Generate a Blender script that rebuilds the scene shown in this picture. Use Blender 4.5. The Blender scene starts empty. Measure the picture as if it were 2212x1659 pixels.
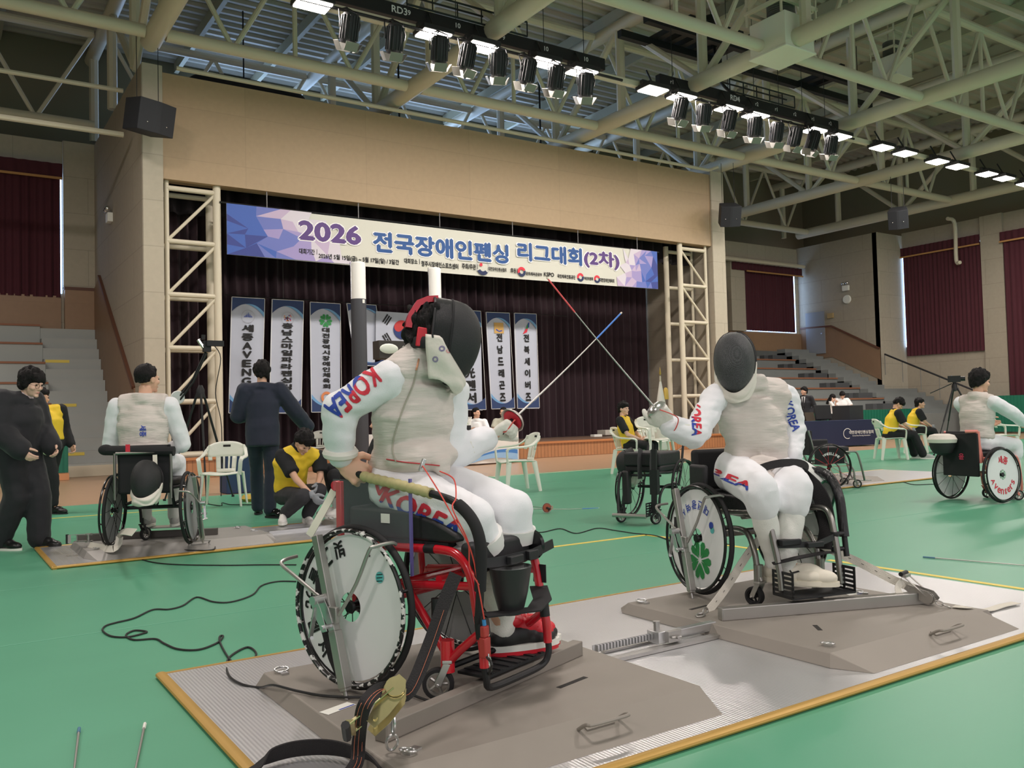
import bpy, bmesh, math, random
from mathutils import Vector, Matrix, noise
from mathutils.bvhtree import BVHTree
random.seed(7)
SC = bpy.context.scene
COL = SC.collection
V = Vector
R = math.radians
PI = math.pi

# ------------------------------------------------------------------ camera, world, exposure
CAM_H, FPX = 1.10, 1881.0
_y, _p, _r = R(33.69), R(2.1), R(-1.44)
_f = V((math.sin(_y) * math.cos(_p), math.cos(_y) * math.cos(_p), math.sin(_p)))
_r0 = V((math.cos(_y), -math.sin(_y), 0)); _u0 = _r0.cross(_f)
CR = _r0 * math.cos(_r) + _u0 * math.sin(_r)
CU = -_r0 * math.sin(_r) + _u0 * math.cos(_r)
CF = _f
cam_d = bpy.data.cameras.new('camera'); cam = bpy.data.objects.new('camera', cam_d); COL.objects.link(cam)
cam_d.sensor_fit = 'HORIZONTAL'; cam_d.sensor_width = 36.0; cam_d.lens = 36.0 * FPX / 2212.0
cam_d.clip_start = 0.05; cam_d.clip_end = 300
M = Matrix(((CR.x, CU.x, -CF.x, 0), (CR.y, CU.y, -CF.y, 0), (CR.z, CU.z, -CF.z, CAM_H), (0, 0, 0, 1)))
cam.matrix_world = M
SC.camera = cam
SC.view_settings.view_transform = 'Standard'; SC.view_settings.look = 'None'
SC.view_settings.gamma = 1.0; SC.view_settings.use_curve_mapping = False
SC.view_settings.exposure = 0.12
W = bpy.data.worlds.new('world'); SC.world = W; W.use_nodes = True
W.node_tree.nodes['Background'].inputs[0].default_value = (1.0, 0.93, 0.96, 1)
W.node_tree.nodes['Background'].inputs[1].default_value = 0.70
FLOOD_W, FILL_W = 74.0, 250.0       # hall floodlights in view / unseen fill lamps added overhead

def ray(px, py): return CF + CR * ((px - 1106) / FPX) - CU * ((py - 829.5) / FPX)
CO = V((0, 0, CAM_H))
def gz(px, py, z=0.0):
    d = ray(px, py); return CO + d * ((z - CAM_H) / d.z)
def gy(px, py, y):
    d = ray(px, py); return CO + d * (y / d.y)
def gx(px, py, x):
    d = ray(px, py); return CO + d * (x / d.x)
def gd(px, py, dep): return CO + ray(px, py) * dep

# ------------------------------------------------------------------ materials
def lin(c):
    return tuple(((x / 255.0) / 12.92 if x / 255.0 <= 0.04045 else ((x / 255.0 + 0.055) / 1.055) ** 2.4) for x in c)
MATS = {}
def mat(name, rgb, rough=0.6, metal=0.0, spec=0.5, vary=0.0, vscale=6.0, bump=0.0, bscale=60.0, bstretch=(1, 1, 1), emit=0.0, alpha=1.0, coat=0.0, sheen=0.0):
    if name in MATS: return MATS[name]
    m = bpy.data.materials.new(name); m.use_nodes = True
    nt = m.node_tree; b = nt.nodes['Principled BSDF']
    c = lin(rgb) + (1,)
    b.inputs['Base Color'].default_value = c
    b.inputs['Roughness'].default_value = rough; b.inputs['Metallic'].default_value = metal
    b.inputs['Specular IOR Level'].default_value = spec
    if coat: b.inputs['Coat Weight'].default_value = coat; b.inputs['Coat Roughness'].default_value = 0.15
    if sheen: b.inputs['Sheen Weight'].default_value = sheen
    if alpha < 1: b.inputs['Alpha'].default_value = alpha
    if emit:
        b.inputs['Emission Color'].default_value = c; b.inputs['Emission Strength'].default_value = emit
    if vary or bump:
        tc = nt.nodes.new('ShaderNodeTexCoord'); mp = nt.nodes.new('ShaderNodeMapping')
        nt.links.new(tc.outputs['Object'], mp.inputs['Vector']); mp.inputs['Scale'].default_value = bstretch
    if vary:
        n = nt.nodes.new('ShaderNodeTexNoise'); n.inputs['Scale'].default_value = vscale; n.inputs['Detail'].default_value = 4
        nt.links.new(mp.outputs[0], n.inputs['Vector'])
        mx = nt.nodes.new('ShaderNodeMix'); mx.data_type = 'RGBA'
        mx.inputs[6].default_value = tuple(max(0, x * (1 - vary)) for x in c[:3]) + (1,)
        mx.inputs[7].default_value = tuple(min(1, x * (1 + vary)) for x in c[:3]) + (1,)
        nt.links.new(n.outputs[0], mx.inputs[0]); nt.links.new(mx.outputs[2], b.inputs['Base Color'])
    if bump:
        n2 = nt.nodes.new('ShaderNodeTexNoise'); n2.inputs['Scale'].default_value = bscale; n2.inputs['Detail'].default_value = 3
        nt.links.new(mp.outputs[0], n2.inputs['Vector'])
        bp = nt.nodes.new('ShaderNodeBump'); bp.inputs['Strength'].default_value = bump; bp.inputs['Distance'].default_value = 0.01
        nt.links.new(n2.outputs[0], bp.inputs['Height']); nt.links.new(bp.outputs[0], b.inputs['Normal'])
    MATS[name] = m
    return m

def nodes_of(m): return m.node_tree, m.node_tree.nodes['Principled BSDF']
def mat_tiles(name, rgb, size, dark=0.75, gap=0.012, vary=0.06, axis='XZ', rough=0.8, offset=0.5, bump=0.25):
    """stone or timber panels with fine joints (brick texture in object space)"""
    m = mat(name, rgb, rough); nt, b = nodes_of(m)
    tc = nt.nodes.new('ShaderNodeTexCoord'); sp = nt.nodes.new('ShaderNodeSeparateXYZ'); cb = nt.nodes.new('ShaderNodeCombineXYZ')
    nt.links.new(tc.outputs['Object'], sp.inputs[0])
    nt.links.new(sp.outputs['XYZ'.index(axis[0])], cb.inputs[0]); nt.links.new(sp.outputs['XYZ'.index(axis[1])], cb.inputs[1])
    br = nt.nodes.new('ShaderNodeTexBrick'); br.offset = offset
    br.inputs['Scale'].default_value = 1.0; br.inputs['Brick Width'].default_value = size[0]; br.inputs['Row Height'].default_value = size[1]
    br.inputs['Mortar Size'].default_value = gap; br.inputs['Mortar Smooth'].default_value = 0.3
    c = lin(rgb)
    br.inputs['Color1'].default_value = tuple(x * (1 - vary) for x in c) + (1,)
    br.inputs['Color2'].default_value = tuple(min(1, x * (1 + vary)) for x in c) + (1,)
    br.inputs['Mortar'].default_value = tuple(x * dark for x in c) + (1,)
    nt.links.new(cb.outputs[0], br.inputs['Vector'])
    n = nt.nodes.new('ShaderNodeTexNoise'); n.inputs['Scale'].default_value = 9; n.inputs['Detail'].default_value = 6
    nt.links.new(tc.outputs['Object'], n.inputs['Vector'])
    mx = nt.nodes.new('ShaderNodeMix'); mx.data_type = 'RGBA'; mx.blend_type = 'MULTIPLY'; mx.inputs[0].default_value = 0.35
    nt.links.new(br.outputs[0], mx.inputs[6]); nt.links.new(n.outputs[1], mx.inputs[7])
    hs = nt.nodes.new('ShaderNodeMix'); hs.data_type = 'RGBA'; hs.inputs[0].default_value = 0.35
    nt.links.new(br.outputs[0], hs.inputs[6])
    rmp = nt.nodes.new('ShaderNodeMix'); rmp.data_type = 'RGBA'
    rmp.inputs[6].default_value = tuple(x * 0.72 for x in c) + (1,); rmp.inputs[7].default_value = tuple(min(1, x * 1.2) for x in c) + (1,)
    nt.links.new(n.outputs[0], rmp.inputs[0]); nt.links.new(rmp.outputs[2], hs.inputs[7])
    nt.links.new(hs.outputs[2], b.inputs['Base Color'])
    return m

# ------------------------------------------------------------------ mesh building
def frame_axes(d, up=None):
    d = d.normalized()
    u = V(up) if up is not None else (V((0, 0, 1)) if abs(d.z) < 0.95 else V((0, 1, 0)))
    s = d.cross(u)
    if s.length < 1e-6: s = d.cross(V((1, 0, 0)))
    s.normalize(); u = s.cross(d).normalized()
    return s, u
class MB:
    def __init__(s): s.v = []; s.f = []; s.m = []; s.cur = 0
    def add(s, vs, fs):
        o = len(s.v); s.v += [tuple(p) for p in vs]
        for f in fs: s.f.append(tuple(i + o for i in f)); s.m.append(s.cur)
        return s
    def box(s, c, size, rot=None):
        x, y, z = (k / 2 for k in size); c = V(c)
        ps = [V((i * x, j * y, k * z)) for i in (-1, 1) for j in (-1, 1) for k in (-1, 1)]
        if rot is not None: ps = [rot @ p for p in ps]
        return s.add([c + p for p in ps], [(0, 1, 3, 2), (4, 6, 7, 5), (0, 4, 5, 1), (2, 3, 7, 6), (0, 2, 6, 4), (1, 5, 7, 3)])
    def b2(s, a, b):
        return s.box([(p + q) / 2 for p, q in zip(a, b)], [abs(q - p) for p, q in zip(a, b)])
    def bar(s, a, b, w, h, up=None):
        a, b = V(a), V(b); sd, u = frame_axes(b - a, up); w /= 2; h /= 2
        ps = [p + sd * i * w + u * j * h for p in (a, b) for i, j in ((-1, -1), (1, -1), (1, 1), (-1, 1))]
        return s.add(ps, [(0, 1, 2, 3), (7, 6, 5, 4), (0, 4, 5, 1), (1, 5, 6, 2), (2, 6, 7, 3), (3, 7, 4, 0)])
    def tube(s, pts, r, n=8, closed=False, flat=None, up=None, cap=True):
        pts = [V(p) for p in pts]; N = len(pts)
        rs = r if isinstance(r, (list, tuple)) else [r] * N
        tang = []
        for i in range(N):
            if closed: t = pts[(i + 1) % N] - pts[i - 1]
            else: t = pts[min(i + 1, N - 1)] - pts[max(i - 1, 0)]
            tang.append(t.normalized() if t.length > 1e-9 else V((0, 0, 1)))
        sd, u = frame_axes(tang[0], up); rings = []
        for i in range(N):
            t = tang[i]
            if up is not None: sd, u = frame_axes(t, up)
            else:
                sd = (sd - t * sd.dot(t)); sd = sd.normalized() if sd.length > 1e-6 else frame_axes(t)[0]; u = sd.cross(t) * -1; u.normalize()
            fx, fy = (flat if flat else (1, 1))
            rings.append([pts[i] + sd * math.cos(2 * PI * k / n) * rs[i] * fx + u * math.sin(2 * PI * k / n) * rs[i] * fy for k in range(n)])
        vs = [p for rg in rings for p in rg]; fs = []
        for i in range(N if closed else N - 1):
            j = (i + 1) % N
            for k in range(n): fs.append((i * n + k, i * n + (k + 1) % n, j * n + (k + 1) % n, j * n + k))
        if not closed and cap: fs += [tuple(range(n))[::-1], tuple((N - 1) * n + k for k in range(n))]
        return s.add(vs, fs)
    def ribbon(s, pts, w, th, up):
        """flat strap: pts centre line, w wide across 'up x tangent', th thick"""
        pts = [V(p) for p in pts]; N = len(pts); vs = []; fs = []
        for i in range(N):
            t = (pts[min(i + 1, N - 1)] - pts[max(i - 1, 0)]).normalized()
            uu = V(up[i]) if isinstance(up, list) else V(up)
            sd = uu.cross(t); sd = sd.normalized() if sd.length > 1e-6 else V((1, 0, 0)); nn = t.cross(sd).normalized()
            for a, b in ((-1, -1), (1, -1), (1, 1), (-1, 1)): vs.append(pts[i] + sd * a * w / 2 + nn * b * th / 2)
        for i in range(N - 1):
            for k in range(4): fs.append((i * 4 + k, i * 4 + (k + 1) % 4, i * 4 + 4 + (k + 1) % 4, i * 4 + 4 + k))
        fs += [(3, 2, 1, 0), tuple((N - 1) * 4 + k for k in range(4))]
        return s.add(vs, fs)
    def lathe(s, prof, n=24, Mx=None, axis='Z'):
        if abs(prof[0][0] - prof[-1][0]) + abs(prof[0][1] - prof[-1][1]) < 1e-6: prof = list(prof[:-1]) + [prof[0]]
        vs = []; fs = []; N = len(prof)
        for r, z in prof:
            for k in range(n):
                a = 2 * PI * k / n
                p = V((r * math.cos(a), r * math.sin(a), z)) if axis == 'Z' else V((z, r * math.cos(a), r * math.sin(a)))
                vs.append(Mx @ p if Mx is not None else p)
        for i in range(N - 1):
            for k in range(n): fs.append((i * n + k, i * n + (k + 1) % n, (i + 1) * n + (k + 1) % n, (i + 1) * n + k))
        if prof[0][0] > 1e-6 and prof[0] != prof[-1]: fs.append(tuple(range(n))[::-1])
        if prof[-1][0] > 1e-6 and prof[0] != prof[-1]: fs.append(tuple((N - 1) * n + k for k in range(n)))
        return s.add(vs, fs)
    def prism(s, poly, h, Mx=None):
        n = len(poly)
        vs = [V((x, y, 0)) for x, y in poly] + [V((x, y, h)) for x, y in poly]
        if Mx is not None: vs = [Mx @ p for p in vs]
        return s.add(vs, [tuple(range(n))[::-1], tuple(range(n, 2 * n))] + [(i, (i + 1) % n, n + (i + 1) % n, n + i) for i in range(n)])
    def ell(s, c, r, rot=None, nu=14, nv=9):
        c = V(c); r = (r, r, r) if not isinstance(r, (tuple, list)) else r; vs = []; fs = []
        for i in range(nv + 1):
            th = PI * i / nv
            for k in range(nu):
                a = 2 * PI * k / nu
                p = V((r[0] * math.sin(th) * math.cos(a), r[1] * math.sin(th) * math.sin(a), r[2] * math.cos(th)))
                vs.append(c + (rot @ p if rot is not None else p))
        for i in range(nv):
            for k in range(nu): fs.append((i * nu + k, (i + 1) * nu + k, (i + 1) * nu + (k + 1) % nu, i * nu + (k + 1) % nu))
        return s.add(vs, fs)
    def loft(s, rings, n=20):
        """rings: (centre, side vector, front vector) ellipses"""
        vs = []; fs = []; N = len(rings)
        for c, a, b in rings:
            for k in range(n): vs.append(V(c) + V(a) * math.cos(2 * PI * k / n) + V(b) * math.sin(2 * PI * k / n))
        for i in range(N - 1):
            for k in range(n): fs.append((i * n + k, i * n + (k + 1) % n, (i + 1) * n + (k + 1) % n, (i + 1) * n + k))
        fs += [tuple(range(n))[::-1], tuple((N - 1) * n + k for k in range(n))]
        return s.add(vs, fs)
    def grid(s, fn, nu, nv):
        vs = [fn(i / nu, j / nv) for j in range(nv + 1) for i in range(nu + 1)]; w = nu + 1
        return s.add(vs, [(j * w + i, j * w + i + 1, (j + 1) * w + i + 1, (j + 1) * w + i) for j in range(nv) for i in range(nu)])
    def mesh(s, name):
        me = bpy.data.meshes.new(name); me.from_pydata(s.v, [], s.f); me.update()
        return me
    def build(s, name, m, parent=None, smooth=35, bevel=0.0, recalc=True, solid=0.0):
        me = s.mesh(name)
        ms = m if isinstance(m, (list, tuple)) else [m]
        for x in ms: me.materials.append(x)
        if len(ms) > 1: me.polygons.foreach_set('material_index', s.m)
        if recalc:
            bm = bmesh.new(); bm.from_mesh(me); bmesh.ops.recalc_face_normals(bm, faces=bm.faces); bm.to_mesh(me); bm.free()
        if smooth:
            me.polygons.foreach_set('use_smooth', [True] * len(me.polygons)); me.set_sharp_from_angle(angle=R(smooth))
        o = link(name, me, parent)
        if bevel:
            b = o.modifiers.new('bevel', 'BEVEL'); b.width = bevel; b.segments = 2; b.limit_method = 'ANGLE'; b.angle_limit = R(40)
        if solid:
            b = o.modifiers.new('solid', 'SOLIDIFY'); b.thickness = solid; b.offset = 0
        return o
def link(name, me, parent=None):
    o = bpy.data.objects.new(name, me); COL.objects.link(o)
    if parent is not None: o.parent = parent
    return o
def evaluated_mesh(o):
    dg = bpy.context.evaluated_depsgraph_get(); dg.update()
    return bpy.data.meshes.new_from_object(o.evaluated_get(dg))
def fuse_mesh(mb, voxel, smooth_it=4, name='m'):
    """one continuous skin grown round overlapping shapes"""
    me = mb.mesh(name)
    bm = bmesh.new(); bm.from_mesh(me); bmesh.ops.recalc_face_normals(bm, faces=bm.faces); bm.to_mesh(me); bm.free()
    o = link('tmp', me)
    r = o.modifiers.new('r', 'REMESH'); r.mode = 'VOXEL'; r.voxel_size = voxel; r.use_smooth_shade = True
    if smooth_it:
        k = o.modifiers.new('s', 'SMOOTH'); k.factor = 0.5; k.iterations = smooth_it
    out = evaluated_mesh(o); bpy.data.objects.remove(o); bpy.data.meshes.remove(me)
    return out
def crease(me, amp, scale, stretch=(1, 1, 1), seed=0.0, mask=None):
    """cloth folds: displace along normals with stretched noise"""
    ns = [v.normal.copy() for v in me.vertices]
    for v, nn in zip(me.vertices, ns):
        p = V((v.co.x * stretch[0], v.co.y * stretch[1], v.co.z * stretch[2])) * scale + V((seed, seed * 1.7, 0))
        a = noise.noise(p) + 0.5 * noise.noise(p * 2.1)
        k = mask(v.co) if mask else 1.0
        v.co += nn * (amp * a * k)
    me.update()
def join_meshes(name, mes):
    out = bpy.data.meshes.new(name); vs = []; fs = []
    for me in mes:
        o = len(vs); vs += [tuple(v.co) for v in me.vertices]; fs += [tuple(i + o for i in p.vertices) for p in me.polygons]
    out.from_pydata(vs, [], fs); out.polygons.foreach_set('use_smooth', [True] * len(fs)); out.update()
    return out
def obj_from(name, me, m, parent=None):
    me.materials.clear(); me.materials.append(m)
    me.polygons.foreach_set('use_smooth', [True] * len(me.polygons))
    me.name = name
    return link(name, me, parent)

# ------------------------------------------------------------------ things and parts
def tag(o, label, cat, group=None, kind=None):
    if label: o['label'] = label
    if cat: o['category'] = cat
    if group: o['group'] = group
    if kind: o['kind'] = kind
    return o
def thing(name, label, cat, loc=(0, 0, 0), rz=0.0, group=None):
    o = bpy.data.objects.new(name, None); COL.objects.link(o); o.empty_display_size = 0.1
    o.location = loc; o.rotation_euler = (0, 0, rz)
    return tag(o, label, cat, group)
def struct(o): o['kind'] = 'structure'; return o
def dup(root, loc=None, rot=None, label=None, group=None, scale=None):
    r = root.copy(); COL.objects.link(r)
    if loc is not None: r.location = loc
    if rot is not None: r.rotation_euler = rot
    if scale is not None: r.scale = scale
    if label: r['label'] = label
    if group: r['group'] = group
    for ch in list(root.children):
        c = ch.copy(); COL.objects.link(c); c.parent = r
        for g in list(ch.children):
            d = g.copy(); COL.objects.link(d); d.parent = c
    return r

# ------------------------------------------------------------------ lettering
def text_mesh(body, size=1.0, bold=0.0, extrude=0.0, res=3, sx=1.0):
    cu = bpy.data.curves.new('t', 'FONT'); cu.body = body; cu.size = size; cu.extrude = extrude
    cu.resolution_u = res; cu.align_x = 'LEFT'
    o = bpy.data.objects.new('t', cu); COL.objects.link(o)
    me = evaluated_mesh(o); bpy.data.objects.remove(o); bpy.data.curves.remove(cu)
    if bold and len(me.vertices):     # heavier strokes: the glyphs again, shifted a little each way
        b = bold * size; vs = [v.co.copy() for v in me.vertices]; fs = [tuple(p.vertices) for p in me.polygons]; nv = len(vs); allv = []; allf = []
        ks = ((0, 0), (b, 0), (-b, 0), (0, b), (0, -b)) if bold < .06 else tuple((b * math.cos(i * PI / 5), b * math.sin(i * PI / 5)) for i in range(10))
        for i, (dx, dy) in enumerate(ks):
            allv += [(v.x + dx, v.y + dy, i * .00012) for v in vs]; allf += [tuple(j + i * nv for j in f) for f in fs]
        me.clear_geometry(); me.from_pydata(allv, [], allf); me.update()
    xs = [v.co.x for v in me.vertices]; ys = [v.co.y for v in me.vertices]
    if xs:
        cx, cy = (min(xs) + max(xs)) / 2, (min(ys) + max(ys)) / 2
        for v in me.vertices: v.co.x = (v.co.x - cx) * sx; v.co.y -= cy
    return me
def tdims(me):
    xs = [v.co.x for v in me.vertices]; ys = [v.co.y for v in me.vertices]
    return max(xs) - min(xs), max(ys) - min(ys)
class Letters:
    """collects glyph meshes, each placed with a matrix, into one lettering mesh"""
    def __init__(s): s.v = []; s.f = []; s.m = []; s.cur = 0
    def put(s, body, Mx, w=None, h=None, bold=0.02, sx=1.0):
        me = text_mesh(body, 1.0, bold)
        if not me.vertices: return s
        tw, th = tdims(me); kx = ky = 1.0
        if w and h: kx, ky = w / tw, h / th
        elif w: kx = ky = w / tw
        elif h: kx = ky = h / th
        o = len(s.v)
        for v in me.vertices: s.v.append(tuple(Mx @ V((v.co.x * kx * sx, v.co.y * ky, v.co.z))))
        for p in me.polygons: s.f.append(tuple(i + o for i in p.vertices)); s.m.append(s.cur)
        bpy.data.meshes.remove(me); return s
    def poly(s, pts, Mx):
        o = len(s.v); s.v += [tuple(Mx @ V((x, y, 0))) for x, y in pts]; s.f.append(tuple(range(o, o + len(pts)))); s.m.append(s.cur); return s
    def disc(s, c, r, Mx, n=20, a0=0, a1=2 * PI, r0=0.0):
        if r0 <= 0: 
            pts = [(c[0] + r * math.cos(a0 + (a1 - a0) * k / n), c[1] + r * math.sin(a0 + (a1 - a0) * k / n)) for k in range(n + (0 if a1 - a0 > 6.2 else 1))]
            return s.poly(pts, Mx)
        for k in range(n):
            t, u = a0 + (a1 - a0) * k / n, a0 + (a1 - a0) * (k + 1) / n
            s.poly([(c[0] + q * math.cos(w), c[1] + q * math.sin(w)) for q, w in ((r0, t), (r, t), (r, u), (r0, u))], Mx)
        return s
    def build(s, name, m, parent=None):
        me = bpy.data.meshes.new(name); me.from_pydata(s.v, [], s.f); me.update()
        ms = m if isinstance(m, (list, tuple)) else [m]
        for x in ms: me.materials.append(x)
        if len(ms) > 1: me.polygons.foreach_set('material_index', s.m)
        return link(name, me, parent)
def plane_mx(o, xdir, ydir):
    x = V(xdir).normalized(); y = V(ydir).normalized(); z = x.cross(y)
    return Matrix(((x.x, y.x, z.x, o[0]), (x.y, y.y, z.y, o[1]), (x.z, y.z, z.z, o[2]), (0, 0, 0, 1)))
def bvh_of(o):
    dg = bpy.context.evaluated_depsgraph_get(); dg.update()
    me = bpy.data.meshes.new_from_object(o.evaluated_get(dg)); mw = o.matrix_world
    t = BVHTree.FromPolygons([mw @ v.co for v in me.vertices], [tuple(p.vertices) for p in me.polygons])
    bpy.data.meshes.remove(me); return t
def wrap_text(name, body, tree, Mx, h, mats, parent, split=None, off=0.003, bold=0.03, shear=0.0, sx=1.0, cuts=3, skip=None):
    """printed lettering laid on a curved surface; split(x,y) picks the ink"""
    me = text_mesh(body, 1.0, bold); tw, th = tdims(me); k = h / th
    bm = bmesh.new(); bm.from_mesh(me); bpy.data.meshes.remove(me)
    bmesh.ops.triangulate(bm, faces=bm.faces)
    for _ in range(cuts):
        es = [e for e in bm.edges if e.calc_length() * k > 0.018]
        if not es: break
        bmesh.ops.subdivide_edges(bm, edges=es, cuts=1); bmesh.ops.triangulate(bm, faces=bm.faces)
    nrm = (Mx.to_3x3() @ V((0, 0, 1))).normalized(); inv = parent.matrix_world.inverted() if parent else Matrix()
    for f in bm.faces:
        c = f.calc_center_median(); f.material_index = split(c.x / tw, c.y / th) if split else 0
    dead = []
    for v in bm.verts:
        p = Mx @ V(((v.co.x + shear * v.co.y) * k * sx, v.co.y * k, 0))
        hit = tree.ray_cast(p + nrm * 0.25, -nrm, 0.6)
        if hit[0] is None: dead.append(v); q = p
        else: q = hit[0] + hit[1] * (off + v.co.z) if hit[1].dot(nrm) > 0 else hit[0] - hit[1] * (off + v.co.z)
        v.co = inv @ q
    if dead: bmesh.ops.delete(bm, geom=dead, context='VERTS')
    me = bpy.data.meshes.new(name); bm.to_mesh(me); bm.free()
    for m in mats: me.materials.append(m)
    return link(name, me, parent)
def smooth_path(pts, n=8, closed=False):
    """Catmull-Rom through points"""
    P = [V(p) for p in pts]; out = []
    N = len(P)
    for i in range(N if closed else N - 1):
        if closed: a, b, c, d = P[i - 1], P[i], P[(i + 1) % N], P[(i + 2) % N]
        else: a, b, c, d = P[max(i - 1, 0)], P[i], P[i + 1], P[min(i + 2, N - 1)]
        for k in range(n):
            t = k / n
            out.append(0.5 * ((2 * b) + (c - a) * t + (2 * a - 5 * b + 4 * c - d) * t * t + (3 * b - a - 3 * c + d) * t ** 3))
    if not closed: out.append(P[-1])
    return out
# ================================================================== THE HALL
m_green = mat('green_vinyl', (90, 163, 130), 0.38, spec=0.42, vary=0.07, vscale=0.9, bump=0.05, bscale=5, bstretch=(0.35, 1.6, 1))
m_yellow = mat('yellow_tape', (232, 208, 92), 0.5)
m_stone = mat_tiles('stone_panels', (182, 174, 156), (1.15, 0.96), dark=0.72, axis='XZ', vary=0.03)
m_stone_y = mat_tiles('stone_panels_shaded', (166, 157, 141), (2.1, 0.96), dark=0.72, axis='YZ', vary=0.03)  # same stone for side faces, shade put into a darker colour
m_pros = mat_tiles('proscenium_timber', (172, 148, 116), (2.88, 1.12), dark=0.8, gap=0.008, vary=0.06, axis='XZ', rough=0.55, offset=0)
m_wains = mat_tiles('wainscot_timber', (152, 122, 94), (1.9, 0.62), dark=0.85, gap=0.006, vary=0.05, axis='XZ', rough=0.5)
m_wains_y = mat('wainscot_timber_side', (138, 110, 86), 0.5, vary=0.1, vscale=3)
m_trim = mat('dark_timber_trim', (98, 62, 46), 0.5)
m_court = mat_tiles('court_timber', (180, 148, 118), (1.8, 0.075), dark=0.86, gap=0.002, vary=0.05, axis='XY', rough=0.32)
m_stagefl = mat_tiles('stage_boards', (128, 104, 88), (1.8, 0.09), dark=0.8, gap=0.003, axis='XY', rough=0.35)
m_slat = mat_tiles('stage_slats', (176, 124, 84), (0.11, 3.0), dark=0.45, gap=0.012, axis='XZ', rough=0.5, offset=0)
m_pipe = mat('cream_steel', (212, 204, 182), 0.5, vary=0.04, vscale=2)
m_deck = mat('roof_deck', (184, 178, 164), 0.65, vary=0.06, vscale=1.5)
m_purlin = mat('purlin_steel', (176, 172, 148), 0.6)
m_upper = mat('upper_wall', (126, 122, 102), 0.8, vary=0.05, vscale=1)
m_curtain = mat('stage_curtain_velvet', (50, 32, 39), 0.9, sheen=0.08, vary=0.12, vscale=3)
m_black_curt = mat('stage_border_black', (28, 21, 25), 0.9)
m_maroon = mat('maroon_drape', (74, 26, 38), 0.85, sheen=0.06, vary=0.1, vscale=3)
m_gold_fr = mat('gold_fringe', (186, 138, 84), 0.7)
m_grey_step = mat('grey_concrete_paint', (172, 176, 172), 0.75, vary=0.05, vscale=2)  # left stand: paint lightened to make up for weak light
m_grey_step_dim = mat('grey_concrete_dimmed', (132, 136, 134), 0.75, vary=0.05, vscale=2)  # right stand: same paint darkened to offset the strong lamps
m_step_dark = mat('dark_step_paint', (84, 86, 88), 0.75)
m_nosing = mat('timber_nosing', (150, 100, 72), 0.6)
m_daylight = mat('daylit_glass', (170, 205, 255), 0.3, emit=5.0)
m_black = mat('black_metal', (26, 27, 30), 0.5)
m_blackm = mat('black_matte', (30, 30, 33), 0.8)
m_white = mat('white_paint', (236, 236, 228), 0.45)
m_green_pad = mat('green_fence_sheet', (24, 112, 88), 0.55)
m_chrome = mat('chrome', (215, 215, 215), 0.18, metal=1.0)
m_grey_m = mat('grey_door_paint', (140, 142, 146), 0.5)

# ---- floors
struct(MB().b2((-16, -9, -0.2), (40, 30, -0.004)).build('floor', m_court, smooth=0))
gm = thing('sports_mat', 'green vinyl sports mat rolled out over the timber court', 'floor mat')
MB().b2((-14, -8, -0.003), (34.1, 13.62, 0.0)).build('vinyl_sheet', m_green, gm, smooth=0)
def tape(a, b, w=0.05):
    MB().bar((a[0], a[1], 0.0015), (b[0], b[1], 0.0015), w, 0.002).build('boundary_tape', m_yellow, gm, smooth=0)
def tp(p, q): tape(gz(*p), gz(*q))
m_seam = mat('mat_seam', (106, 176, 146), .5)
for y in (-1.2, .7, 5.15, 6.9, 9.6, 11.4): MB().b2((-14, y - .006, .0004), (34.1, y + .006, .0012)).build('sheet_seam', m_seam, gm, smooth=0)
tp((1130, 1190), (1395, 1156)); tp((1395, 1156), (1480, 1166)); tp((1570, 1178), (1640, 1188)); tp((1790, 1210), (2300, 1286))
tp((60, 1124), (440, 1096))
MB().bar(gz(1060, 1030, .002), gz(1400, 1006, .002), 0.05, 0.002).build('edge_tape', mat('pale_tape', (226, 214, 180), 0.5), gm, smooth=0)

# ---- proscenium, stage and side walls
struct(MB().b2((4.0, 19.0, 6.25), (20.3, 19.35, 8.5)).build('wall_front', m_pros, smooth=0))
struct(MB().b2((3.62, 18.95, 0), (4.02, 25.4, 8.62)).build('wall_front_left', m_stone, smooth=0))
struct(MB().b2((20.3, 18.95, 0), (20.85, 25.4, 8.62)).build('wall_front_right', m_stone, smooth=0))
# side faces of the two stage walls get the long stone courses, darkened for shade
for nm, x in (('trim_11', 3.612), ('trim_12', 20.292)):
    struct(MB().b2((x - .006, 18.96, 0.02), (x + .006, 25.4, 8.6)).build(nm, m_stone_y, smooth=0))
st = MB().b2((4.02, 18.4, -0.01), (20.29, 27.0, 0.40)).build('stage', m_stagefl, smooth=0); struct(st); st.name = 'floor_stage'
struct(MB().b2((4.02, 18.36, 0.0), (20.29, 18.41, 0.36)).build('trim_1', m_slat, smooth=0))
struct(MB().b2((4.02, 18.33, 0.36), (20.29, 18.45, 0.415)).build('trim_2', mat('stage_edge', (186, 124, 78), 0.4), smooth=0))
def pleats(x0, x1, y, z0, z1, n, amp=0.07, axis='X', seed=1):
    rnd = random.Random(seed); ph = [rnd.uniform(0.6, 1.3) for _ in range(n + 2)]
    def fn(u, v):
        t = u * n; k = int(t); f = math.sin(t * 2 * PI) * amp * ph[min(k, n)] * (0.75 + 0.25 * (1 - v)) + 0.4 * amp * math.sin(t * 4.7)
        q = x0 + (x1 - x0) * u
        return V((q, y + f, z0 + (z1 - z0) * v)) if axis == 'X' else V((y + f, q, z0 + (z1 - z0) * v))
    return MB().grid(fn, n * 6, 4)
bc = pleats(4.05, 20.25, 22.0, 0.41, 7.5, 62, 0.09, seed=3).build('stage_curtain', m_curtain, smooth=60, recalc=False)
tag(bc, 'wide dark maroon velvet curtain hanging across the back of the stage', 'curtain')
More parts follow.
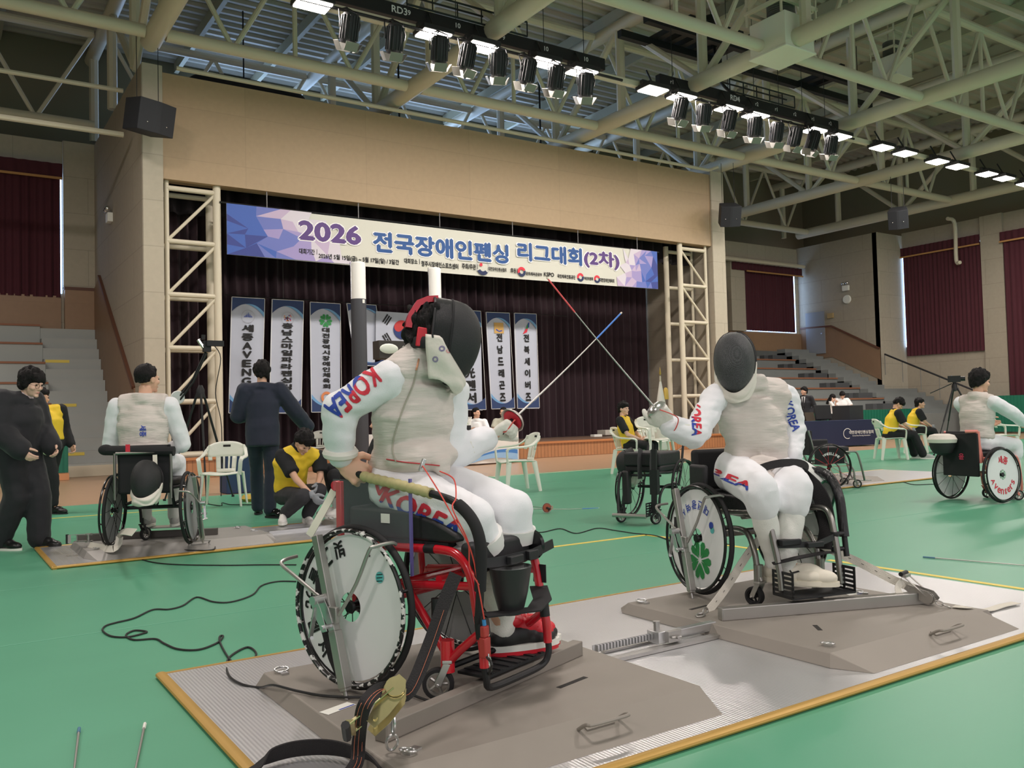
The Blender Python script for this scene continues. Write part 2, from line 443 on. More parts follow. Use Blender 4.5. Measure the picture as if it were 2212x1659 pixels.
vb = pleats(4.05, 20.25, 19.9, 5.75, 7.5, 40, 0.12, seed=5).build('stage_border', m_black_curt, smooth=60, recalc=False)
tag(vb, 'short black border curtain along the top of the stage opening', 'curtain')
lg = pleats(4.05, 5.0, 20.2, 0.41, 6.6, 5, 0.1, seed=8).build('stage_leg_curtain', m_curtain, smooth=60, recalc=False)
tag(lg, 'narrow dark leg curtain behind the left lighting tower', 'curtain')
# ---- the far end walls
struct(MB().b2((-16, 25.4, 0), (3.62, 25.7, 8.62)).build('wall_back_left', m_stone, smooth=0))
struct(MB().b2((2.86, 25.25, 4.72), (3.61, 25.45, 8.62)).build('trim_13', m_stone, smooth=0))
struct(MB().b2((-16, 25.3, 3.3), (2.80, 25.42, 4.52)).build('trim_3', m_wains, smooth=0))
struct(MB().b2((2.88, 25.2, 3.3), (3.61, 25.42, 4.68)).build('trim_4', m_wains, smooth=0))
struct(MB().b2((2.86, 25.19, 4.68), (3.61, 25.42, 4.76)).build('trim_5', m_trim, smooth=0))
struct(MB().b2((20.85, 25.4, 0), (32.6, 25.7, 8.3)).build('wall_back_right', m_stone, smooth=0))
struct(MB().b2((20.86, 25.3, 3.4), (32.59, 25.42, 4.45)).build('trim_6', m_wains, smooth=0))
struct(MB().b2((27.9, 25.1, 4.45), (28.76, 25.41, 7.35)).build('trim_14', m_stone, smooth=0))
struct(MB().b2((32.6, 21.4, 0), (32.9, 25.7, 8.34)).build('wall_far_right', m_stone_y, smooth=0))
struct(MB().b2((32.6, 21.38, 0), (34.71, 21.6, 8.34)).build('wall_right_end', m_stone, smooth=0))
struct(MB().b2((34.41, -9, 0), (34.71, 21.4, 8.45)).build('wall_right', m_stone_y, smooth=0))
struct(MB().b2((34.25, 17.15, 0), (34.45, 18.0, 8.45)).build('trim_15', m_stone_y, smooth=0))
struct(MB().b2((-16, 27.0, 0), (36, 27.2, 12.2)).build('wall_back', m_upper, smooth=0))
struct(MB().b2((35.2, -9, 8), (35.4, 27.2, 12.2)).build('wall_right_high', m_upper, smooth=0))
struct(MB().b2((-16.2, -9, 0), (-16, 27.2, 12.2)).build('wall_left', m_upper, smooth=0))
# sloping wainscot on both stand side walls
def slope_panel(x, th, pts, name, m):
    Mx = Matrix(((0, 0, 1, x), (1, 0, 0, 0), (0, 1, 0, 0), (0, 0, 0, 1)))
    return struct(MB().prism(pts, th, Mx).build(name, m, smooth=0))
pL = [(25.25, 3.4), (25.25, 4.75), (24.2, 5.02), (18.97, 2.15), (18.97, 0.6), (21.4, 0.6)]
slope_panel(3.575, 0.035, [(25.3, 3.3), (25.3, 4.72), (24.35, 4.95), (19.9, 1.9), (19.9, 0.4), (21.3, 0.1)], 'trim_7', m_wains_y)
struct(MB().bar((3.57, 24.35, 4.95), (3.57, 19.9, 1.9), 0.07, 0.07).build('trim_8', m_trim, smooth=0))
slope_panel(32.57, 0.035, [(25.3, 3.3), (25.3, 4.7), (23.7, 4.66), (21.42, 3.5), (21.42, 2.2), (23.7, 3.3)], 'trim_9', m_wains_y)
struct(MB().bar((32.56, 23.7, 4.66), (32.56, 21.42, 3.5), 0.07, 0.07).bar((32.56, 25.3, 4.70), (32.56, 23.7, 4.66), .07, .07).build('trim_10', m_trim, smooth=0))

# ---- windows behind drapes (only slits of daylight show)
def window(n, mb): return struct(mb.build('window_%d' % n, m_daylight, smooth=0))
window(1, MB().b2((-8, 25.385, 4.6), (2.835, 25.392, 7.75)))
window(2, MB().b2((28.8, 25.38, 4.5), (32.35, 25.392, 7.1)))
window(3, MB().b2((34.39, 18.1, 3.6), (34.402, 21.42, 7.55)))
window(4, MB().b2((6, 26.95, 8.9), (20, 26.98, 11.2)))
def drape(name, label, mb, val, fr):
    t = thing(name, label, 'curtain')
    mb.build('panel', m_maroon, t, smooth=60, recalc=False)
    val.build('valance', m_maroon, t, smooth=60); fr.build('fringe', m_gold_fr, t, smooth=0)
drape('window_drape', 'maroon window drape above the left stand beside a bright slit', pleats(-8, 2.79, 25.28, 4.48, 7.75, 60, .035, seed=2),
      pleats(-8, 2.84, 25.2, 7.6, 7.98, 40, .02), MB().b2((-8, 25.16, 7.56), (2.84, 25.2, 7.62)))
drape('window_drape', 'maroon window drape on the far wall behind the right stand', pleats(28.8, 32.12, 25.26, 4.5, 7.1, 20, .035, seed=4),
      pleats(27.95, 32.5, 25.06, 7.02, 7.36, 18, .02), MB().b2((28.8, 25.0, 6.98), (32.5, 25.04, 7.04)))
drape('window_drape', 'tall maroon drape on the right side wall above the stand railing', pleats(18.02, 21.3, 34.3, 3.2, 7.5, 20, .03, axis='Y', seed=6),
      pleats(18.02, 21.4, 34.25, 7.4, 7.78, 18, .02, axis='Y'), MB().b2((34.18, 18.02, 7.36), (34.22, 21.4, 7.42)))
drape('window_drape', 'maroon drape cut by the right edge of the photo', pleats(13.0, 17.1, 34.2, 1.3, 7.5, 20, .03, axis='Y', seed=9),
      pleats(13.0, 17.2, 34.15, 7.3, 7.68, 18, .02, axis='Y'), MB().b2((34.08, 13.0, 7.27), (34.12, 17.2, 7.33)))
# ---- doors, small wall fittings
d1 = struct(MB().b2((32.53, 24.02, 3.5), (32.58, 25.0, 5.35)).build('door_1', m_grey_m, smooth=0))
MB().b2((32.49, 24.12, 4.35), (32.53, 24.2, 4.42)).build('door_handle', m_chrome, d1)
d2 = struct(MB().b2((27.1, 25.3, 3.4), (27.85, 25.39, 6.2)).build('door_2', mat('timber_door', (120, 84, 62), 0.5), smooth=0))
def emergency_light(name, label, c, n):
    t = thing(name, label, 'light', c); s, u = frame_axes(V(n))
    MB().box((0, 0, 0), (.3, .12, .22) if abs(n[1]) > .5 else (.12, .3, .22)).build('battery_box', m_white, t, bevel=.01)
    for k in (-1, 1):
        MB().ell(V(s) * .1 * k + V((0, 0, .2)) + V(n) * .05, .07).build('lamp_head', m_chrome, t)
emergency_light('emergency_light', 'white twin-head emergency light on the right recess wall', (32.5, 22.86, 6.2), (-1, 0, 0))
emergency_light('emergency_light', 'white twin-head emergency light on the stone wall left of the stage', (3.55, 22.6, 6.1), (-1, 0, 0))
lo = MB().lathe([(.0, -.06), (.17, -.05), (.19, .03), (.0, .05)], 20, Matrix.Translation((32.55, 22.86, 5.72)) @ Matrix.Rotation(PI / 2, 4, 'Y')).build('wall_loudspeaker', m_white)
tag(lo, 'small round white loudspeaker below the emergency light', 'speaker')
sg = MB().b2((32.5, 23.55, 5.0), (32.57, 23.85, 5.22)).build('exit_plate', mat('tan_plate', (176, 150, 100), .6), bevel=.01); tag(sg, 'small tan plate beside the grey door', 'sign')

# ---- stands (tiered seating)
tl = thing('stand', 'grey tiered spectator stand left of the stage', 'stand')
for i in range(7):
    z1 = 0.62 + 0.52 * i; y0 = 21.45 + 0.62 * i
    MB().b2((-14, y0, 0), (2.3, 25.3, z1)).build('tier', m_grey_step, tl, smooth=0)
    if i: MB().b2((-14, y0 - .03, z1 - .045), (2.3, y0 + .03, z1 + .004)).build('nosing', m_nosing, tl, smooth=0)
for i in range(13):
    y0 = 21.35 + 0.31 * i
    MB().b2((2.3, y0, 0), (3.57, 25.3, 0.28 * (i + 1))).build('aisle_step', m_grey_step, tl, smooth=0)
MB().b2((2.3, 21.28, 0), (3.57, 21.35, 0.24)).build('plinth', mat('cream_plinth', (222, 214, 190), 0.7), tl, smooth=0)
for i, y0 in ((9, 24.14), (5, 22.9), (1, 21.66)):
    MB().b2((2.32, y0 - .006, .28 * (i + 1) - .1), (2.85, y0 - .001, .28 * (i + 1) - .03)).build('row_label', m_yellow, tl, smooth=0)
tr = thing('stand', 'grey tiered spectator stand right of the stage', 'stand')
for i in range(7):
    z1 = 1.0 + 0.442 * i; y0 = 19.25 + 1.02 * i; xe = 34.35 if y0 < 21.3 else 32.55
    MB().b2((20.9, y0, 0), (30.9, 25.3, z1)).build('tier', m_grey_step_dim, tr, smooth=0)
    MB().b2((20.9, y0 - .04, z1 - .05), (30.9, y0 + .03, z1 + .006)).build('nosing', m_nosing, tr, smooth=0)
    if i < 6:
        MB().b2((30.0, y0 + .45, z1), (30.9, y0 + 1.02, z1 + .22)).b2((29.75, y0 + .7, z1), (30.0, y0 + 1.02, z1 + .22)).build('half_step', m_step_dark, tr, smooth=0)
for i in range(18):
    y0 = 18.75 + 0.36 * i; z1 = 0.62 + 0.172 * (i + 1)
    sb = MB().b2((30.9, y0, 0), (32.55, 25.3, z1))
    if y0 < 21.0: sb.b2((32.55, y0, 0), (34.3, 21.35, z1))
    sb.build('aisle_step', m_grey_step_dim, tr, smooth=0)
rail = thing('handrail', 'dark metal handrail sloping down the right stand', 'handrail')
ra, rb = V((32.55, 21.2, 3.25)), V((32.9, 17.6, 1.55))
MB().tube([ra, rb], .035).build('rail', m_black, rail)
for k in range(6):
    p = ra.lerp(rb, k / 5); MB().tube([p, p - V((0, 0, .85))], .015).build('post', mat('grey_rail_post', (120, 120, 116), .5), rail)
def corr_panel(name, label, a, b, h, n, th=.03, m=None, zb=.05):
    a, b = V(a), V(b); d = (b - a); L = d.length; d.normalize(); q = V((-d.y, d.x, 0)); poly = []
    mb = MB()
    mb.bar(a + V((0, 0, zb + h / 2)), b + V((0, 0, zb + h / 2)), th, h)
    for k in range(n):
        p = a + d * (L * (k + .5) / n)
        for s_ in (-1, 1): mb.box(p + q * s_ * (th / 2 + .008) + V((0, 0, zb + h / 2)), (abs(d.x) * L / n * .55 + .012, abs(d.y) * L / n * .55 + .012, h))
    o = mb.build(name, m or m_green_pad, smooth=0); tag(o, label, 'fence panel'); return o
corr_panel('fence_panel', 'long green sheet fence along the foot of the right stand', (21.2, 19.05, 0), (30.8, 19.05, 0), .95, 56)
corr_panel('fence_panel', 'green corrugated fence below the maroon drape at the right edge', (33.2, 18.4, 0), (33.6, 12.5, 0), 1.35, 50)
corr_panel('fence_panel', 'green corrugated panel at the foot of the left stand behind the suited walker', (1.6, 20.45, 0.1), (2.38, 20.45, 0.1), 1.0, 8)
corr_panel('fence_panel', 'green corrugated panel end cut by the left edge of the photo', (0.1, 20.45, 0.1), (1.5, 20.45, 0.1), .9, 14)
bx = MB().b2((0.1, 20.3, 0), (2.38, 20.6, .14)).build('low_plinth', mat('orange_timber', (206, 146, 100), .5), smooth=0); tag(bx, 'timber base under the green corrugated panels at left', 'plinth')

# ---- roof: deck, purlins, trusses
dk = MB().b2((-16, -9, 12.0), (36, 27.2, 12.1))
for k in range(100):
    y = -8.5 + .36 * k; dk.add([(-16, y, 12.0), (-16, y + .06, 11.93), (-16, y + .16, 11.93), (-16, y + .22, 12.0), (36, y, 12.0), (36, y + .06, 11.93), (36, y + .16, 11.93), (36, y + .22, 12.0)],
                               [(0, 1, 5, 4), (1, 2, 6, 5), (2, 3, 7, 6)])
struct(dk.build('ceiling', m_deck, smooth=0))
for k in range(18):
    x = -6 + 2.3 * k + .6
    o = MB().b2((x - .06, -8, 11.62), (x + .06, 26.9, 11.92)).build('purlin', m_purlin, smooth=0)
    tag(o, 'pale roof purlin running under the corrugated deck', 'purlin', 'purlins under the roof deck')
TX = [-2.05, 3.72, 9.48, 15.2, 21.0, 26.72, 32.5]
ZB, ZT = 8.92, 11.35
names = ['beyond the left edge of the photo', 'that ends above the left stage column', 'that meets the stage wall over the first bay', 'that meets the stage wall over the middle bay', 'that ends above the right stage column', 'over the right stand', 'along the right recess wall']
for i, x in enumerate(TX):
    t = thing('roof_truss', 'cream tubular roof truss ' + names[i], 'truss')
    ye = 18.75 if 0 < i < 5 and i != 4 else 25.2
    if i in (1,): ye = 18.6
    if i in (2, 3): ye = 25.5
    zb = ZB if i < 5 else ZB
    MB().tube([(x, -8, zb), (x, ye, zb)], .20, 14).build('bottom_chord', m_pipe, t)
    MB().tube([(x, -8, ZT), (x, 26.5, ZT)], .17, 12).build('top_chord', m_pipe, t)
    ys = [-3.2 + 2.92 * k for k in range(11)]
    for k, y in enumerate(ys):
        if y > 26: continue
        MB().tube([(x, y, zb if y < ye else zb), (x, y, ZT)], .12, 8).build('web_post', m_pipe, t)
        if k + 1 < len(ys) and ys[k + 1] < 26:
            a, b = ((x, y, zb), (x, ys[k + 1], ZT)) if k % 2 == 0 else ((x, y, ZT), (x, ys[k + 1], zb))
            MB().tube([a, b], .09, 8).build('web_diagonal', m_pipe, t)
for y, nm in ((18.1, 'just in front of the stage wall'), (12.3, 'in front of the lamp row'), (6.5, 'nearer the camera overhead'), (24.6, 'over the far end wall')):
    t = thing('cross_truss', 'cream cross truss spanning between roof trusses ' + nm, 'truss')
    for i in range(len(TX) - 1):
        a, b = TX[i] + .2, TX[i + 1] - .2
        MB().tube([(a, y, ZB), (b, y, ZB)], .13, 12).build('bottom_chord', m_pipe, t)
        MB().tube([(a, y, ZT), (b, y, ZT)], .11, 10).build('top_chord', m_pipe, t)
        w = (b - a) / 4
        for p, q in ((0, 1), (2, 1), (2, 3), (4, 3)):
            MB().tube([(a + w * p, y, ZT), (a + w * q, y, ZB)], .055, 8).build('web_diagonal', m_pipe, t)
        if y < 20:
            MB().tube([(a + w * 2, y, ZB), (a + w * 2, y, ZT)], .055, 8).build('web_post', m_pipe, t)
# conduit along the top of the stage wall
o = MB().tube([(4.3, 18.93, 8.62), (20.2, 18.93, 8.62), (20.4, 18.7, 8.7)], .05, 8).build('conduit', m_pipe); tag(o, 'thin pale conduit along the top of the timber stage wall', 'pipe')
for pts, lb in (([(20.95, 24.6, 7.35), (20.95, 24.9, 5.9)], 'pale drain pipe dropping beside the right stage column'), ([(33.6, 18.9, 8.5), (34.1, 18.9, 8.35), (34.1, 18.9, 6.9), (34.0, 18.7, 6.75)], 'pale drain pipe hanging in front of the right wall drape')):
    o = MB().tube(smooth_path(pts, 5), .075, 10).build('drain_pipe', m_pipe); tag(o, lb, 'pipe')
o = MB().tube([(20.9, 24.8, 7.4), (32.3, 24.8, 7.4)], .08, 8).build('service_pipe', m_pipe); tag(o, 'long pale service pipe high along the far right wall', 'pipe')
o = MB().tube([(-6, 19.8, 7.3), (3.4, 19.8, 7.3)], .06, 8).tube([(-6, 19.8, 8.2), (3.4, 19.8, 8.25)], .05, 8).build('service_pipe', m_pipe); tag(o, 'pair of service pipes crossing above the left stand', 'pipe')

# ---- lighting bars, spotlights, floodlights
m_lampglow = mat('floodlight_glow', (255, 246, 232), .3, emit=34.0)
m_alu_d = mat('lamp_casting', (36, 36, 39), 0.5)
m_barn = mat('barn_door', (150, 148, 142), 0.45, metal=.3)
m_white_ink = mat('white_ink', (235, 235, 235), .6)
m_black_ink = mat('black_ink', (18, 18, 20), .6)
def light_bar(x0, x1, code, lab, nums):
    t = thing('lighting_bar', lab, 'lighting bar')
    MB().b2((x0, 14.62, 8.72), (x1, 14.78, 8.98)).build('raceway', m_black, t, bevel=.01)
    MB().tube([(x0, 14.3, 8.42), (x1 + .2, 14.3, 8.42)], .03, 8).build('hanging_pipe', m_black, t)
    g = MB(); xa, xb = x0 + (x1 - x0) * .35, x0 + (x1 - x0) * .72
    for z in (9.0, 9.3): g.tube([(xa, 14.6, z), (xb, 14.6, z)], .02, 6); g.tube([(xa, 14.85, z), (xb, 14.85, z)], .02, 6)
    for k in range(6):
        x = xa + (xb - xa) * k / 5; g.tube([(x, 14.6, 9.0), (x, 14.6, 9.3)], .015, 6)
    g.build('cable_tray', m_black, t)
    for k in range(7):
        x = x0 + (x1 - x0) * (k + .5) / 7; MB().tube([(x, 14.7, 9), (x, 14.7, 11.9)], .008, 5).build('suspension_wire', m_black, t)
    Mx = plane_mx((0, 14.615, 0), (1, 0, 0), (0, 0, 1))
    L = Letters(); L.put(code, Mx @ Matrix.Translation((x0 + (x1 - x0) * (.33 if 'RD3' in code else .38), 8.85, 0)), h=.14)
    L.build('bar_code', m_white_ink, t)
    for k, s in enumerate(nums):
        if s: L = Letters(); L.put(s, Mx @ Matrix.Translation((x0 + (x1 - x0) * (k + .5) / len(nums), 8.85, 0)), h=.1); L.build('socket_number', m_white_ink, t)
light_bar(4.9, 12.45, 'RD3', 'black lighting bar lettered RD3 above the first row of spotlights', ['10', '', '9', '10', '9', '10', '10'])
light_bar(14.1, 20.75, 'RD4', 'black lighting bar lettered RD4 above the second row of spotlights', ['r1', 'r2', '', 'r1', 'r2', 'r1', 'r2', 'r1', 'r2'])
def spotlight(x, label, group=None, aim=20, yaw=0):
    t = thing('stage_spotlight', label, 'spotlight', (x, 14.1, 8.0), R(yaw), group)
    rot = Matrix.Rotation(R(aim), 3, 'X'); rot4 = rot.to_4x4()
    b = MB().lathe([(0, .26), (.13, .26), (.15, .22), (.15, -.2), (.13, -.24), (.0, -.22)], 16, rot4)
    for k in range(16):
        a = 2 * PI * k / 16; c = rot @ V((.155 * math.cos(a), .155 * math.sin(a), .02)); b.box(c, (.018, .018, .4), rot)
    b.build('housing', m_alu_d, t)
    MB().tube([rot @ V((-.18, 0, 0)), rot @ V((-.19, 0, .1)), V((-.17, .05, .34)), V((0, .1, .42)), V((.17, .05, .34)), rot @ V((.19, 0, .1)), rot @ V((.18, 0, 0))], .014, 6).tube([(0, .1, .41), (0, .2, .44)], .03, 8).build('yoke', m_black, t)
    d = MB()
    for k in range(4):
        a = PI / 2 * k; q = rot @ Matrix.Rotation(a, 3, 'Z') @ Matrix.Rotation(R(28), 3, 'Y')
        d.box(rot @ (Matrix.Rotation(a, 3, 'Z') @ V((.19, 0, -.3))), (.008, .24, .17), q)
    d.build('barn_doors', m_barn, t, smooth=0)
    return t
s0 = spotlight(6.14, 'black stage spotlight at the left end of the row under RD3')
sps = [7.02, 7.95, 8.55, 9.27, 9.97, 10.68, 11.45]
tx = ['second spotlight from the left under bar RD3', 'third spotlight under bar RD3, just below a bright flood', 'fourth spotlight under bar RD3, touching a bright flood', 'fifth spotlight under bar RD3, between two bright floods', 'sixth spotlight under bar RD3', 'seventh spotlight under bar RD3', 'last spotlight at the right end of bar RD3']
for x, l in zip(sps, tx): dup(s0, (x, 14.1, 8.0), (0, 0, R(random.uniform(-25, 25))), 'black barn-door ' + l, 'spotlights under the lighting bars')
s0['group'] = 'spotlights under the lighting bars'
tx = ['first spotlight from the left under bar RD4', 'second spotlight under bar RD4', 'third spotlight under bar RD4, below a lit flood', 'fourth spotlight under bar RD4, below a lit flood', 'fifth spotlight under bar RD4', 'sixth spotlight under bar RD4', 'seventh spotlight under bar RD4, below a lit flood', 'last spotlight at the right end of bar RD4']
for x, l in zip([14.19, 14.95, 15.8, 16.7, 17.5, 18.2, 18.9, 19.65], tx): dup(s0, (x, 14.1, 7.98), (0, 0, R(random.uniform(-25, 25))), 'black barn-door ' + l, 'spotlights under the lighting bars')
def area_lamp(x, y, w, sz=.6, z=8.3, parent=None):
    l = bpy.data.lights.new('lamp', 'AREA'); l.energy = w; l.size = sz; l.color = (1.0, .89, .84)
    o = bpy.data.objects.new('lamp', l); COL.objects.link(o)
    if parent: o.parent = parent; o.location = (x - parent.location.x, y - parent.location.y, z - parent.location.z)
    else: o.location = (x, y, z)
    return o
FX = [5.59, 8.0, 9.06, 10.58, 11.6, 13.66, 14.56, 16.13, 17.1, 19.4, 20.42, 22.37, 23.5, 25.18, 26.27, 27.99, 29.04, 30.5]
FT = ['at the top edge of the photo, left of bar RD3', 'above the third spotlight of bar RD3, left of a pair', 'right one of a close pair above bar RD3', 'at the middle of bar RD3', 'at the right end of bar RD3', 'alone just left of bar RD4', 'above the first spotlight of bar RD4', 'above the third spotlight of bar RD4', 'above the fourth spotlight of bar RD4', 'near the right end of bar RD4', 'above the last spotlight of bar RD4',
      'left one of the pair right of bar RD4', 'right one of the pair right of bar RD4', 'left one of the middle pair by the right wall', 'right one of the middle pair by the right wall', 'left one of the last full pair at right', 'right one of the last full pair at right', 'cut by the right edge of the photo']
f0 = None
for x, l in zip(FX, FT):
    if f0 is None:
        f0 = t = thing('floodlight', 'lit rectangular floodlight ' + l, 'floodlight', (x, 14.4, 8.4), 0, 'floodlights in the lamp row')
        MB().b2((-.33, -.24, .02), (.33, .24, .12)).b2((-.36, -.05, .1), (.36, .05, .2)).build('housing', m_alu_d, t, bevel=.015)
        MB().b2((-.29, -.2, -.0), (.29, .2, .019)).build('lens', m_lampglow, t, smooth=0)
        MB().tube([(0, 0, .15), (0, .2, .55)], .02, 6).build('bracket', m_alu_d, t)
        area_lamp(x, 14.4, FLOOD_W, .5, 8.38, t)
    else: dup(f0, (x, 14.4, 8.4), label='lit rectangular floodlight ' + l)
pr_ = MB().b2((-6, 14.55, 8.5), (34.2, 14.68, 8.62)).build('lamp_rail', m_pipe, smooth=0); tag(pr_, 'long pale steel rail carrying the floodlight row', 'rail')
for k in range(5):       # unseen fill lamps, added above and behind the camera
    for y in (3.2, -6.5):
        area_lamp(-7 + 8.5 * k, y, FILL_W, 1.2, 8.3)
for x in (-9, -5.5, -2, 1.5): area_lamp(x, 14.4, FLOOD_W * 2.2, .8, 8.3)  # unseen lamps added to brighten the left side
for nm, p, r, lb in (('hung_loudspeaker', (3.6, 18.3, 7.25), 25, 'black hung loudspeaker pair in front of the left stage column'), ('hung_loudspeaker', (20.35, 18.3, 7.1), -35, 'black hung loudspeaker beside the right stage column'), ('hung_loudspeaker', (26.72, 16.7, 7.35), -60, 'black loudspeaker hung over the right stand')):
    t = thing(nm, lb, 'speaker', p, R(r)); w = .82 if r == 25 else .62
    poly = [(-w / 2, -.3), (-w / 2 * .1, -.36), (w / 2 * .1, -.36), (w / 2, -.3), (w / 2 * .8, .3), (-w / 2 * .8, .3)]
    rt = Matrix.Rotation(R(12 if r == 25 else 24), 4, 'X')
    MB().prism(poly, .62, rt @ Matrix.Translation((0, 0, -.31))).build('cabinet', mat('speaker_black', (34, 36, 42), .7), t, smooth=0, bevel=.012)
    MB().tube([(-w * .3, 0, .3), (-w * .3, 0, 1.6)], .008, 5).build('wire', m_black, t); MB().tube([(w * .3, 0, .3), (w * .3, 0, 1.6)], .008, 5).build('wire', m_black, t)
    MB().ell((-w * .28, -.3, -.2), .015).ell((w * .25, -.3, -.2), .015).build('badge', m_chrome, t)
# ---- air unit and winch frames under the roof
t = thing('air_diffuser', 'white box air unit hung under the roof near the top of the photo', 'air unit', (15.3, 12.1, 8.7), 0)
MB().b2((-.47, -.47, .02), (.47, .47, .75)).build('casing', mat('air_unit_white', (232, 230, 214), .5), t, bevel=.01)
MB().b2((-.5, -.5, -.02), (.5, .5, .02)).build('face_plate', mat('air_unit_white', (232, 230, 214), .5), t, bevel=.008)
g = MB()
for z in (.95, 1.5):
    g.b2((-.6, -.5, z), (.6, -.42, z + .07)).b2((-.6, .42, z), (.6, .5, z + .07)).b2((-.6, -.5, z), (-.52, .5, z + .07)).b2((.52, -.5, z), (.6, .5, z + .07))
for a in (-.56, .56):
    for b in (-.46, .46): g.b2((a - .02, b - .02, .7), (a + .02, b + .02, 2.4))
g.build('hanger_frame', m_pipe, t, smooth=0)
co = MB()
for k in range(14): co.lathe([(.28, 0), (.3, .012), (.28, .024)], 18, Matrix.Translation((0, 0, .76 + .045 * k)))
co.build('flexible_duct', mat('duct_grey', (130, 130, 124), .5), t)
t2 = dup(t, (21.6, 13.5, 9.9), label='small white air unit far back under the roof at right', scale=(.75, .75, .75))
for nm, x0, x1, lb in (('winch_frame', 14.2, 17.75, 'black steel winch frame with a motor left of the white air unit'), ('winch_frame', 18.7, 24.5, 'long black steel rail frame right of the white air unit')):
    t = thing(nm, lb, 'winch'); 
    for y in (15.15, 16.1): MB().b2((x0, y - .08, 10.42), (x1, y + .08, 10.6)).build('beam', m_black, t, smooth=0)
    n = 6 if x0 < 15 else 2
    for k in range(n):
        x = x0 + (x1 - x0) * ((.35 + .12 * k) if n > 2 else (.45 + .08 * k)); MB().b2((x - .09, 14.8, 10.6), (x + .09, 16.4, 10.75)).build('cross_beam', m_black, t, smooth=0)
    for k in range(3):
        x = x0 + (x1 - x0) * (k + .3) / 3; MB().tube([(x, 15.6, 10.7), (x, 15.6, 11.95)], .012, 5).build('hanger', m_black, t)
    if n > 2:
        MB().lathe([(0, -.25), (.2, -.25), (.24, -.1), (.24, .2), (.16, .32), (0, .32)], 16, Matrix.Translation((16.9, 15.6, 11.05))).box((16.9, 15.6, 10.85), (.5, .4, .3)).build('motor', m_black, t)
        MB().tube(smooth_path([(16.9, 15.5, 10.7), (16.7, 15.2, 9.6), (16.9, 14.9, 9.1), (17.1, 14.7, 9.0)], 5), .04, 8).build('feed_cable', m_black, t)
# black duct in the bay above the stage
o = MB().tube(smooth_path([(5.4, 22.5, 8.6), (5.5, 22.5, 9.5), (6.0, 22.5, 9.8), (7.5, 22.5, 9.8), (8.2, 22.5, 9.7), (8.4, 22.5, 8.9)], 6), .28, 12).tube([(6.8, 22.5, 9.9), (6.8, 22.5, 11.9)], .02, 6).build('black_duct', m_blackm); tag(o, 'black bent air duct above the stage at left', 'duct')
for x, lb in ((11.2, 'black moving light in the loft over the middle of the stage'), (16.2, 'black moving light in the loft over the right of the stage')):
    o = MB().box((x, 22.3, 9.1), (.9, .5, .5), Matrix.Rotation(.3, 3, 'Y')).lathe([(.22, 0), (.25, .4), (.0, .42)], 14, Matrix.Translation((x + .5, 22.2, 8.6))).tube([(x, 22.3, 9.3), (x, 22.3, 11.9)], .03).build('loft_light', m_blackm); tag(o, lb, 'spotlight')
# ================================================================== PISTES AND FENCING FRAMES
def ribbed_alu():
    m = mat('ribbed_aluminium', (216, 217, 219), 0.3, metal=0.72); nt, b = nodes_of(m)
    tc = nt.nodes.new('ShaderNodeTexCoord'); wv = nt.nodes.new('ShaderNodeTexWave'); wv.bands_direction = 'X'
    wv.inputs['Scale'].default_value = 22; wv.inputs['Distortion'].default_value = 0.0
    nt.links.new(tc.outputs['Object'], wv.inputs['Vector'])
    bp = nt.nodes.new('ShaderNodeBump'); bp.inputs['Strength'].default_value = 0.32; bp.inputs['Distance'].default_value = 0.0025
    nt.links.new(wv.outputs[1], bp.inputs['Height']); nt.links.new(bp.outputs[0], b.inputs['Normal'])
    n = nt.nodes.new('ShaderNodeTexNoise'); n.inputs['Scale'].default_value = 5; n.inputs['Detail'].default_value = 6
    nt.links.new(tc.outputs['Object'], n.inputs['Vector'])
    mr = nt.nodes.new('ShaderNodeMapRange'); mr.inputs[3].default_value = .27; mr.inputs[4].default_value = .34
    nt.links.new(n.outputs[0], mr.inputs[0]); nt.links.new(mr.outputs[0], b.inputs['Roughness'])
    return m
m_rib = ribbed_alu()
m_brass = mat('brass_edge', (186, 148, 72), 0.45, metal=.25, vary=.08, vscale=5)
m_plate = mat('frame_plate_grey', (146, 140, 132), 0.55, metal=.25, vary=.1, vscale=2.5)
m_steel = mat('brushed_steel', (176, 174, 170), 0.38, metal=.85, vary=.08, vscale=8)
m_zinc = mat('zinc_plate', (205, 206, 206), 0.3, metal=.9)
m_yzinc = mat('yellow_zinc', (206, 196, 148), 0.28, metal=.85, vary=.12, vscale=30)
m_strap_b = mat('black_webbing', (34, 32, 34), 0.85, bump=.4, bscale=200)
m_strap_w = mat('white_webbing', (222, 218, 206), 0.85, bump=.4, bscale=200)
m_orange_thr = mat('orange_thread', (186, 110, 84), .8)
m_cable = mat('black_cable', (28, 29, 30), .55)
def piste(label, x0, x1, y0, y1, edges='LFB'):
    t = thing('fencing_piste', label, 'piste', (x0, y0, 0))
    w, d = x1 - x0, y1 - y0
    MB().b2((0, 0, .001), (w, d, .02)).build('ribbed_deck', m_rib, t, smooth=0)
    e = []
    if 'L' in edges: e.append(((0, -.02, .012), (0, d + .02, .012)))
    if 'F' in edges: e.append(((-.02, 0, .012), (w + .02, 0, .012)))
    if 'B' in edges: e.append(((-.02, d, .012), (w + .02, d, .012)))
    if 'R' in edges: e.append(((w, 0, .012), (w, d, .012)))
    for a, b in e:
        MB().tube([a, b], .024, 12, flat=(1, .55), up=(0, 0, 1)).build('edge_moulding', m_brass, t)
    return t
P1 = piste('large ribbed aluminium piste with brass edging under the two near fencers', .83, 5.22, 2.11, 4.04, 'LF')
MB().b2((0, 1.92, .004), (4.39, 1.94, .022)).build('edge_strip', m_brass, P1, smooth=0)
P2 = piste('aluminium piste under the fencer seen from behind at left', .79, 4.62, 7.65, 8.98, 'LFB')
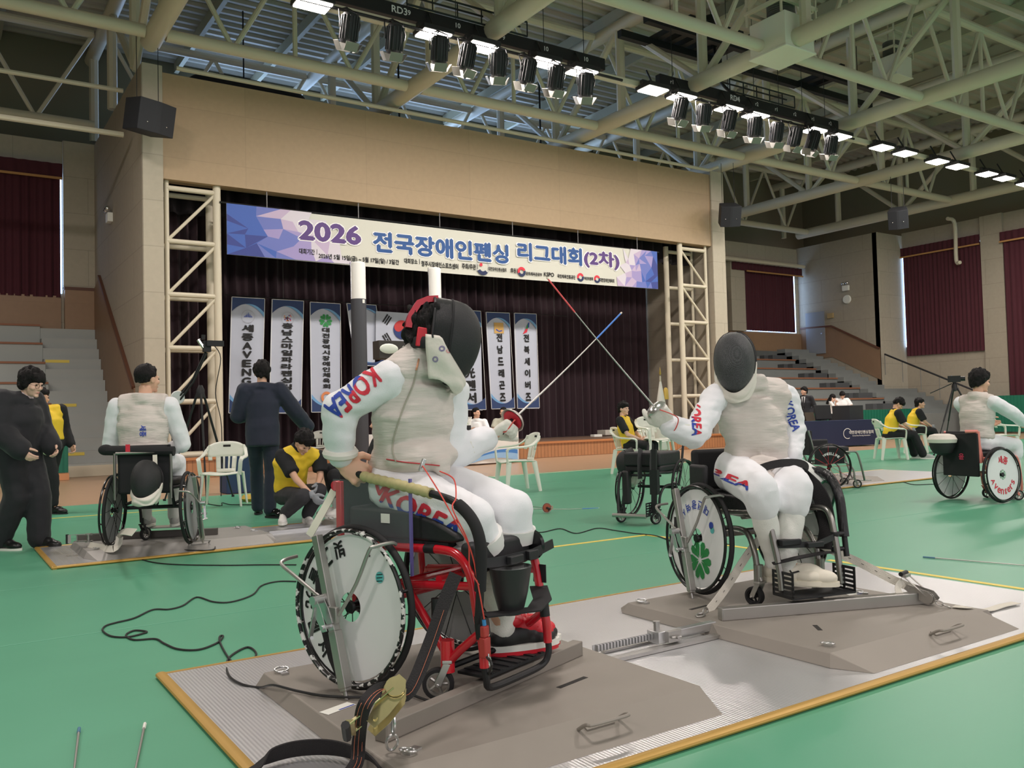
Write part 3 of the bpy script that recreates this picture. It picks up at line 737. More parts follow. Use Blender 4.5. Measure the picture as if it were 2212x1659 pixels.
P3 = piste('aluminium piste far right behind the empty wheelchair', 9.2, 13.6, 7.4, 9.0, 'LFB')

def frame_platform(label, x0, x1, yf0, yf1, yb0, yb1, z0=.02, h=.055, m=None):
    """bevelled steel plate: ramp along the front (yf0 bottom, yf1 top) and the back"""
    t = thing('fencing_platform', label, 'frame platform', ((x0 + x1) / 2, (yf0 + yb1) / 2, z0)); m = m or m_plate
    c = t.location; a, b = x0 - c.x, x1 - c.x; e = .035
    bot = [(a - .03, yf1 - c.y - .02), (a - .005 + .05, yf0 - c.y), (b - .05, yf0 - c.y), (b + .03, yf1 - c.y - .02), (b + .03, yb0 - c.y + .02), (b - .05, yb1 - c.y), (a + .05, yb1 - c.y), (a - .03, yb0 - c.y + .02)]
    top = [(a, yf1 - c.y), (a + .055, yf1 - c.y - .001), (b - .055, yf1 - c.y - .001), (b, yf1 - c.y), (b, yb0 - c.y), (b - .055, yb0 - c.y + .001), (a + .055, yb0 - c.y + .001), (a, yb0 - c.y)]
    vs = [(x, y, .0) for x, y in bot] + [(x, y, h) for x, y in top]
    MB().add(vs, [tuple(range(8))[::-1], tuple(range(8, 16))] + [(i, (i + 1) % 8, 8 + (i + 1) % 8, 8 + i) for i in range(8)]).build('plate', m, t, smooth=0, bevel=.004)
    def ring(x, y, rz=0):
        q = Matrix.Translation((x, y, h + .008)) @ Matrix.Rotation(rz, 4, 'Z')
        MB().box((x, y, h + .004), (.03, .06, .008), Matrix.Rotation(rz, 3, 'Z')).tube([q @ V((.028 * math.cos(k), .022 * math.sin(k) + .02, .004 + .004 * math.sin(k))) for k in [2 * PI * i / 14 for i in range(14)]], .004, 6, closed=True).build('lashing_ring', m_zinc, t)
    ring(a + .06, yb0 - c.y - .06); ring(b - .06, yb0 - c.y - .5, 1.2); ring(a + .1, yf1 - c.y + .08, 2); ring(b - .12, yf1 - c.y + .62, .4)
    # folding handle on the front ramp
    yy = (yf0 + yf1) / 2 - c.y; zz = h * .55; L = .085
    MB().tube(smooth_path([(.1 - L, yy + .03, zz + .01), (.1 - L, yy - .01, zz + .035), (.1 - L + .015, yy - .035, zz + .04), (.1 + L - .015, yy - .035, zz + .04), (.1 + L, yy - .01, zz + .035), (.1 + L, yy + .03, zz + .01)], 4), .0065, 8).build('lifting_handle', m, t)
    MB().box((.1, yy + .03, zz + .008), (.12, .03, .012), Matrix.Rotation(.35, 3, 'X')).build('handle_hinge', m, t)
    return t
m_dark = mat('slot_black', (40, 38, 36), .8)
FP1 = frame_platform('grey steel fencing frame plate under the red wheelchair', 1.13, 2.39, 2.21, 2.37, 3.58, 3.72)
FP2 = frame_platform('grey steel fencing frame plate under the right-hand near wheelchair', 3.13, 4.38, 2.17, 2.345, 3.62, 3.74)
FP3 = frame_platform('grey aluminium frame plate under the wheelchair at left seen from behind', 1.06, 2.6, 7.72, 7.95, 8.75, 8.9, m=mat('worn_plate', (168, 166, 162), .45, metal=.4, vary=.12, vscale=4))
FP4 = frame_platform('grey frame plate beside the crouching volunteers at left', 3.4, 4.45, 7.9, 8.05, 8.7, 8.85)
FP5 = frame_platform('dark grey frame plate on the far right piste', 9.7, 11.6, 7.6, 7.75, 8.7, 8.85)
for t, x, y, rz, L in ((FP1, .28, -.27, .25, .17), (FP2, -.31, -.31, .9, .1), (FP2, -.42, .34, .1, .14)):
    MB().box((x, y, .0545), (L, .022, .003), Matrix.Rotation(rz, 3, 'Z')).build('hand_slot', m_dark, t, smooth=0)
def stop_rail(label, a, b, w=.05, h=.06, z=.075, m=None):
    a, b = V((a[0], a[1], z)), V((b[0], b[1], z)); t = thing('stop_rail', label, 'rail', a)
    up = V((0, 0, h / 2)); MB().bar(up, b - a + up, w, h).build('square_tube', m or m_plate, t, smooth=0, bevel=.004)
    d = (b - a).normalized()
    for k in (.0, 1.0): MB().box((b - a) * k + up - d * .002 * (1 - 2 * k), (.006, w, h), Matrix.Rotation(math.atan2(d.y, d.x), 3, 'Z')).build('end_cap', m or m_plate, t, smooth=0, bevel=.003)
    return t
RL1 = stop_rail('grey square steel rail in front of the red wheelchair casters', (1.19, 2.585), (2.29, 2.985))
RL2 = stop_rail('grey square steel rail in front of the right-hand near wheelchair', (3.215, 3.03), (4.31, 2.615), m=m_steel)
RL3 = stop_rail('dark steel rail in front of the left-hand far wheelchair', (1.09, 8.72), (2.19, 8.25), m=mat('dark_rail', (96, 92, 88), .5, metal=.4))
RL4 = stop_rail('grey steel rail on the far right piste', (9.9, 8.5), (11.6, 8.6))
# centre bar that joins the two frames
t = thing('centre_bar', 'zinc plated adjustable bar joining the two near frames', 'bar', (2.42, 3.03, .02))
MB().b2((0, .012, .03), (.42, .016, .062)).build('rack_web', m_zinc, t, smooth=0)
r_ = MB()
for k in range(22): r_.b2((.02 + k * .0185, .0, .032), (.029 + k * .0185, .018, .06))
r_.build('rack_teeth', m_zinc, t, smooth=0)
MB().b2((.40, -.02, .02), (.74, .02, .06)).build('sliding_channel', m_zinc, t, smooth=0, bevel=.002)
MB().b2((-.05, -.09, .002), (.78, -.05, .018)).b2((.1, .05, .002), (.78, .08, .012)).build('guide_rail', m_steel, t, smooth=0)
MB().b2((.34, -.045, .02), (.46, .035, .075)).build('clamp_block', m_zinc, t, bevel=.003)
MB().b2((.38, -.068, .025), (.46, -.045, .075)).tube([(.39, -.075, .05), (.45, -.075, .045)], .006, 6).tube([(.42, -.04, .04), (.42, -.09, .05)], .007, 6).build('latch', m_steel, t)
MB().lathe([(.0, 0), (.014, 0), (.014, .03), (.017, .03), (.017, .04), (0, .04)], 10, Matrix.Translation((.37, 0, .075))).build('lock_bolt', m_steel, t)
for p, q, lb in (((2.95, 3.3), (3.55, 3.42), 'thin dark rod lying on the right-hand near plate'),):
    pass
t = thing('centre_bar', 'low centre bar on the far left piste', 'bar', (2.7, 8.35, .02)); MB().b2((0, -.03, 0), (1.0, .03, .03)).build('channel', m_zinc, t, smooth=0); MB().b2((.75, -.05, 0), (.95, .08, .05)).box((.85, 0, .06), (.05, .05, .05)).build('clamp_block', m_zinc, t, smooth=0)
for lb, c, rz in (('white paper label stuck to the near plate beside the black ratchet', gz(730, 1530, .0765), .33), ('white paper label on the right-hand near plate behind the rail', gz(1850, 1282, .0765), -.3)):
    t = thing('paper_label', lb, 'label', c, rz); MB().b2((-.065, -.024, -.0005), (.065, .024, .0005)).build('paper', m_white, t, smooth=0)
    MB().b2((-.01, -.022, .0005), (.06, -.014, .0009)).build('blue_band', mat('label_blue', (64, 76, 160), .6), t, smooth=0)

# ================================================================== WHEELCHAIRS (local: x right, y forward, z up; origin on the ground between the rear wheels)
m_tyre = mat('black_tyre', (30, 30, 32), .75)
m_rim = mat('black_rim', (22, 22, 24), .25)
m_disc = mat('white_spoke_guard', (232, 234, 234), .35)
m_discg = mat('grey_spoke_guard', (150, 152, 154), .45)
m_cush = mat('black_cushion', (34, 34, 37), .55, bump=.15, bscale=30)
m_clear = mat('clear_plastic', (205, 215, 220), .06, alpha=.07)
m_ti = mat('titanium_tube', (150, 148, 143), .32, metal=.9)
m_red = mat('red_enamel', (206, 26, 44), .22, coat=.6)
m_pink = mat('pink_enamel', (236, 140, 130), .35)
m_foam = mat('black_foam', (36, 36, 38), .9)
m_blue_ink = mat('blue_ink', (46, 72, 170), .6); m_red_ink = mat('red_ink', (214, 46, 66), .6); m_green_ink = mat('green_ink', (44, 142, 74), .6)
WHEEL_C = (.30, -.04, .315)
def wheel(root, side, disc=None, spokes=10, spoke_m=None, letters=None, scuffed=False, camber=2.5, c=WHEEL_C, guard_r=.272):
    s = side                                      # +1 right wheel, -1 left wheel (outer face away from the chair)
    hub = MB().lathe([(.0, -.03), (.022, -.03), (.026, -.02), (.018, -.012), (.018, .012), (.026, .02), (.022, .03), (0, .03)], 14, axis='X').lathe([(.287, -.011), (.292, -.014), (.299, -.012), (.299, .012), (.292, .014), (.287, .011), (.282, 0), (.287, -.011)], 56, axis='X')
    w = hub.build('wheel', m_rim, root)
    w.location = (s * c[0], c[1], c[2]); w.rotation_euler = (0, R(camber) * -s, 0)
    MB().lathe([(.297 + .013 * math.cos(a), .0135 * math.sin(a)) for a in [2 * PI * k / 12 for k in range(13)]], 56, axis='X').build('tyre', m_tyre, w)
    pr = MB().lathe([(.288 + .0085 * math.cos(a), s * .036 + .0085 * math.sin(a)) for a in [2 * PI * k / 10 for k in range(11)]], 56, axis='X')
    for k in range(6):
        a = 2 * PI * k / 6 + .3; pr.tube([(s * .008, .296 * math.cos(a), .296 * math.sin(a)), (s * .034, .288 * math.cos(a), .288 * math.sin(a))], .007, 6)
    pm = m_rim
    if scuffed:
        pm = mat('scuffed_push_rim', (24, 24, 26), .28); nt, b = nodes_of(pm)
        tc = nt.nodes.new('ShaderNodeTexCoord'); n = nt.nodes.new('ShaderNodeTexNoise'); n.inputs['Scale'].default_value = 38; n.inputs['Detail'].default_value = 5
        nt.links.new(tc.outputs['Object'], n.inputs['Vector']); rp = nt.nodes.new('ShaderNodeValToRGB'); rp.color_ramp.elements[0].position = .53; rp.color_ramp.elements[1].position = .57
        rp.color_ramp.elements[0].color = (.008, .008, .009, 1); rp.color_ramp.elements[1].color = (.75, .75, .73, 1)
        nt.links.new(n.outputs[0], rp.inputs[0]); nt.links.new(rp.outputs[0], b.inputs['Base Color'])
    pr.build('push_rim', pm, w)
    sp = MB()
    for k in range(spokes):
        a = 2 * PI * k / spokes; q = a + (.35 if k % 2 else -.35)
        sp.tube([((.018 if k % 4 < 2 else -.018), .02 * math.cos(q), .02 * math.sin(q)), (0, .288 * math.cos(a), .288 * math.sin(a))], .0022, 5)
    sp.build('spokes', spoke_m or m_rim, w)
    if disc:
        x = s * .022; th = .002
        n = 48; vs = []; fs = []
        for rr in (.055, guard_r):
            for k in range(n):
                a = 2 * PI * k / n; vs.append((x - s * .002 * (rr > .1), rr * math.cos(a), rr * math.sin(a)))
        for k in range(n): fs.append((k, (k + 1) % n, n + (k + 1) % n, n + k))
        g = MB().add(vs, fs).build('spoke_guard', disc, w, smooth=0, solid=.002)
    if letters:
        Mx = plane_mx((s * .0245, 0, 0), (0, s, 0), (0, 0, 1)); inks = [m_black_ink, m_red_ink, m_blue_ink, m_green_ink, mat('teal_sticker', (96, 190, 190), .5)]
        for nm, fn in letters: L = Letters(); fn(L, Mx); L.build(nm, inks, w)
    return w
def ring_text(L, Mx, chars, r, angs, h, inward=True, ink=0, bold=.03):
    L.cur = ink
    for ch, a in zip(chars, angs):
        a = R(a); rot = a - PI / 2 + (PI if inward else 0)
        L.put(ch, Mx @ Matrix.Translation((r * math.cos(a), r * math.sin(a), 0)) @ Matrix.Rotation(rot, 4, 'Z'), h=h, bold=bold)
def clover(L, Mx, c, r, ink=3):
    L.cur = ink
    for k in range(5):
        a = PI / 2 + 2 * PI * k / 5; T_ = Mx @ Matrix.Translation((c[0], c[1], 0)) @ Matrix.Rotation(a - PI / 2, 4, 'Z')
        for s in (-1, 1):
            pts = [(s * .05 * r, .12 * r), (s * .05 * r, .82 * r), (s * .2 * r, 1.0 * r), (s * .42 * r, .98 * r), (s * .5 * r, .78 * r), (s * .38 * r, .5 * r)]
            L.poly(pts if s < 0 else pts[::-1], T_)
def caster(root, x, y, r=.062, fork=None, top=.2, yaw=0, w=.03, m=None):
    c, sn = math.cos(yaw), math.sin(yaw); T_ = lambda a, b, z: (x + a * c - b * sn, y + a * sn + b * c, z)
    tr = .036                                    # trail
    f = MB(); 
    for s in (-1, 1): f.bar(T_(s * (w / 2 + .008), -tr, r), T_(s * (w / 2 + .008), 0, r * 2 + .02), .026, .006, up=(c, sn, 0))
    f.box(T_(0, 0, 2 * r + .025), (w + .03, .035, .012), Matrix.Rotation(yaw, 3, 'Z')); f.tube([T_(0, 0, 2 * r + .02), T_(0, 0, top)], .013, 10); f.tube([T_(-w, -tr, r), T_(w, -tr, r)], .006, 8)
    fo = f.build('caster', fork or m_black, root, bevel=.002)
    Mx = Matrix.Translation(T_(0, -tr, r)) @ Matrix.Rotation(yaw, 4, 'Z')
    MB().lathe([(r * .74, -w / 2), (r * .95, -w / 2), (r, -w * .3), (r, w * .3), (r * .95, w / 2), (r * .74, w / 2), (r * .74, -w / 2)], 28, Mx, axis='X').build('tyre', m_tyre, fo)
    h = MB().lathe([(r * .62, -w * .35), (r * .76, -w * .35), (r * .76, w * .35), (r * .62, w * .35), (r * .62, -w * .35)], 24, Mx, axis='X').lathe([(0, -w * .45), (.012, -w * .45), (.012, w * .45), (0, w * .45)], 10, Mx, axis='X')
    for k in range(5):
        a = 2 * PI * k / 5; h.tube([Mx @ V((0, 0, 0)), Mx @ V((0, r * .66 * math.cos(a), r * .66 * math.sin(a)))], .006, 6)
    h.build('hub', m or m_steel, fo)
    return fo
def cushion(root, name, a, b, m=None, bev=.022):
    o = MB().b2(a, b).build(name, m or m_cush, root, smooth=60); bv = o.modifiers.new('b', 'BEVEL'); bv.width = bev; bv.segments = 4; return o

# ---- hero wheelchair with red frame
W1 = thing('wheelchair', 'red framed fencing wheelchair with white lettered wheel discs, left of the two near chairs', 'wheelchair', (1.637, 3.197, .075), R(200))
def let1(L, Mx): ring_text(L, Mx, '빛고을光펜서', .220, (107, 130, 154, 179, 204, 229), .068, True, 0, .03)
def let1b(L, Mx):
    L.cur = 4; L.disc((.155, .125), .021, Mx); L.cur = 0; L.disc((.10, .20), .005, Mx, 8)
    for dy in (-.012, 0, .012): L.poly([(.14, .12 + dy), (.17, .124 + dy), (.17, .127 + dy), (.14, .123 + dy)], Mx @ Matrix.Translation((0, 0, .0006)))
wheel(W1, 1, m_disc, 12, letters=[('guard_lettering', let1), ('teal_sticker', let1b)], scuffed=True); wheel(W1, -1, m_discg, 10, scuffed=True)
fr = MB()
for s in (1, -1):
    x = .20 * s
    fr.tube(smooth_path([(x, -.16, .53), (x, .10, .535), (x, .32, .54), (x, .40, .522), (x, .45, .46), (x, .475, .34), (x, .50, .22), (x, .505, .14)], 4), .017, 12)
    fr.tube([(x * .95, -.10, .38), (x, .16, .40), (x, .46, .42)], .016, 12)
    fr.tube([(x, .13, .40), (x, .24, .27), (x, .325, .17)], .016, 12); fr.tube([(x, .49, .26), (x, .40, .19), (x, .345, .14)], .016, 12)
    fr.tube([(x, .335, .10), (x, .335, .215)], .026, 14); fr.tube([(x, .28, .2), (x, .28, .27)], .019, 12)
    fr.tube([(x, -.14, .30), (x, -.16, .54)], .015, 10); fr.tube([(x * .95, -.10, .38), (x, -.14, .31)], .015, 10)
fr.tube([(-.2, -.04, .315), (.2, -.04, .315)], .02, 12); fr.tube([(-.2, .30, .43), (.2, .30, .43)], .015, 10); fr.tube([(-.2, .10, .4), (.2, .10, .4)], .015, 10)
fr.build('frame', m_red, W1)
fb = MB()
for s in (1, -1):
    x = .2 * s; MB().tube([(x, .24, .54), (x, .29, .541)], .0185, 12).build('seat_tube_sleeve', m_black, W1); MB().tube([(x, .28, .26), (x, .28, .36)], .015, 10).build('adjuster_pin', m_black, W1); MB().tube([(x, .487, .32), (x, .495, .24)], .02, 12).build('front_tube_sleeve', m_black, W1)
    fb.tube(smooth_path([(x, .505, .16), (x * .98, .51, .1), (x * .8, .50, .06), (0, .50, .055)], 5), .013, 10)
    fb.tube([(-.2, .335, .115), (.2, .335, .115)], .012, 8)
fb.build('footrest_tube', m_black, W1)
Mpx = Matrix(((0, 0, 1, -.2), (1, 0, 0, 0), (0, 1, 0, 0), (0, 0, 0, 1)))
o = MB().prism([(-.17, .565), (.36, .565), (.40, .575), (.39, .60), (.28, .645), (.14, .675), (-.17, .68)], .4, Mpx).build('seat_cushion', m_cush, W1, smooth=60); bv = o.modifiers.new('b', 'BEVEL'); bv.width = .018; bv.segments = 4

cushion(W1, 'seat_base', (-.19, -.16, .545), (.19, .34, .568), m_blackm, .005)
cushion(W1, 'backrest', (-.2, -.235, .60), (.2, -.19, .84), m_blackm)
for s in (1, -1):
    g = MB().b2((s * .236 - .002, -.22, .54), (s * .236 + .002, .20, .79)).build('side_guard', m_clear, W1, smooth=0)
    if s > 0: MB().b2((s * .236 - .005, .196, .44), (s * .236 + .005, .206, .80)).build('edge_trim', mat('violet_trim', (112, 104, 170), .4), g, smooth=0)
    MB().b2((s * .24 - .001, .05, .63), (s * .24 + .0015, .095, .665)).build('white_tag', m_white, g, smooth=0)
    MB().b2((s * .21 - .01, -.225, .56), (s * .21 + .01, -.195, .78)).build('red_upright', m_red, W1, bevel=.004)
for s in (1, -1): caster(W1, .2 * s, .335, .058, m_zinc, .12, R(36), m=m_steel)
fp = MB().b2((-.24, .33, .078), (.14, .47, .088))
for k in range(7): fp.b2((-.23 + k * .053, .335, .088), (-.21 + k * .053, .465, .092))
fp.build('footplate', m_black, W1, smooth=0)
hb_path = smooth_path([(.235, -.12, .835), (.235, -.05, .806), (.235, .15, .775), (.235, .34, .742), (.235, .43, .715), (.235, .50, .655), (.235, .53, .57), (.232, .522, .45), (.22, .505, .36), (.21, .49, .30)], 6)
hb = MB().tube(hb_path, .0145, 12).build('grip_bar', m_black, W1)
N = len(hb_path)
MB().tube(hb_path[int(N * .45):int(N * .82)], .0215, 12).build('foam_sleeve', m_foam, hb)
tp_ = MB(); seg = hb_path[int(N * .11):int(N * .34)]
rr = [.0185 + (.003 if i % 2 else 0) for i in range(len(seg) * 3)]
seg2 = []
for i in range(len(seg) - 1):
    for k in range(3): seg2.append(seg[i].lerp(seg[i + 1], k / 3))
MB().tube(seg2, [.018 + .0035 * ((i % 3) / 2) for i in range(len(seg2))], 12).build('grip_tape', mat('worn_yellow_tape', (188, 178, 128), .6, vary=.15, vscale=60), hb)
MB().tube([hb_path[0] - V((0, .03, -.012)), hb_path[0], hb_path[3]], .0165, 12).build('pale_end_grip', mat('pale_grip', (206, 196, 172), .6), hb)
kb = cushion(W1, 'knee_pad', (-.16, .40, .455), (.2, .465, .57), m_cush, .02)
MB().ribbon([(.2, .47, .50), (.1, .50, .495), (-.1, .52, .50), (-.26, .50, .515)], .035, .006, (0, 1, .1)).build('knee_strap', m_black, W1)
MB().box((.02, .52, .495), (.08, .025, .03)).box((-.08, .527, .498), (.06, .02, .036)).build('strap_buckle', m_black, W1, bevel=.004)
MB().lathe([(0, -.008), (.055, -.008), (.06, 0), (.055, .012), (0, .014)], 20, Matrix.Translation((-.175, .46, .52)), axis='X').build('knee_disc', m_rim, W1)
cs = MB().ribbon([(-.19, .475, .355), (-.1, .555, .33), (.02, .60, .32), (.19, .50, .32)], .07, .006, (0, 0, 1)).build('calf_strap', m_blackm, W1)
MB().ribbon([(-.20, .475, .37), (-.2, .475, .44)], .06, .004, (1, 0, 0)).build('strap_end', m_blackm, W1)
tube_bag = MB().lathe([(.048, 0), (.070, .09), (.088, .20), (.084, .20), (.064, .09), (.043, .004)], 20, Matrix.Translation((.06, .525, .305)) @ Matrix.Scale(.85, 4, (0, 1, 0)) @ Matrix.Scale(.85, 4, (0, 0, 1))).build('leg_cuff', mat('black_leather', (40, 39, 41), .45), W1)
MB().lathe([(.081, .192), (.087, .20), (.079, .201)], 20, Matrix.Translation((.06, .525, .305)) @ Matrix.Scale(.85, 4, (0, 1, 0)) @ Matrix.Scale(.85, 4, (0, 0, 1))).build('silver_lining', m_chrome, tube_bag)
# body wire reel plug hanging on the front post
pl = MB().box((.225, .53, .22), (.034, .028, .07)).box((.225, .53, .275), (.03, .02, .04)).build('wire_clip_box', mat('red_translucent', (176, 58, 54), .3), W1, bevel=.004)
MB().tube(smooth_path([(.225, .545, .2), (.228, .55, .165), (.22, .55, .14), (.215, .55, .16), (.222, .548, .19)], 4), .0028, 6).build('snap_hook', m_chrome, pl)
MB().tube([(.225, .53, .295), (.225, .528, .315)], .007, 8).build('blue_sleeve', mat('blue_plastic', (60, 140, 200), .4), pl)
# charm strip hanging behind the backrest
k_ = MB().ribbon([(.205, -.25, .74), (.215, -.27, .70), (.25, -.30, .62), (.265, -.335, .56)], .032, .004, (1, .3, 0)).build('hanging_ribbon', mat('cream_ribbon', (240, 236, 220), .6), W1)
MB().lathe([(.0, -.02), (.02, -.02), (.02, .012), (0, .012)], 14, Matrix.Translation((.2, -.24, .76)), axis='X').build('red_button', m_red_ink, k_)
# ---- right-hand near wheelchair
W2_TH = 168; ex = V((math.cos(R(W2_TH)), math.sin(R(W2_TH)), 0)); o2 = V((3.562, 3.473, .075)) - ex * .31
W2 = thing('wheelchair', 'titanium framed fencing wheelchair with clover wheel disc, right of the two near chairs', 'wheelchair', o2, R(W2_TH))
def let2(L, Mx):
    ring_text(L, Mx, '대전광역시', .185, (60, 79, 98, 117, 136), .052, True, 2, .02)
def let2b(L, Mx): clover(L, Mx, (.035, -.115), .1)
def let2c(L, Mx):
    L.cur = 2; L.disc((.14, .085), .02, Mx); L.cur = 4; L.disc((.15, .06), .018, Mx)
wheel(W2, 1, m_disc, 12, letters=[('guard_lettering', let2), ('clover_print', let2b), ('blue_sticker', let2c)]); wheel(W2, -1, m_disc, 12)
fr = MB()
for s in (1, -1):
    x = .2 * s
    fr.tube(smooth_path([(x, -.2, .46), (x, .15, .47), (x, .36, .49), (x, .43, .46), (x * .98, .47, .34), (x * .95, .50, .2), (x * .95, .51, .11)], 4), .017, 12)
    fr.tube(smooth_path([(x * .9, -.04, .36), (x * .9, .15, .38), (x * .95, .25, .36), (x, .31, .28), (x, .33, .2), (x, .36, .13)], 4), .016, 12)
    fr.tube([(x, .34, .12), (x, .34, .215)], .026, 14); fr.tube([(x, -.15, .315), (x, -.2, .6)], .014, 10)
fr.tube([(-.2, -.04, .33), (.2, -.04, .33)], .02, 10).tube([(-.19, .2, .45), (.19, .2, .45)], .014, 8)
fr.build('frame', m_ti, W2)
cushion(W2, 'seat_cushion', (-.21, -.17, .475), (.21, .30, .57), mat('worn_black_leather', (36, 36, 38), .4, bump=.4, bscale=25)); cushion(W2, 'seat_base', (-.2, -.17, .45), (.2, .3, .478), m_ti, .006)
cushion(W2, 'backrest', (-.21, -.26, .56), (.21, -.2, .80), m_blackm)
cushion(W2, 'side_pad', (.225, -.2, .52), (.26, -.04, .72), m_cush); cushion(W2, 'side_pad', (-.25, -.16, .52), (-.212, .16, .68), mat('purple_pad', (66, 48, 72), .5))
MB().ribbon(smooth_path([(.2, .12, .60), (.18, .28, .69), (.06, .34, .735), (-.10, .34, .73), (-.19, .28, .68), (-.21, .1, .58)], 5), .042, .006, (0, 1, .3)).build('lap_strap', m_strap_b, W2)
MB().ribbon(smooth_path([(.19, .2, .66), (.21, .3, .58), (.2, .36, .48)], 4), .11, .006, (1, .2, 0)).build('strap_flap', m_strap_b, W2)
MB().ribbon(smooth_path([(-.19, .22, .66), (-.2, .36, .56), (-.21, .40, .40), (-.16, .42, .28)], 4), .10, .008, (1, .2, 0)).build('strap_flap', m_strap_b, W2)
MB().ribbon([(.19, .46, .33), (.10, .50, .33), (-.02, .54, .33), (-.2, .47, .35)], .03, .005, (0, 1, .1)).build('calf_strap', m_black, W2)
MB().box((.0, .545, .33), (.1, .02, .028)).box((.12, .49, .345), (.12, .05, .03)).build('strap_buckle', m_black, W2, bevel=.004)
MB().ribbon([(.21, .47, .24), (.1, .53, .27), (-.08, .52, .28), (-.22, .44, .26)], .055, .006, (0, 0, 1)).build('ankle_strap', m_strap_b, W2)
for s in (1, -1): caster(W2, .2 * s, .35, .05, m_steel, .13, R(20 * s), .04, m_blackm)
fp = MB().b2((-.2, .44, .075), (.19, .60, .085)).build('footplate', m_black, W2, smooth=0)
def grille(root, x, y0, y1, z0, z1, par):
    g = MB().b2((x - .003, y0, z0), (x + .003, y0 + .012, z1)).b2((x - .003, y1 - .012, z0), (x + .003, y1, z1)).b2((x - .003, (y0 + y1) / 2 - .006, z0), (x + .003, (y0 + y1) / 2 + .006, z1))
    n = 5
    for k in range(n + 1):
        z = z0 + (z1 - z0) * k / n; g.b2((x - .003, y0, z - .007), (x + .003, y1, z + .007))
    return g.build('heel_grille', m_black, par, smooth=0)
for x in (-.2, .19):
    o = grille(W2, x, .44, .60, .085, .20, fp)
gb = smooth_path([(-.27, -.05, .70), (-.27, .18, .69), (-.275, .34, .66), (-.275, .42, .56), (-.27, .45, .4), (-.26, .48, .24)], 6)
hb2 = MB().tube(gb, .015, 12).build('grip_bar', m_black, W2)
MB().tube(gb[len(gb) // 2 - 6:-4], .026, 12).build('taped_sleeve', mat('black_tape', (32, 32, 34), .3, bump=.6, bscale=60, bstretch=(1, 1, .2)), hb2)
for z in (.36, .28): MB().tube([(-.2, .46, z), (-.272, .47, z)], .012, 8).lathe([(.021, -.012), (.024, 0), (.021, .012)], 12, Matrix.Translation((-.2, .465, z))).build('bar_clamp', m_black, hb2)
def towel_pt(u, v):
    t = u * 2 - 1; y = .06 + .26 * v; zc = .70 - .12 * v * v
    if abs(t) < .4: a = t / .4 * PI / 2; x, z = .055 * math.sin(a), .05 * math.cos(a)
    else: q = (abs(t) - .4) / .6; x, z = (1 if t > 0 else -1) * (.055 + .012 * math.sin(8 * v + 3 * t) * q), -.13 * q
    return V((-.275 + x, y + .01 * math.sin(9 * t), zc + z - .005))
tw = MB().grid(towel_pt, 24, 10)
to = tw.build('towel', mat('white_green_towel', (222, 226, 222), .95, bump=.5, bscale=180), smooth=80, solid=.008); to.location = W2.location; to.rotation_euler = W2.rotation_euler
tag(to, 'white towel with green border draped on the armrest bar of the right near wheelchair', 'towel')
MB().tube([towel_pt(k / 24, 1.0) for k in range(25)], .007, 6).build('green_border', mat('towel_green', (36, 92, 66), .9), to)

# ---- straps, ratchets and wheel clamps on the two near frames
def ratchet(name, label, c, d, up, m, k=1.0, cat='ratchet'):
    d = nrm2(d); s, u = frame_axes(d, up); t = thing(name, label, cat, c)
    rot = Matrix((d, s, u)).transposed()
    L = lambda x, y, z: rot @ V((x * k, y * k, z * k))
    b = MB()
    for q in (-1, 1):
        pts = [(-.075, -.012), (-.03, -.024), (.03, -.03), (.065, -.012), (.07, .012), (.035, .03), (-.01, .022), (-.07, .014)]
        Mx = Matrix.Translation(L(0, q * .024, 0)) @ (rot @ Matrix(((k, 0, 0), (0, 0, -k), (0, k, 0)))).to_4x4()
        b.prism(pts, .003, Mx)
    b.build('side_plates', m, t, smooth=0)
    b = MB().tube([L(.035, -.032, .0), L(.035, .032, .0)], .013 * k, 12); b.tube([L(-.055, -.03, 0), L(-.055, .03, 0)], .006 * k, 8)
    for q in (-1, 1): b.lathe([(.02 * k, -.003), (.026 * k, -.003), (.026 * k, .003), (.02 * k, .003)], 16, Matrix.Translation(L(.035, q * .03, 0)) @ (rot @ Matrix(((1, 0, 0), (0, 0, -1), (0, 1, 0)))).to_4x4())
    b.build('spool', m, t)
    b = MB()
    for q in (-1, 1): b.bar(L(.03, q * .03, .005), L(-.10, q * .03, .045), .012 * k, .003)
    b.bar(L(-.095, -.032, .044), L(-.095, .032, .044), .022 * k, .012 * k); b.build('lever', m, t, smooth=0)
    MB().tube([L(-.108, -.036, .048), L(-.108, .036, .048)], .011 * k, 8).build('lever_grip', m_black, t)
    return t
def nrm2(v): return V(v).normalized()
def chain(name, label, a, b, m, r=.016):
    a, b = V(a), V(b); t = thing(name, label, 'hook', a); n = max(2, int((b - a).length / (r * 1.9))); d = (b - a) / n
    for i in range(n):
        c = d * (i + .5); dd = d.normalized(); s, u = frame_axes(dd); w = s if i % 2 else u
        MB().tube([c + dd * r * 1.15 * math.cos(k) + w * r * .62 * math.sin(k) for k in [2 * PI * j / 14 for j in range(14)]], r * .17, 6, closed=True).build('link', m, t)
    return t
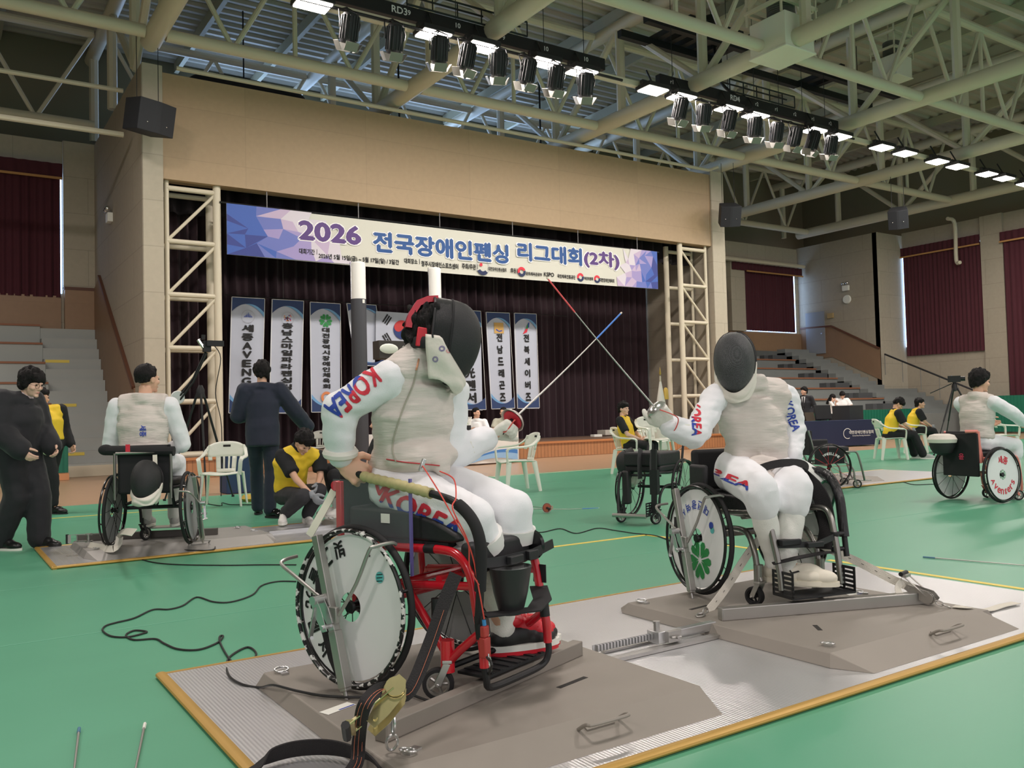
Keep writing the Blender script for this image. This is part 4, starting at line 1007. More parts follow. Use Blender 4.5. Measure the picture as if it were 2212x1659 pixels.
# black strap at the red chair
pr0 = gd(838, 1520, 2.60)
ratchet('ratchet_buckle', 'yellow zinc ratchet buckle on the black strap in front of the red wheelchair', pr0, gd(862, 1468, 2.66) - gd(800, 1560, 2.56), -CR + CU * .1, m_yzinc, 1.2)
chain('shackle_chain', 'zinc hook and ring under the ratchet buckle on the near plate', gd(852, 1548, 2.62), gz(845, 1622, .08), m_zinc, .028)
sa = V(W1.matrix_basis @ V((.235, .30, .40))); 
st1 = smooth_path([gd(985, 1240, 2.93), gd(960, 1300, 2.88), gd(925, 1400, 2.80), gd(885, 1492, 2.70), gd(850, 1500, 2.66)], 5)
t = thing('tie_down_strap', 'black tie-down strap running from the red frame to the ratchet buckle', 'strap', st1[0]); 
MB().ribbon([p - st1[0] for p in st1], .045, .004, -CF).build('webbing', m_strap_b, t, smooth=60)
for q in (-.008, .008): MB().ribbon([p - st1[0] + CR * q - CF * .003 for p in st1[6:]], .0015, .001, -CF).build('orange_stitch', m_orange_thr, t)
st2 = smooth_path([gd(850, 1487, 2.64), gd(815, 1492, 2.58), gd(785, 1530, 2.5), gz(775, 1600, .12), gz(770, 1648, .07), gz(740, 1690, .03)], 6)
t = thing('tie_down_strap', 'loose tail of the black strap curling down off the near plate', 'strap', st2[0])
MB().ribbon([p - st2[0] for p in st2], .042, .004, -CF + V((0, 0, .3))).build('webbing', m_strap_b, t, smooth=60)
for q in (-.012, 0, .012): MB().ribbon([p - st2[0] + CR * q - CF * .004 + V((0, 0, .001)) for p in st2], .0016, .001, -CF + V((0, 0, .3))).build('orange_stitch', m_orange_thr, t)
st3 = smooth_path([gz(540, 1672, .045), gz(575, 1640, .05), gz(640, 1620, .055), gz(720, 1618, .055), gz(790, 1640, .05), gz(830, 1680, .03)], 6)
t = thing('strap_loop', 'thick black strap loop lying on the ribbed deck at the bottom edge', 'strap', st3[0])
MB().ribbon([p - st3[0] + V((0, 0, .004)) for p in st3], .06, .005, -CF + V((0, 0, -.35))).build('webbing', m_strap_b, t, smooth=60)
# white straps at the right-hand chair
def wstrap(label, pts, w=.045, up=None, stitch=True):
    p = smooth_path(pts, 5); t = thing('tie_down_strap', label, 'strap', p[0])
    MB().ribbon([q - p[0] for q in p], w, .004, up or -CF).build('webbing', m_strap_w, t, smooth=60)
    if stitch:
        for k in range(2, len(p) - 2, 1):
            a, b = p[k], p[k].lerp(p[k + 1], .4)
            MB().ribbon([a - p[0] - CF * .003, b - p[0] - CF * .003], .003, .001, -CF).build('stitch', mat('dark_stitch', (90, 86, 80), .8), t) if k % 2 == 0 else None
    return t
wstrap('white tie-down strap in front of the clover wheel of the right near wheelchair', [gd(1640, 1165, 4.85), gd(1610, 1205, 4.75), gd(1565, 1275, 4.6), gd(1530, 1320, 4.45)])
chain('shackle_chain', 'steel hook and ring on the corner of the right near plate', gd(1528, 1318, 4.44), gz(1508, 1332, .08), m_steel, .03)
wstrap('white tie-down strap from the right near wheelchair to the steel ratchet', [gd(1720, 1145, 4.95), gd(1790, 1185, 4.8), gd(1860, 1217, 4.72), gd(1930, 1253, 4.62), gd(1975, 1272, 4.55)])
ratchet('ratchet_buckle', 'steel ratchet buckle on the white strap by the right end of the rail', gd(1992, 1282, 4.5), gd(2035, 1300, 4.44) - gd(1960, 1262, 4.56), V((0, 0, 1)), m_steel, 1.1)
chain('shackle_chain', 'small steel chain from the ratchet to the right near plate', gd(2022, 1300, 4.42), gz(2052, 1312, .08), m_steel, .018)
p4 = [gz(2060, 1310, .08), gz(2090, 1312, .08), gz(2130, 1318, .03), gz(2165, 1308, .03), gz(2195, 1302, .03)]
wstrap('loose end of the white strap lying on the ribbed deck', p4, .05, V((0, 0, 1)), False)
wstrap('short brown-edged loop of strap hanging from the steel ratchet', [gd(1950, 1255, 4.56), gd(1940, 1268, 4.53), gd(1945, 1285, 4.5), gd(1960, 1290, 4.5)], .035, -CF, False)
def wheel_clamp(name, label, W, side=1, k=1.0):
    """square post leaning in front of the rear wheel with hook rods over the tyre"""
    T_ = Matrix.LocRotScale(W.location, W.rotation_euler, None)
    t = thing(name, label, 'wheel clamp', T_ @ V((.37, -.03, .0)), W.rotation_euler[2])
    off = V((-.37, .03, 0))
    MB().bar(V((.372, -.165, .585)) + off, V((.40, .012, .03)) + off, .032, .032).build('post', m_steel, t, smooth=0, bevel=.003)
    MB().bar(V((.388, -.055, .24)) + off, V((.399, .009, .04)) + off, .038, .038).build('outer_sleeve', m_steel, t, smooth=0, bevel=.003)
    MB().tube([V((.40, .004, .04)) + off, V((.40, .016, -.0)) + off], .008, 8).build('foot_rod', m_steel, t)
    h1 = [(.39, -.03, .30), (.375, .05, .42), (.37, .115, .545), (.355, .13, .56), (.30, .16, .568), (.28, .165, .56)]
    h2 = [(.40, -.10, .35), (.395, -.26, .42), (.385, -.36, .46), (.36, -.37, .475), (.30, -.37, .48)]
    for h in (h1, h2): MB().tube([V(p) + off for p in smooth_path(h, 3)], .0075, 8).build('hook_rod', m_steel, t)
    MB().b2(V((.385, -.075, .27)) + off, V((.405, -.03, .33)) + off).build('pivot_block', m_steel, t, bevel=.003)
    r = MB()
    Mx = lambda p: Matrix.Translation(V(p) + off) @ Matrix.Rotation(PI / 2, 4, 'Y') @ Matrix.Rotation(.4, 4, 'Z')
    Mz = lambda p: Matrix.Translation(V(p) + off) @ Matrix(((0, 0, 1, 0), (1, 0, 0, 0), (0, 1, 0, 0), (0, 0, 0, 1))) @ Matrix.Rotation(.5, 4, 'Z')
    for x in (.405, .44): r.prism([(-.012, -.07), (.012, -.075), (.02, .01), (.016, .055), (-.016, .06), (-.022, .0)], .003, Mz((x, -.085, .31)))
    r.tube([V((.398, -.108, .355)) + off, V((.45, -.108, .355)) + off], .017, 12); r.tube([V((.398, -.06, .26)) + off, V((.45, -.06, .26)) + off], .009, 8); r.bar(V((.44, -.10, .33)) + off, V((.45, -.12, .22)) + off, .018, .006); r.tube([V((.43, -.14, .215)) + off, V((.46, -.10, .222)) + off], .007, 8)
    r.build('ratchet', m_zinc, t)
    MB().ribbon([V(p) + off for p in ((.392, -.135, .43), (.398, -.13, .36), (.398, -.115, .28), (.394, -.07, .14), (.394, -.015, .055))], .03, .004, (1, .2, 0)).build('webbing', m_strap_b, t)
    return t
wheel_clamp('wheel_clamp', 'grey steel clamp post with hook rods against the near white wheel of the red wheelchair', W1)
c2 = wheel_clamp('wheel_clamp', 'grey steel clamp post with hook rods against the clover wheel of the right near wheelchair', W2)
# ================================================================== PEOPLE
m_skin = mat('skin', (222, 176, 150), 0.5, spec=0.35, vary=0.04, vscale=12)
m_skin_p = mat('skin_pale', (232, 190, 168), 0.5, spec=0.35)
m_hair = mat('black_hair', (24, 21, 22), 0.6, spec=.25, bump=0.9, bscale=160, bstretch=(1, 1, .15))
m_eye = mat('dark_eye', (28, 20, 18), 0.25)
m_lip = mat('lip', (186, 112, 104), 0.5)
m_jacket = mat('white_fencing_cloth', (238, 239, 243), 0.75, bump=0.12, bscale=260)
m_lame = mat('silver_lame_cloth', (214, 205, 198), 0.6, metal=0.0, vary=0.08, vscale=40, bump=0.45, bscale=55, bstretch=(.25, .25, 1.6))
m_sock = mat('white_sock', (232, 232, 226), 0.85, bump=0.2, bscale=160)
m_suit = mat('black_suit_cloth', (34, 35, 40), 0.8, sheen=.1)
m_navy = mat('navy_suit_cloth', (38, 44, 62), 0.8, sheen=.1)
m_bib_y = mat('yellow_vest_cloth', (246, 208, 52), 0.7)
m_tee = mat('black_tee_cloth', (30, 31, 34), 0.85)
m_slack = mat('charcoal_slacks', (52, 52, 56), 0.85)
m_shoe_w = mat('white_shoe', (236, 234, 228), 0.6)
m_shoe_b = mat('black_shoe', (24, 24, 26), 0.35)
m_shirt = mat('white_shirt', (240, 240, 240), 0.7)
m_glove_g = mat('grey_glove', (150, 154, 160), 0.85)
m_glove_w = mat('white_glove', (226, 225, 216), 0.7, vary=.06, vscale=30, bump=.3, bscale=50)

def nrm(v): return V(v).normalized()
def hand_mb(mb, wr, d, n, side, curl=(40, 45, 35), k=1.0, spread=1.0, thumb=35, fat=1.0):
    """palm + four unequal bent fingers + thumb. d: wrist to knuckles, n: out of the back of the hand, side: towards the thumb"""
    d = nrm(d); n = nrm(V(n) - d * V(n).dot(d)); s = nrm(V(side) - d * V(side).dot(d) - n * V(side).dot(n))
    wr = V(wr); L = .088 * k
    rot = Matrix((s, d, n)).transposed()
    mb.ell(wr + d * L * .55, (.040 * k * fat, .054 * k, .017 * k * fat), rot)
    mb.tube([wr - d * .02 * k, wr + d * .03 * k], [.026 * k, .03 * k], 10, flat=(1, .72), up=n)
    fl = (.074, .083, .077, .060)
    for i in range(4):
        off = s * (.030 - .0195 * i) * k * spread; p = wr + d * (L * (.98 - .05 * abs(i - 1.2))) + off
        mb.tube([wr + d * .03 * k + off * .6, p], [.012 * k * fat, .011 * k * fat], 8)
        a = 0; pts = [p]
        for j, fr in enumerate((.46, .31, .23)):
            a += R(curl[j] + 4 * i); q = d * math.cos(a) - n * math.sin(a)
            p = p + q * fl[i] * k * fr; pts.append(p)
        mb.tube(pts, [.0105 * k * fat, .0098 * k * fat, .009 * k * fat, .0078 * k * fat], 8)
        mb.ell(pts[-1], .0078 * k * fat, nu=8, nv=6); mb.ell(pts[0], .0115 * k * fat, nu=8, nv=6)
    b = wr + d * .022 * k + s * .026 * k; c1 = b + (d * .55 + s * .75 - n * .35).normalized() * .042 * k
    t = R(thumb); c2 = c1 + (d * math.cos(t) + s * .25 - n * math.sin(t)).normalized() * .034 * k; c3 = c2 + (d * math.cos(t) - n * math.sin(t * 1.1)).normalized() * .026 * k
    mb.tube([b, c1, c2, c3], [.016 * k * fat, .0135 * k * fat, .0115 * k * fat, .009 * k * fat], 8); mb.ell(c3, .009 * k * fat, nu=8, nv=6)

def head_axes(fwd, up):
    f = nrm(fwd); u = nrm(V(up) - f * V(up).dot(f)); x = f.cross(u)
    return Matrix((x, f, u)).transposed()      # local x right, y forward, z up
def head_mb(mb, c, A, k=1.0):
    P = lambda x, y, z: V(c) + A @ V((x, y, z)) * k
    e = lambda p, r: mb.ell(P(*p), tuple(q * k for q in r), A)
    e((0, -.012, .03), (.076, .094, .088)); e((0, .022, -.02), (.066, .072, .088)); e((0, .03, -.07), (.050, .052, .045))
    e((0, .076, -.098), (.024, .018, .018)); e((0, .084, .018), (.048, .014, .010))
    mb.tube([P(0, .088, .008), P(0, .099, -.014), P(0, .110, -.034)], [.008 * k, .011 * k, .014 * k], 8); e((0, .100, -.036), (.017, .013, .009))
    for s in (-1, 1):
        e((s * .043, .060, -.028), (.024, .026, .022)); e((s * .077, -.006, -.012), (.010, .021, .032)); e((s * .080, -.012, .006), (.010, .014, .014))
    e((0, .082, -.064), (.024, .012, .008)); e((0, .082, -.074), (.019, .012, .007))
def head_extras(root, off, c, A, k=1.0, glasses=False):
    P = lambda x, y, z: V(c) + A @ V((x, y, z)) * k - off
    m = MB()
    for s in (-1, 1): m.ell(P(s * .032, .0845, .000), (.0135 * k, .005 * k, .0052 * k), A, 10, 6)
    m.build('eyes', m_eye, root)
    m = MB(); m.ell(P(0, .0915, -.0675), (.022 * k, .005 * k, .0045 * k), A, 10, 6); m.build('lips', m_lip, root)
    if glasses:
        m = MB()
        for s in (-1, 1):
            m.tube([P(s * .034 + .025 * math.cos(a), .1, -.004 + .022 * math.sin(a)) for a in [2 * PI * q / 14 for q in range(14)]], .0016, 5, closed=True)
            m.tube([P(s * .058, .1, .002), P(s * .08, .0, .004)], .0016, 5)
        m.tube([P(-.01, .102, 0), P(.01, .102, 0)], .0016, 5); m.build('glasses', mat('wire_frame', (60, 50, 48), .3, metal=.8), root)
def hair_mb(mb, c, A, k=1.0, style='short', seed=1):
    rnd = random.Random(seed); P = lambda x, y, z: V(c) + A @ V((x, y, z)) * k
    lo = {'short': -.055, 'crop': -.03, 'messy': -.05, 'bob': -.15, 'long': -.26}[style]
    t = .011 if style == 'crop' else .021 if style in ('short', 'bob', 'long') else .028
    mb.ell(P(0, -.024, .042), ((.080 + t * .35) * k, (.096 + t * .2) * k, (.086 + t * .5) * k), A, 18, 12)
    N = 150
    for i in range(N):
        a = rnd.uniform(0, 2 * PI); z = rnd.uniform(lo, .118)
        front = math.cos(a)                      # +1 = face side
        if front > .2 and z < (.058 if style != 'crop' else .07) - (0.012 if style in ('short', 'messy') else 0) : continue
        if front > -.25 and z < .0 and abs(math.sin(a)) > .6 and style not in ('bob', 'long'): continue
        zz = (z - .03) / .088; rr = math.sqrt(max(0.0, 1 - min(1, zz * zz)))
        if z < 0: rr = max(rr, .88)
        x = .079 * rr * math.sin(a); y = -.014 + .094 * rr * math.cos(a)
        r = t * rnd.uniform(.75, 1.3); d = V((rnd.uniform(-1, 1), rnd.uniform(-1, 1), -1.2))
        mb.ell(P(x * 1.03, y, z + rnd.uniform(0, .008)), (r * k, r * k * .8, r * 1.5 * k), None, 8, 6)
        if style == 'messy' and rnd.random() < .45:
            q = nrm((x, y, z + .02)); mb.tube([P(x, y, z), P(x + q.x * .03 + rnd.uniform(-.02, .02), y + q.y * .03, z + q.z * .03 + .01)], [r * .8 * k, .004 * k], 6)
    if style in ('short', 'messy', 'bob'):       # fringe
        for i in range(13):
            x = -.06 + .01 * i
            mb.tube([P(x * .9, .055, .105), P(x, .088 - abs(x) * .35, .075), P(x + rnd.uniform(-.008, .008), .098 - abs(x) * .55, .047 + rnd.uniform(-.008, .008))], [.018 * k, .013 * k, .006 * k], 7)

def arm(mb, a, b, c, r0, r1, r2, n=10):
    a, b, c = V(a), V(b), V(c)
    pts = [a, a.lerp(b, .5), b.lerp(a, .08), b.lerp(c, .08), b.lerp(c, .45), c]
    mb.tube(pts, [r0, (r0 + r1) / 2 * 1.02, r1, r1, (r1 + r2) / 2 * 1.03, r2], n); mb.ell(a, r0 * 1.02, nu=10, nv=8); mb.ell(b, r1 * 1.0, nu=10, nv=8); mb.ell(c, r2, nu=10, nv=8)
def torso_rings(J, ex, lo=-.06, hi=1.0, s=1.0, w=(.165, .150, .172, .150), dp=(.118, .108, .118, .095)):
    sh = nrm(V(J['shR']) - V(J['shL'])); hp = nrm(V(J['hipR']) - V(J['hipL']))
    pel, che, nb = V(J['pel']), V(J['che']), V(J['neb']); ax = nrm(che - pel)
    fr = nrm(J['tfw'])
    pts = [pel + (pel - che).normalized() * -lo * 1.0 if False else pel + ax * lo, pel + ax * .05, pel.lerp(che, .48) + fr * J.get('belly', 0.0), che, che.lerp(nb, .62)]
    ww = [w[0] * .96, w[0], w[1], w[2], w[3] * .72]; dd = [dp[0], dp[0], dp[1], dp[2], dp[3] * .9]
    rings = []
    for i, p in enumerate(pts):
        f = i / 4; sd = nrm(hp.lerp(sh, min(1, f * 1.3))); q = nrm(fr - ax * fr.dot(ax)); q = nrm(q - sd * q.dot(sd))
        rings.append((p, sd * (ww[i] * s + ex), q * (dd[i] * s + ex)))
    out = []
    for i in range(4):
        for k in range(4):
            t = k / 4; t = t * t * (3 - 2 * t)
            out.append(tuple(a.lerp(b, t) for a, b in zip(rings[i], rings[i + 1])))
    out.append(rings[-1]); return out

def seated(o, yaw, seat=.46, s=1.0, lean=.04, **kw):
    """joints in the world for a person on a seat; o on the ground under the pelvis, yaw = facing direction (0 = +Y, anticlockwise)"""
    c, sn = math.cos(yaw), math.sin(yaw); o = V(o)
    T = lambda x, y, z: o + V((c * x - sn * y, sn * x + c * y, z))
    J = dict(pel=T(0, 0, seat + .10), che=T(0, lean, seat + .42 * s), neb=T(0, lean * 1.3, seat + .60 * s), hed=T(0, lean * 1.3 + .02, seat + .755 * s),
             fwd=T(0, 1, 0) - o, up=V((0, 0, 1)), tfw=T(0, 1, 0) - o,
             shL=T(-.19 * s, lean, seat + .54 * s), shR=T(.19 * s, lean, seat + .54 * s), elL=T(-.25, .06, seat + .27), elR=T(.25, .06, seat + .27),
             wrL=T(-.13, .28, seat + .2), wrR=T(.13, .28, seat + .2), hipL=T(-.09, .0, seat + .09), hipR=T(.09, .0, seat + .09),
             knL=T(-.12, .43, seat + .07), knR=T(.12, .43, seat + .07), anL=T(-.13, .42, .08), anR=T(.13, .42, .08), T=T)
    J['ftL'] = J['ftR'] = T(0, 1, 0) - o
    for k_, v_ in kw.items(): J[k_] = T(*v_) if isinstance(v_, tuple) else v_
    return J
def standing(o, yaw, h=1.72, **kw):
    c, sn = math.cos(yaw), math.sin(yaw); o = V(o); s = h / 1.72
    T = lambda x, y, z: o + V((c * x * s - sn * y * s, sn * x * s + c * y * s, z * s))
    J = dict(pel=T(0, 0, .95), che=T(0, .01, 1.26), neb=T(0, 0, 1.46), hed=T(0, .03, 1.60), fwd=T(0, 1, 0) - o, up=V((0, 0, 1)), tfw=T(0, 1, 0) - o,
             shL=T(-.185, 0, 1.40), shR=T(.185, 0, 1.40), elL=T(-.235, -.02, 1.12), elR=T(.235, -.02, 1.12), wrL=T(-.24, .06, .88), wrR=T(.24, .06, .88),
             hipL=T(-.09, 0, .93), hipR=T(.09, 0, .93), knL=T(-.1, .02, .50), knR=T(.1, .02, .50), anL=T(-.1, -.02, .085), anR=T(.1, -.02, .085), T=T)
    J['ftL'] = J['ftR'] = T(0, 1, 0) - o
    for k_, v_ in kw.items(): J[k_] = T(*v_) if isinstance(v_, tuple) else v_
    return J

def shoe_mb(mb, an, d, k=1.0, sole=True):
    an = V(an); d = nrm((d[0], d[1], 0)) if abs(V(d).normalized().z) < .5 else nrm(d); s, u = frame_axes(d)
    rot = Matrix((s, d, u)).transposed(); g = an - u * .085 * k
    mb.ell(g + d * .150 * k + u * .038 * k, (.047 * k, .080 * k, .040 * k), rot); mb.ell(g + d * .02 * k + u * .050 * k, (.039 * k, .080 * k, .056 * k), rot)
    mb.ell(g + d * .085 * k + u * .056 * k, (.040 * k, .085 * k, .050 * k), rot)
    mb.tube([g + u * .05 * k, an + u * .02 * k], [.04 * k, .036 * k], 10)
    return g, d, s, u
def sole_mb(mb, g, d, s, u, k=1.0, th=.022):
    pts = []
    for i in range(24):
        a = 2 * PI * i / 24; y = math.cos(a); x = math.sin(a)
        pts.append((x * (.047 + .006 * y) * k, (.085 + .15 * y) * k))
    rot = Matrix((s, d, u)).transposed().to_4x4(); rot.translation = g
    mb.prism(pts, th * k, rot)

def person(name, label, J, wear, hair='short', s=1.0, vox=.014, skin=None, glasses=False, hands=True, handsL=None, handsR=None, seed=1, group=None, k_head=1.0, face=True, belly=0.0, feet=True):
    skin = skin or m_skin; J = {k_: (V(v_) if k_ not in ('T', 'belly') else v_) for k_, v_ in J.items()}; J['belly'] = belly
    base = V((J['pel'].x, J['pel'].y, min(J['anL'].z, J['anR'].z) - .085))
    root = thing(name, label, 'person', base, 0, group)
    def put(nm, me, m):
        for v in me.vertices: v.co -= base
        return obj_from(nm, me, m, root)
    A = head_axes(J['fwd'], J['up'])
    b = MB()
    b.loft(torso_rings(J, -.022, s=s)); b.ell(J['pel'], (.13 * s, .1 * s, .1 * s))
    for q in 'LR':
        arm(b, J['sh' + q], J['el' + q], J['wr' + q], .046 * s, .038 * s, .025 * s)
        b.tube([J['neb'].lerp(J['che'], .25), J['sh' + q]], [.05 * s, .045 * s], 10)
        arm(b, J['hip' + q], J['kn' + q], J['an' + q], .075 * s, .052 * s, .034 * s)
        shoe_mb(b, J['an' + q], J['ft' + q], .9)
    b.tube([J['neb'] - A @ V((0, 0, .03)), J['hed'] + A @ V((0, -.02, -.05))], [.06 * s, .052 * s], 12)
    parts = [fuse_mesh(b, vox, 3)]
    hb = MB(); head_mb(hb, J['hed'], A, k_head); hb.tube([J['neb'], J['hed'] + A @ V((0, -.02, -.06))], [.054 * s, .051 * s], 12)
    parts.append(fuse_mesh(hb, .0065 if vox < .015 else .009, 2))
    for q in 'LR':
        hp = (handsL if q == 'L' else handsR) or {}
        if hp.get('skip'): continue
        d = hp.get('d', nrm(J['wr' + q] - J['el' + q])); n = hp.get('n'); sd = hp.get('s')
        lat = nrm(J['shR'] - J['shL']) * (1 if q == 'R' else -1)
        if n is None: n = lat
        if sd is None: sd = J['tfw'] if abs(V(d).normalized().dot(nrm(J['tfw']))) < .8 else V((0, 0, 1)) if hp.get('n') is None else -lat
        m_ = MB(); hand_mb(m_, J['wr' + q], d, n, sd, hp.get('curl', (28, 30, 22)), hp.get('k', 1.0) * s, hp.get('spread', 1.0), hp.get('thumb', 30))
        parts.append(fuse_mesh(m_, hp.get('vox', .0055), 1))
    put('body', join_meshes('body', parts), skin)
    if face: head_extras(root, base, J['hed'], A, k_head, glasses)
    if hair:
        h = MB(); hair_mb(h, J["hed"], A, k_head, hair, seed); put('hair', fuse_mesh(h, .0065 if vox < .015 else .009, 1), m_hair)
    # ---- clothing
    flat = []
    for w in wear:
        o = dict(w[2]) if len(w) > 2 else {}
        if w[0] in ('socks', 'shoes', 'gloves'): flat += [(w[0], w[1], dict(o, q=q)) for q in o.get('q', 'LR')]
        else: flat.append((w[0], w[1], o))
    for w in flat:
        kind, m, o = w
        ex = o.get('ease', .008); g = MB(); vx = o.get('vox', vox)
        if kind == 'top':
            g.loft(torso_rings(J, ex, lo=o.get('hem', -.08), s=s)); 
            for q in 'LR':
                g.tube([J['neb'].lerp(J['che'], .18), J['sh' + q]], [(.052 + ex) * s, (.05 + ex) * s], 12)
                g.tube([J['che'], J['sh' + q]], [.08 * s, (.05 + ex) * s], 12)
                sl = o.get('sleeve', 2.0)
                if q in o.get('bare', ''): sl = 0
                a, e, r_ = J['sh' + q], J['el' + q], J['wr' + q]; ra = o.get('arm', 1.0)
                if sl >= 1: 
                    c = e.lerp(r_, (sl - 1)); arm(g, a, e, c, (.056 + ex) * s * (1 + (ra - 1) * .45), (.047 + ex) * s * ra, (.036 + ex) * s * ra)
                elif sl > 0: g.tube([a, a.lerp(e, sl)], [(.056 + ex) * s * ra, (.056 + ex) * s * ra], 12); g.ell(a, (.056 + ex) * s * ra)
            if o.get('collar', True):
                up = A @ V((0, 0, 1)); g.tube([J['neb'] - up * .03, J['neb'] + up * o.get('ch', .035)], [(.075 + ex) * s, (.062) * s], 14)
        elif kind == 'vest':
            g.loft(torso_rings(J, ex, lo=o.get('hem', -.03), s=s))
            for q in 'LR':
                g.tube([J['neb'].lerp(J['che'], .2), J['sh' + q].lerp(J['neb'], .12)], [(.054 + ex) * s, (.05 + ex) * s], 12)
                g.tube([J['che'], J['sh' + q].lerp(J['che'], .25)], [.1 * s, (.055 + ex) * s], 12)
            if o.get('collar'):
                up = A @ V((0, 0, 1)); g.tube([J['neb'] - up * .03, J['neb'] + up * .05], [(.078 + ex) * s, (.066 + ex) * s], 14)
        elif kind == 'pants':
            g.loft(torso_rings(J, ex + .002, lo=-.1, s=s)[:6]); g.ell(J['pel'], (.155 * s + ex, .12 * s + ex, .11 * s + ex), head_axes(J['tfw'], (0, 0, 1)))
            for q in 'LR':
                h_, k_, a_ = J['hip' + q], J['kn' + q], J['an' + q]; L = o.get('len', 2.0); rl = o.get('leg', 1.0)
                if L >= 1.0:
                    e_ = k_.lerp(a_, min(1, L - 1)); arm(g, h_, k_, e_, (.088 + ex) * s * rl, (.066 + ex) * s * rl, (o.get('cuff', .055) + ex * .5) * s)
        elif kind == 'socks':
            for q in o['q']:
                k_, a_ = J['kn' + q], J['an' + q]; p = k_.lerp(a_, o.get('from', .2)); pm = p.lerp(a_, .4)
                g.tube([p, pm, a_ + V((0, 0, .05)), a_ - V((0, 0, .01))], [(.056 + ex) * s, (.058 + ex) * s, .054 * s, .050 * s], 12); g.ell(a_, .048 * s)
        elif kind == 'shoes':
            for q in o['q']: shoe_mb(g, J['an' + q], J['ft' + q], o.get('k', 1.0))
            me = fuse_mesh(g, min(vx, .009), 2); so = put('shoe', me, m)
            sg = MB()
            for q in o['q']:
                t_ = MB(); gg = shoe_mb(t_, J['an' + q], J['ft' + q], o.get('k', 1.0)); sole_mb(sg, gg[0] - base, gg[1], gg[2], gg[3], o.get('k', 1.0))
            sg.build('sole', o.get('sole', m_white), so); continue
        elif kind == 'gloves':
            for q in o.get('q', 'LR'):
                hp = (handsL if q == 'L' else handsR) or {}
                d = hp.get('d', nrm(J['wr' + q] - J['el' + q])); lat = nrm(J['shR'] - J['shL']) * (1 if q == 'R' else -1)
                n = hp.get('n', lat); sd = hp.get('s', J['tfw'])
                hand_mb(g, J['wr' + q], d, n, sd, hp.get('curl', (28, 30, 22)), hp.get('k', 1.0) * s, 1.08, hp.get('thumb', 30), fat=1.3)
                g.tube([J['wr' + q].lerp(J['el' + q], o.get('cuff', .25)), J['wr' + q]], [.042 * s, .034 * s], 12)
            vx = .0065
        if o.get('extra'): o['extra'](g)
        me = fuse_mesh(g, vx, o.get('smooth', 4))
        if o.get('crease', .004): crease(me, o.get('crease', .004), o.get('cs', 14), o.get('cst', (1, 1, 1)), seed)
        ob = put(o.get('name', {'top': 'jacket', 'vest': 'vest', 'pants': 'trousers', 'socks': 'sock', 'gloves': 'glove'}[kind]), me, m)
        if o.get('label'): ob['label'] = o['label']
    return root, base, A
# ================================================================== MASKS, FOILS, THE TWO NEAR FENCERS
def meshy(name, rgb, rough=.45, sc=260, strength=.9, metal=.3):
    m = mat(name, rgb, rough, metal=metal); nt, b = nodes_of(m)
    tc = nt.nodes.new('ShaderNodeTexCoord'); ck = nt.nodes.new('ShaderNodeTexVoronoi'); ck.inputs['Scale'].default_value = sc; ck.inputs['Randomness'].default_value = 0.4
    mp = nt.nodes.new('ShaderNodeMapping'); mp.inputs['Rotation'].default_value = (.6, .5, .78)
    nt.links.new(tc.outputs['Object'], mp.inputs[0]); nt.links.new(mp.outputs[0], ck.inputs['Vector'])
    bp = nt.nodes.new('ShaderNodeBump'); bp.inputs['Strength'].default_value = strength; bp.inputs['Distance'].default_value = .004
    nt.links.new(ck.outputs[0], bp.inputs['Height']); nt.links.new(bp.outputs[0], b.inputs['Normal'])
    mx = nt.nodes.new('ShaderNodeMix'); mx.data_type = 'RGBA'; c = lin(rgb)
    mx.inputs[6].default_value = c + (1,); mx.inputs[7].default_value = tuple(x * .25 for x in c) + (1,)
    mr = nt.nodes.new('ShaderNodeMapRange'); mr.inputs[1].default_value = .1; mr.inputs[2].default_value = .6
    nt.links.new(ck.outputs[0], mr.inputs[0]); nt.links.new(mr.outputs[0], mx.inputs[0]); nt.links.new(mx.outputs[2], b.inputs['Base Color'])
    return m
m_mesh = meshy('mask_mesh', (112, 113, 116)); m_mesh_d = mat('mask_black_front', (34, 35, 37), .55, bump=.3, bscale=300)
m_bib = mat('mask_bib', (230, 223, 213), .65, vary=.05, vscale=20, bump=.25, bscale=40)
m_side = meshy('mask_side_weave', (40, 42, 46), .35, 420, .5)
def mask_pt(t, z, c, A, k):
    zz = (z + .02) / (.17 if z > -.02 else .185)
    pf = max(0.0, 1 - abs(zz) ** 2.4) ** .5
    tap = 1 - .30 * max(0, -zz) ** 1.5
    a = .108 * pf * tap; b = (.125 + .012 * max(0, 1 - zz * zz)) * (pf ** .8) * (1 - .12 * max(0, -zz))
    ym = -.06 if z > -.03 else -.06 + .085 * ((-.03 - z) / .16) ** .8
    s = 1 if t > 0 else -1; q = abs(t)
    if q > .62: y = ym + (.02 - ym) * (1 - q) / .38; x = s * a
    else: th = q / .62 * PI / 2; x = s * a * math.sin(th) ** .85; y = .02 + b * math.cos(th)
    if ym > .02 and q > .62: y = .02 + (ym - .02) * 0
    return V(c) + A @ V((x, y, z)) * k
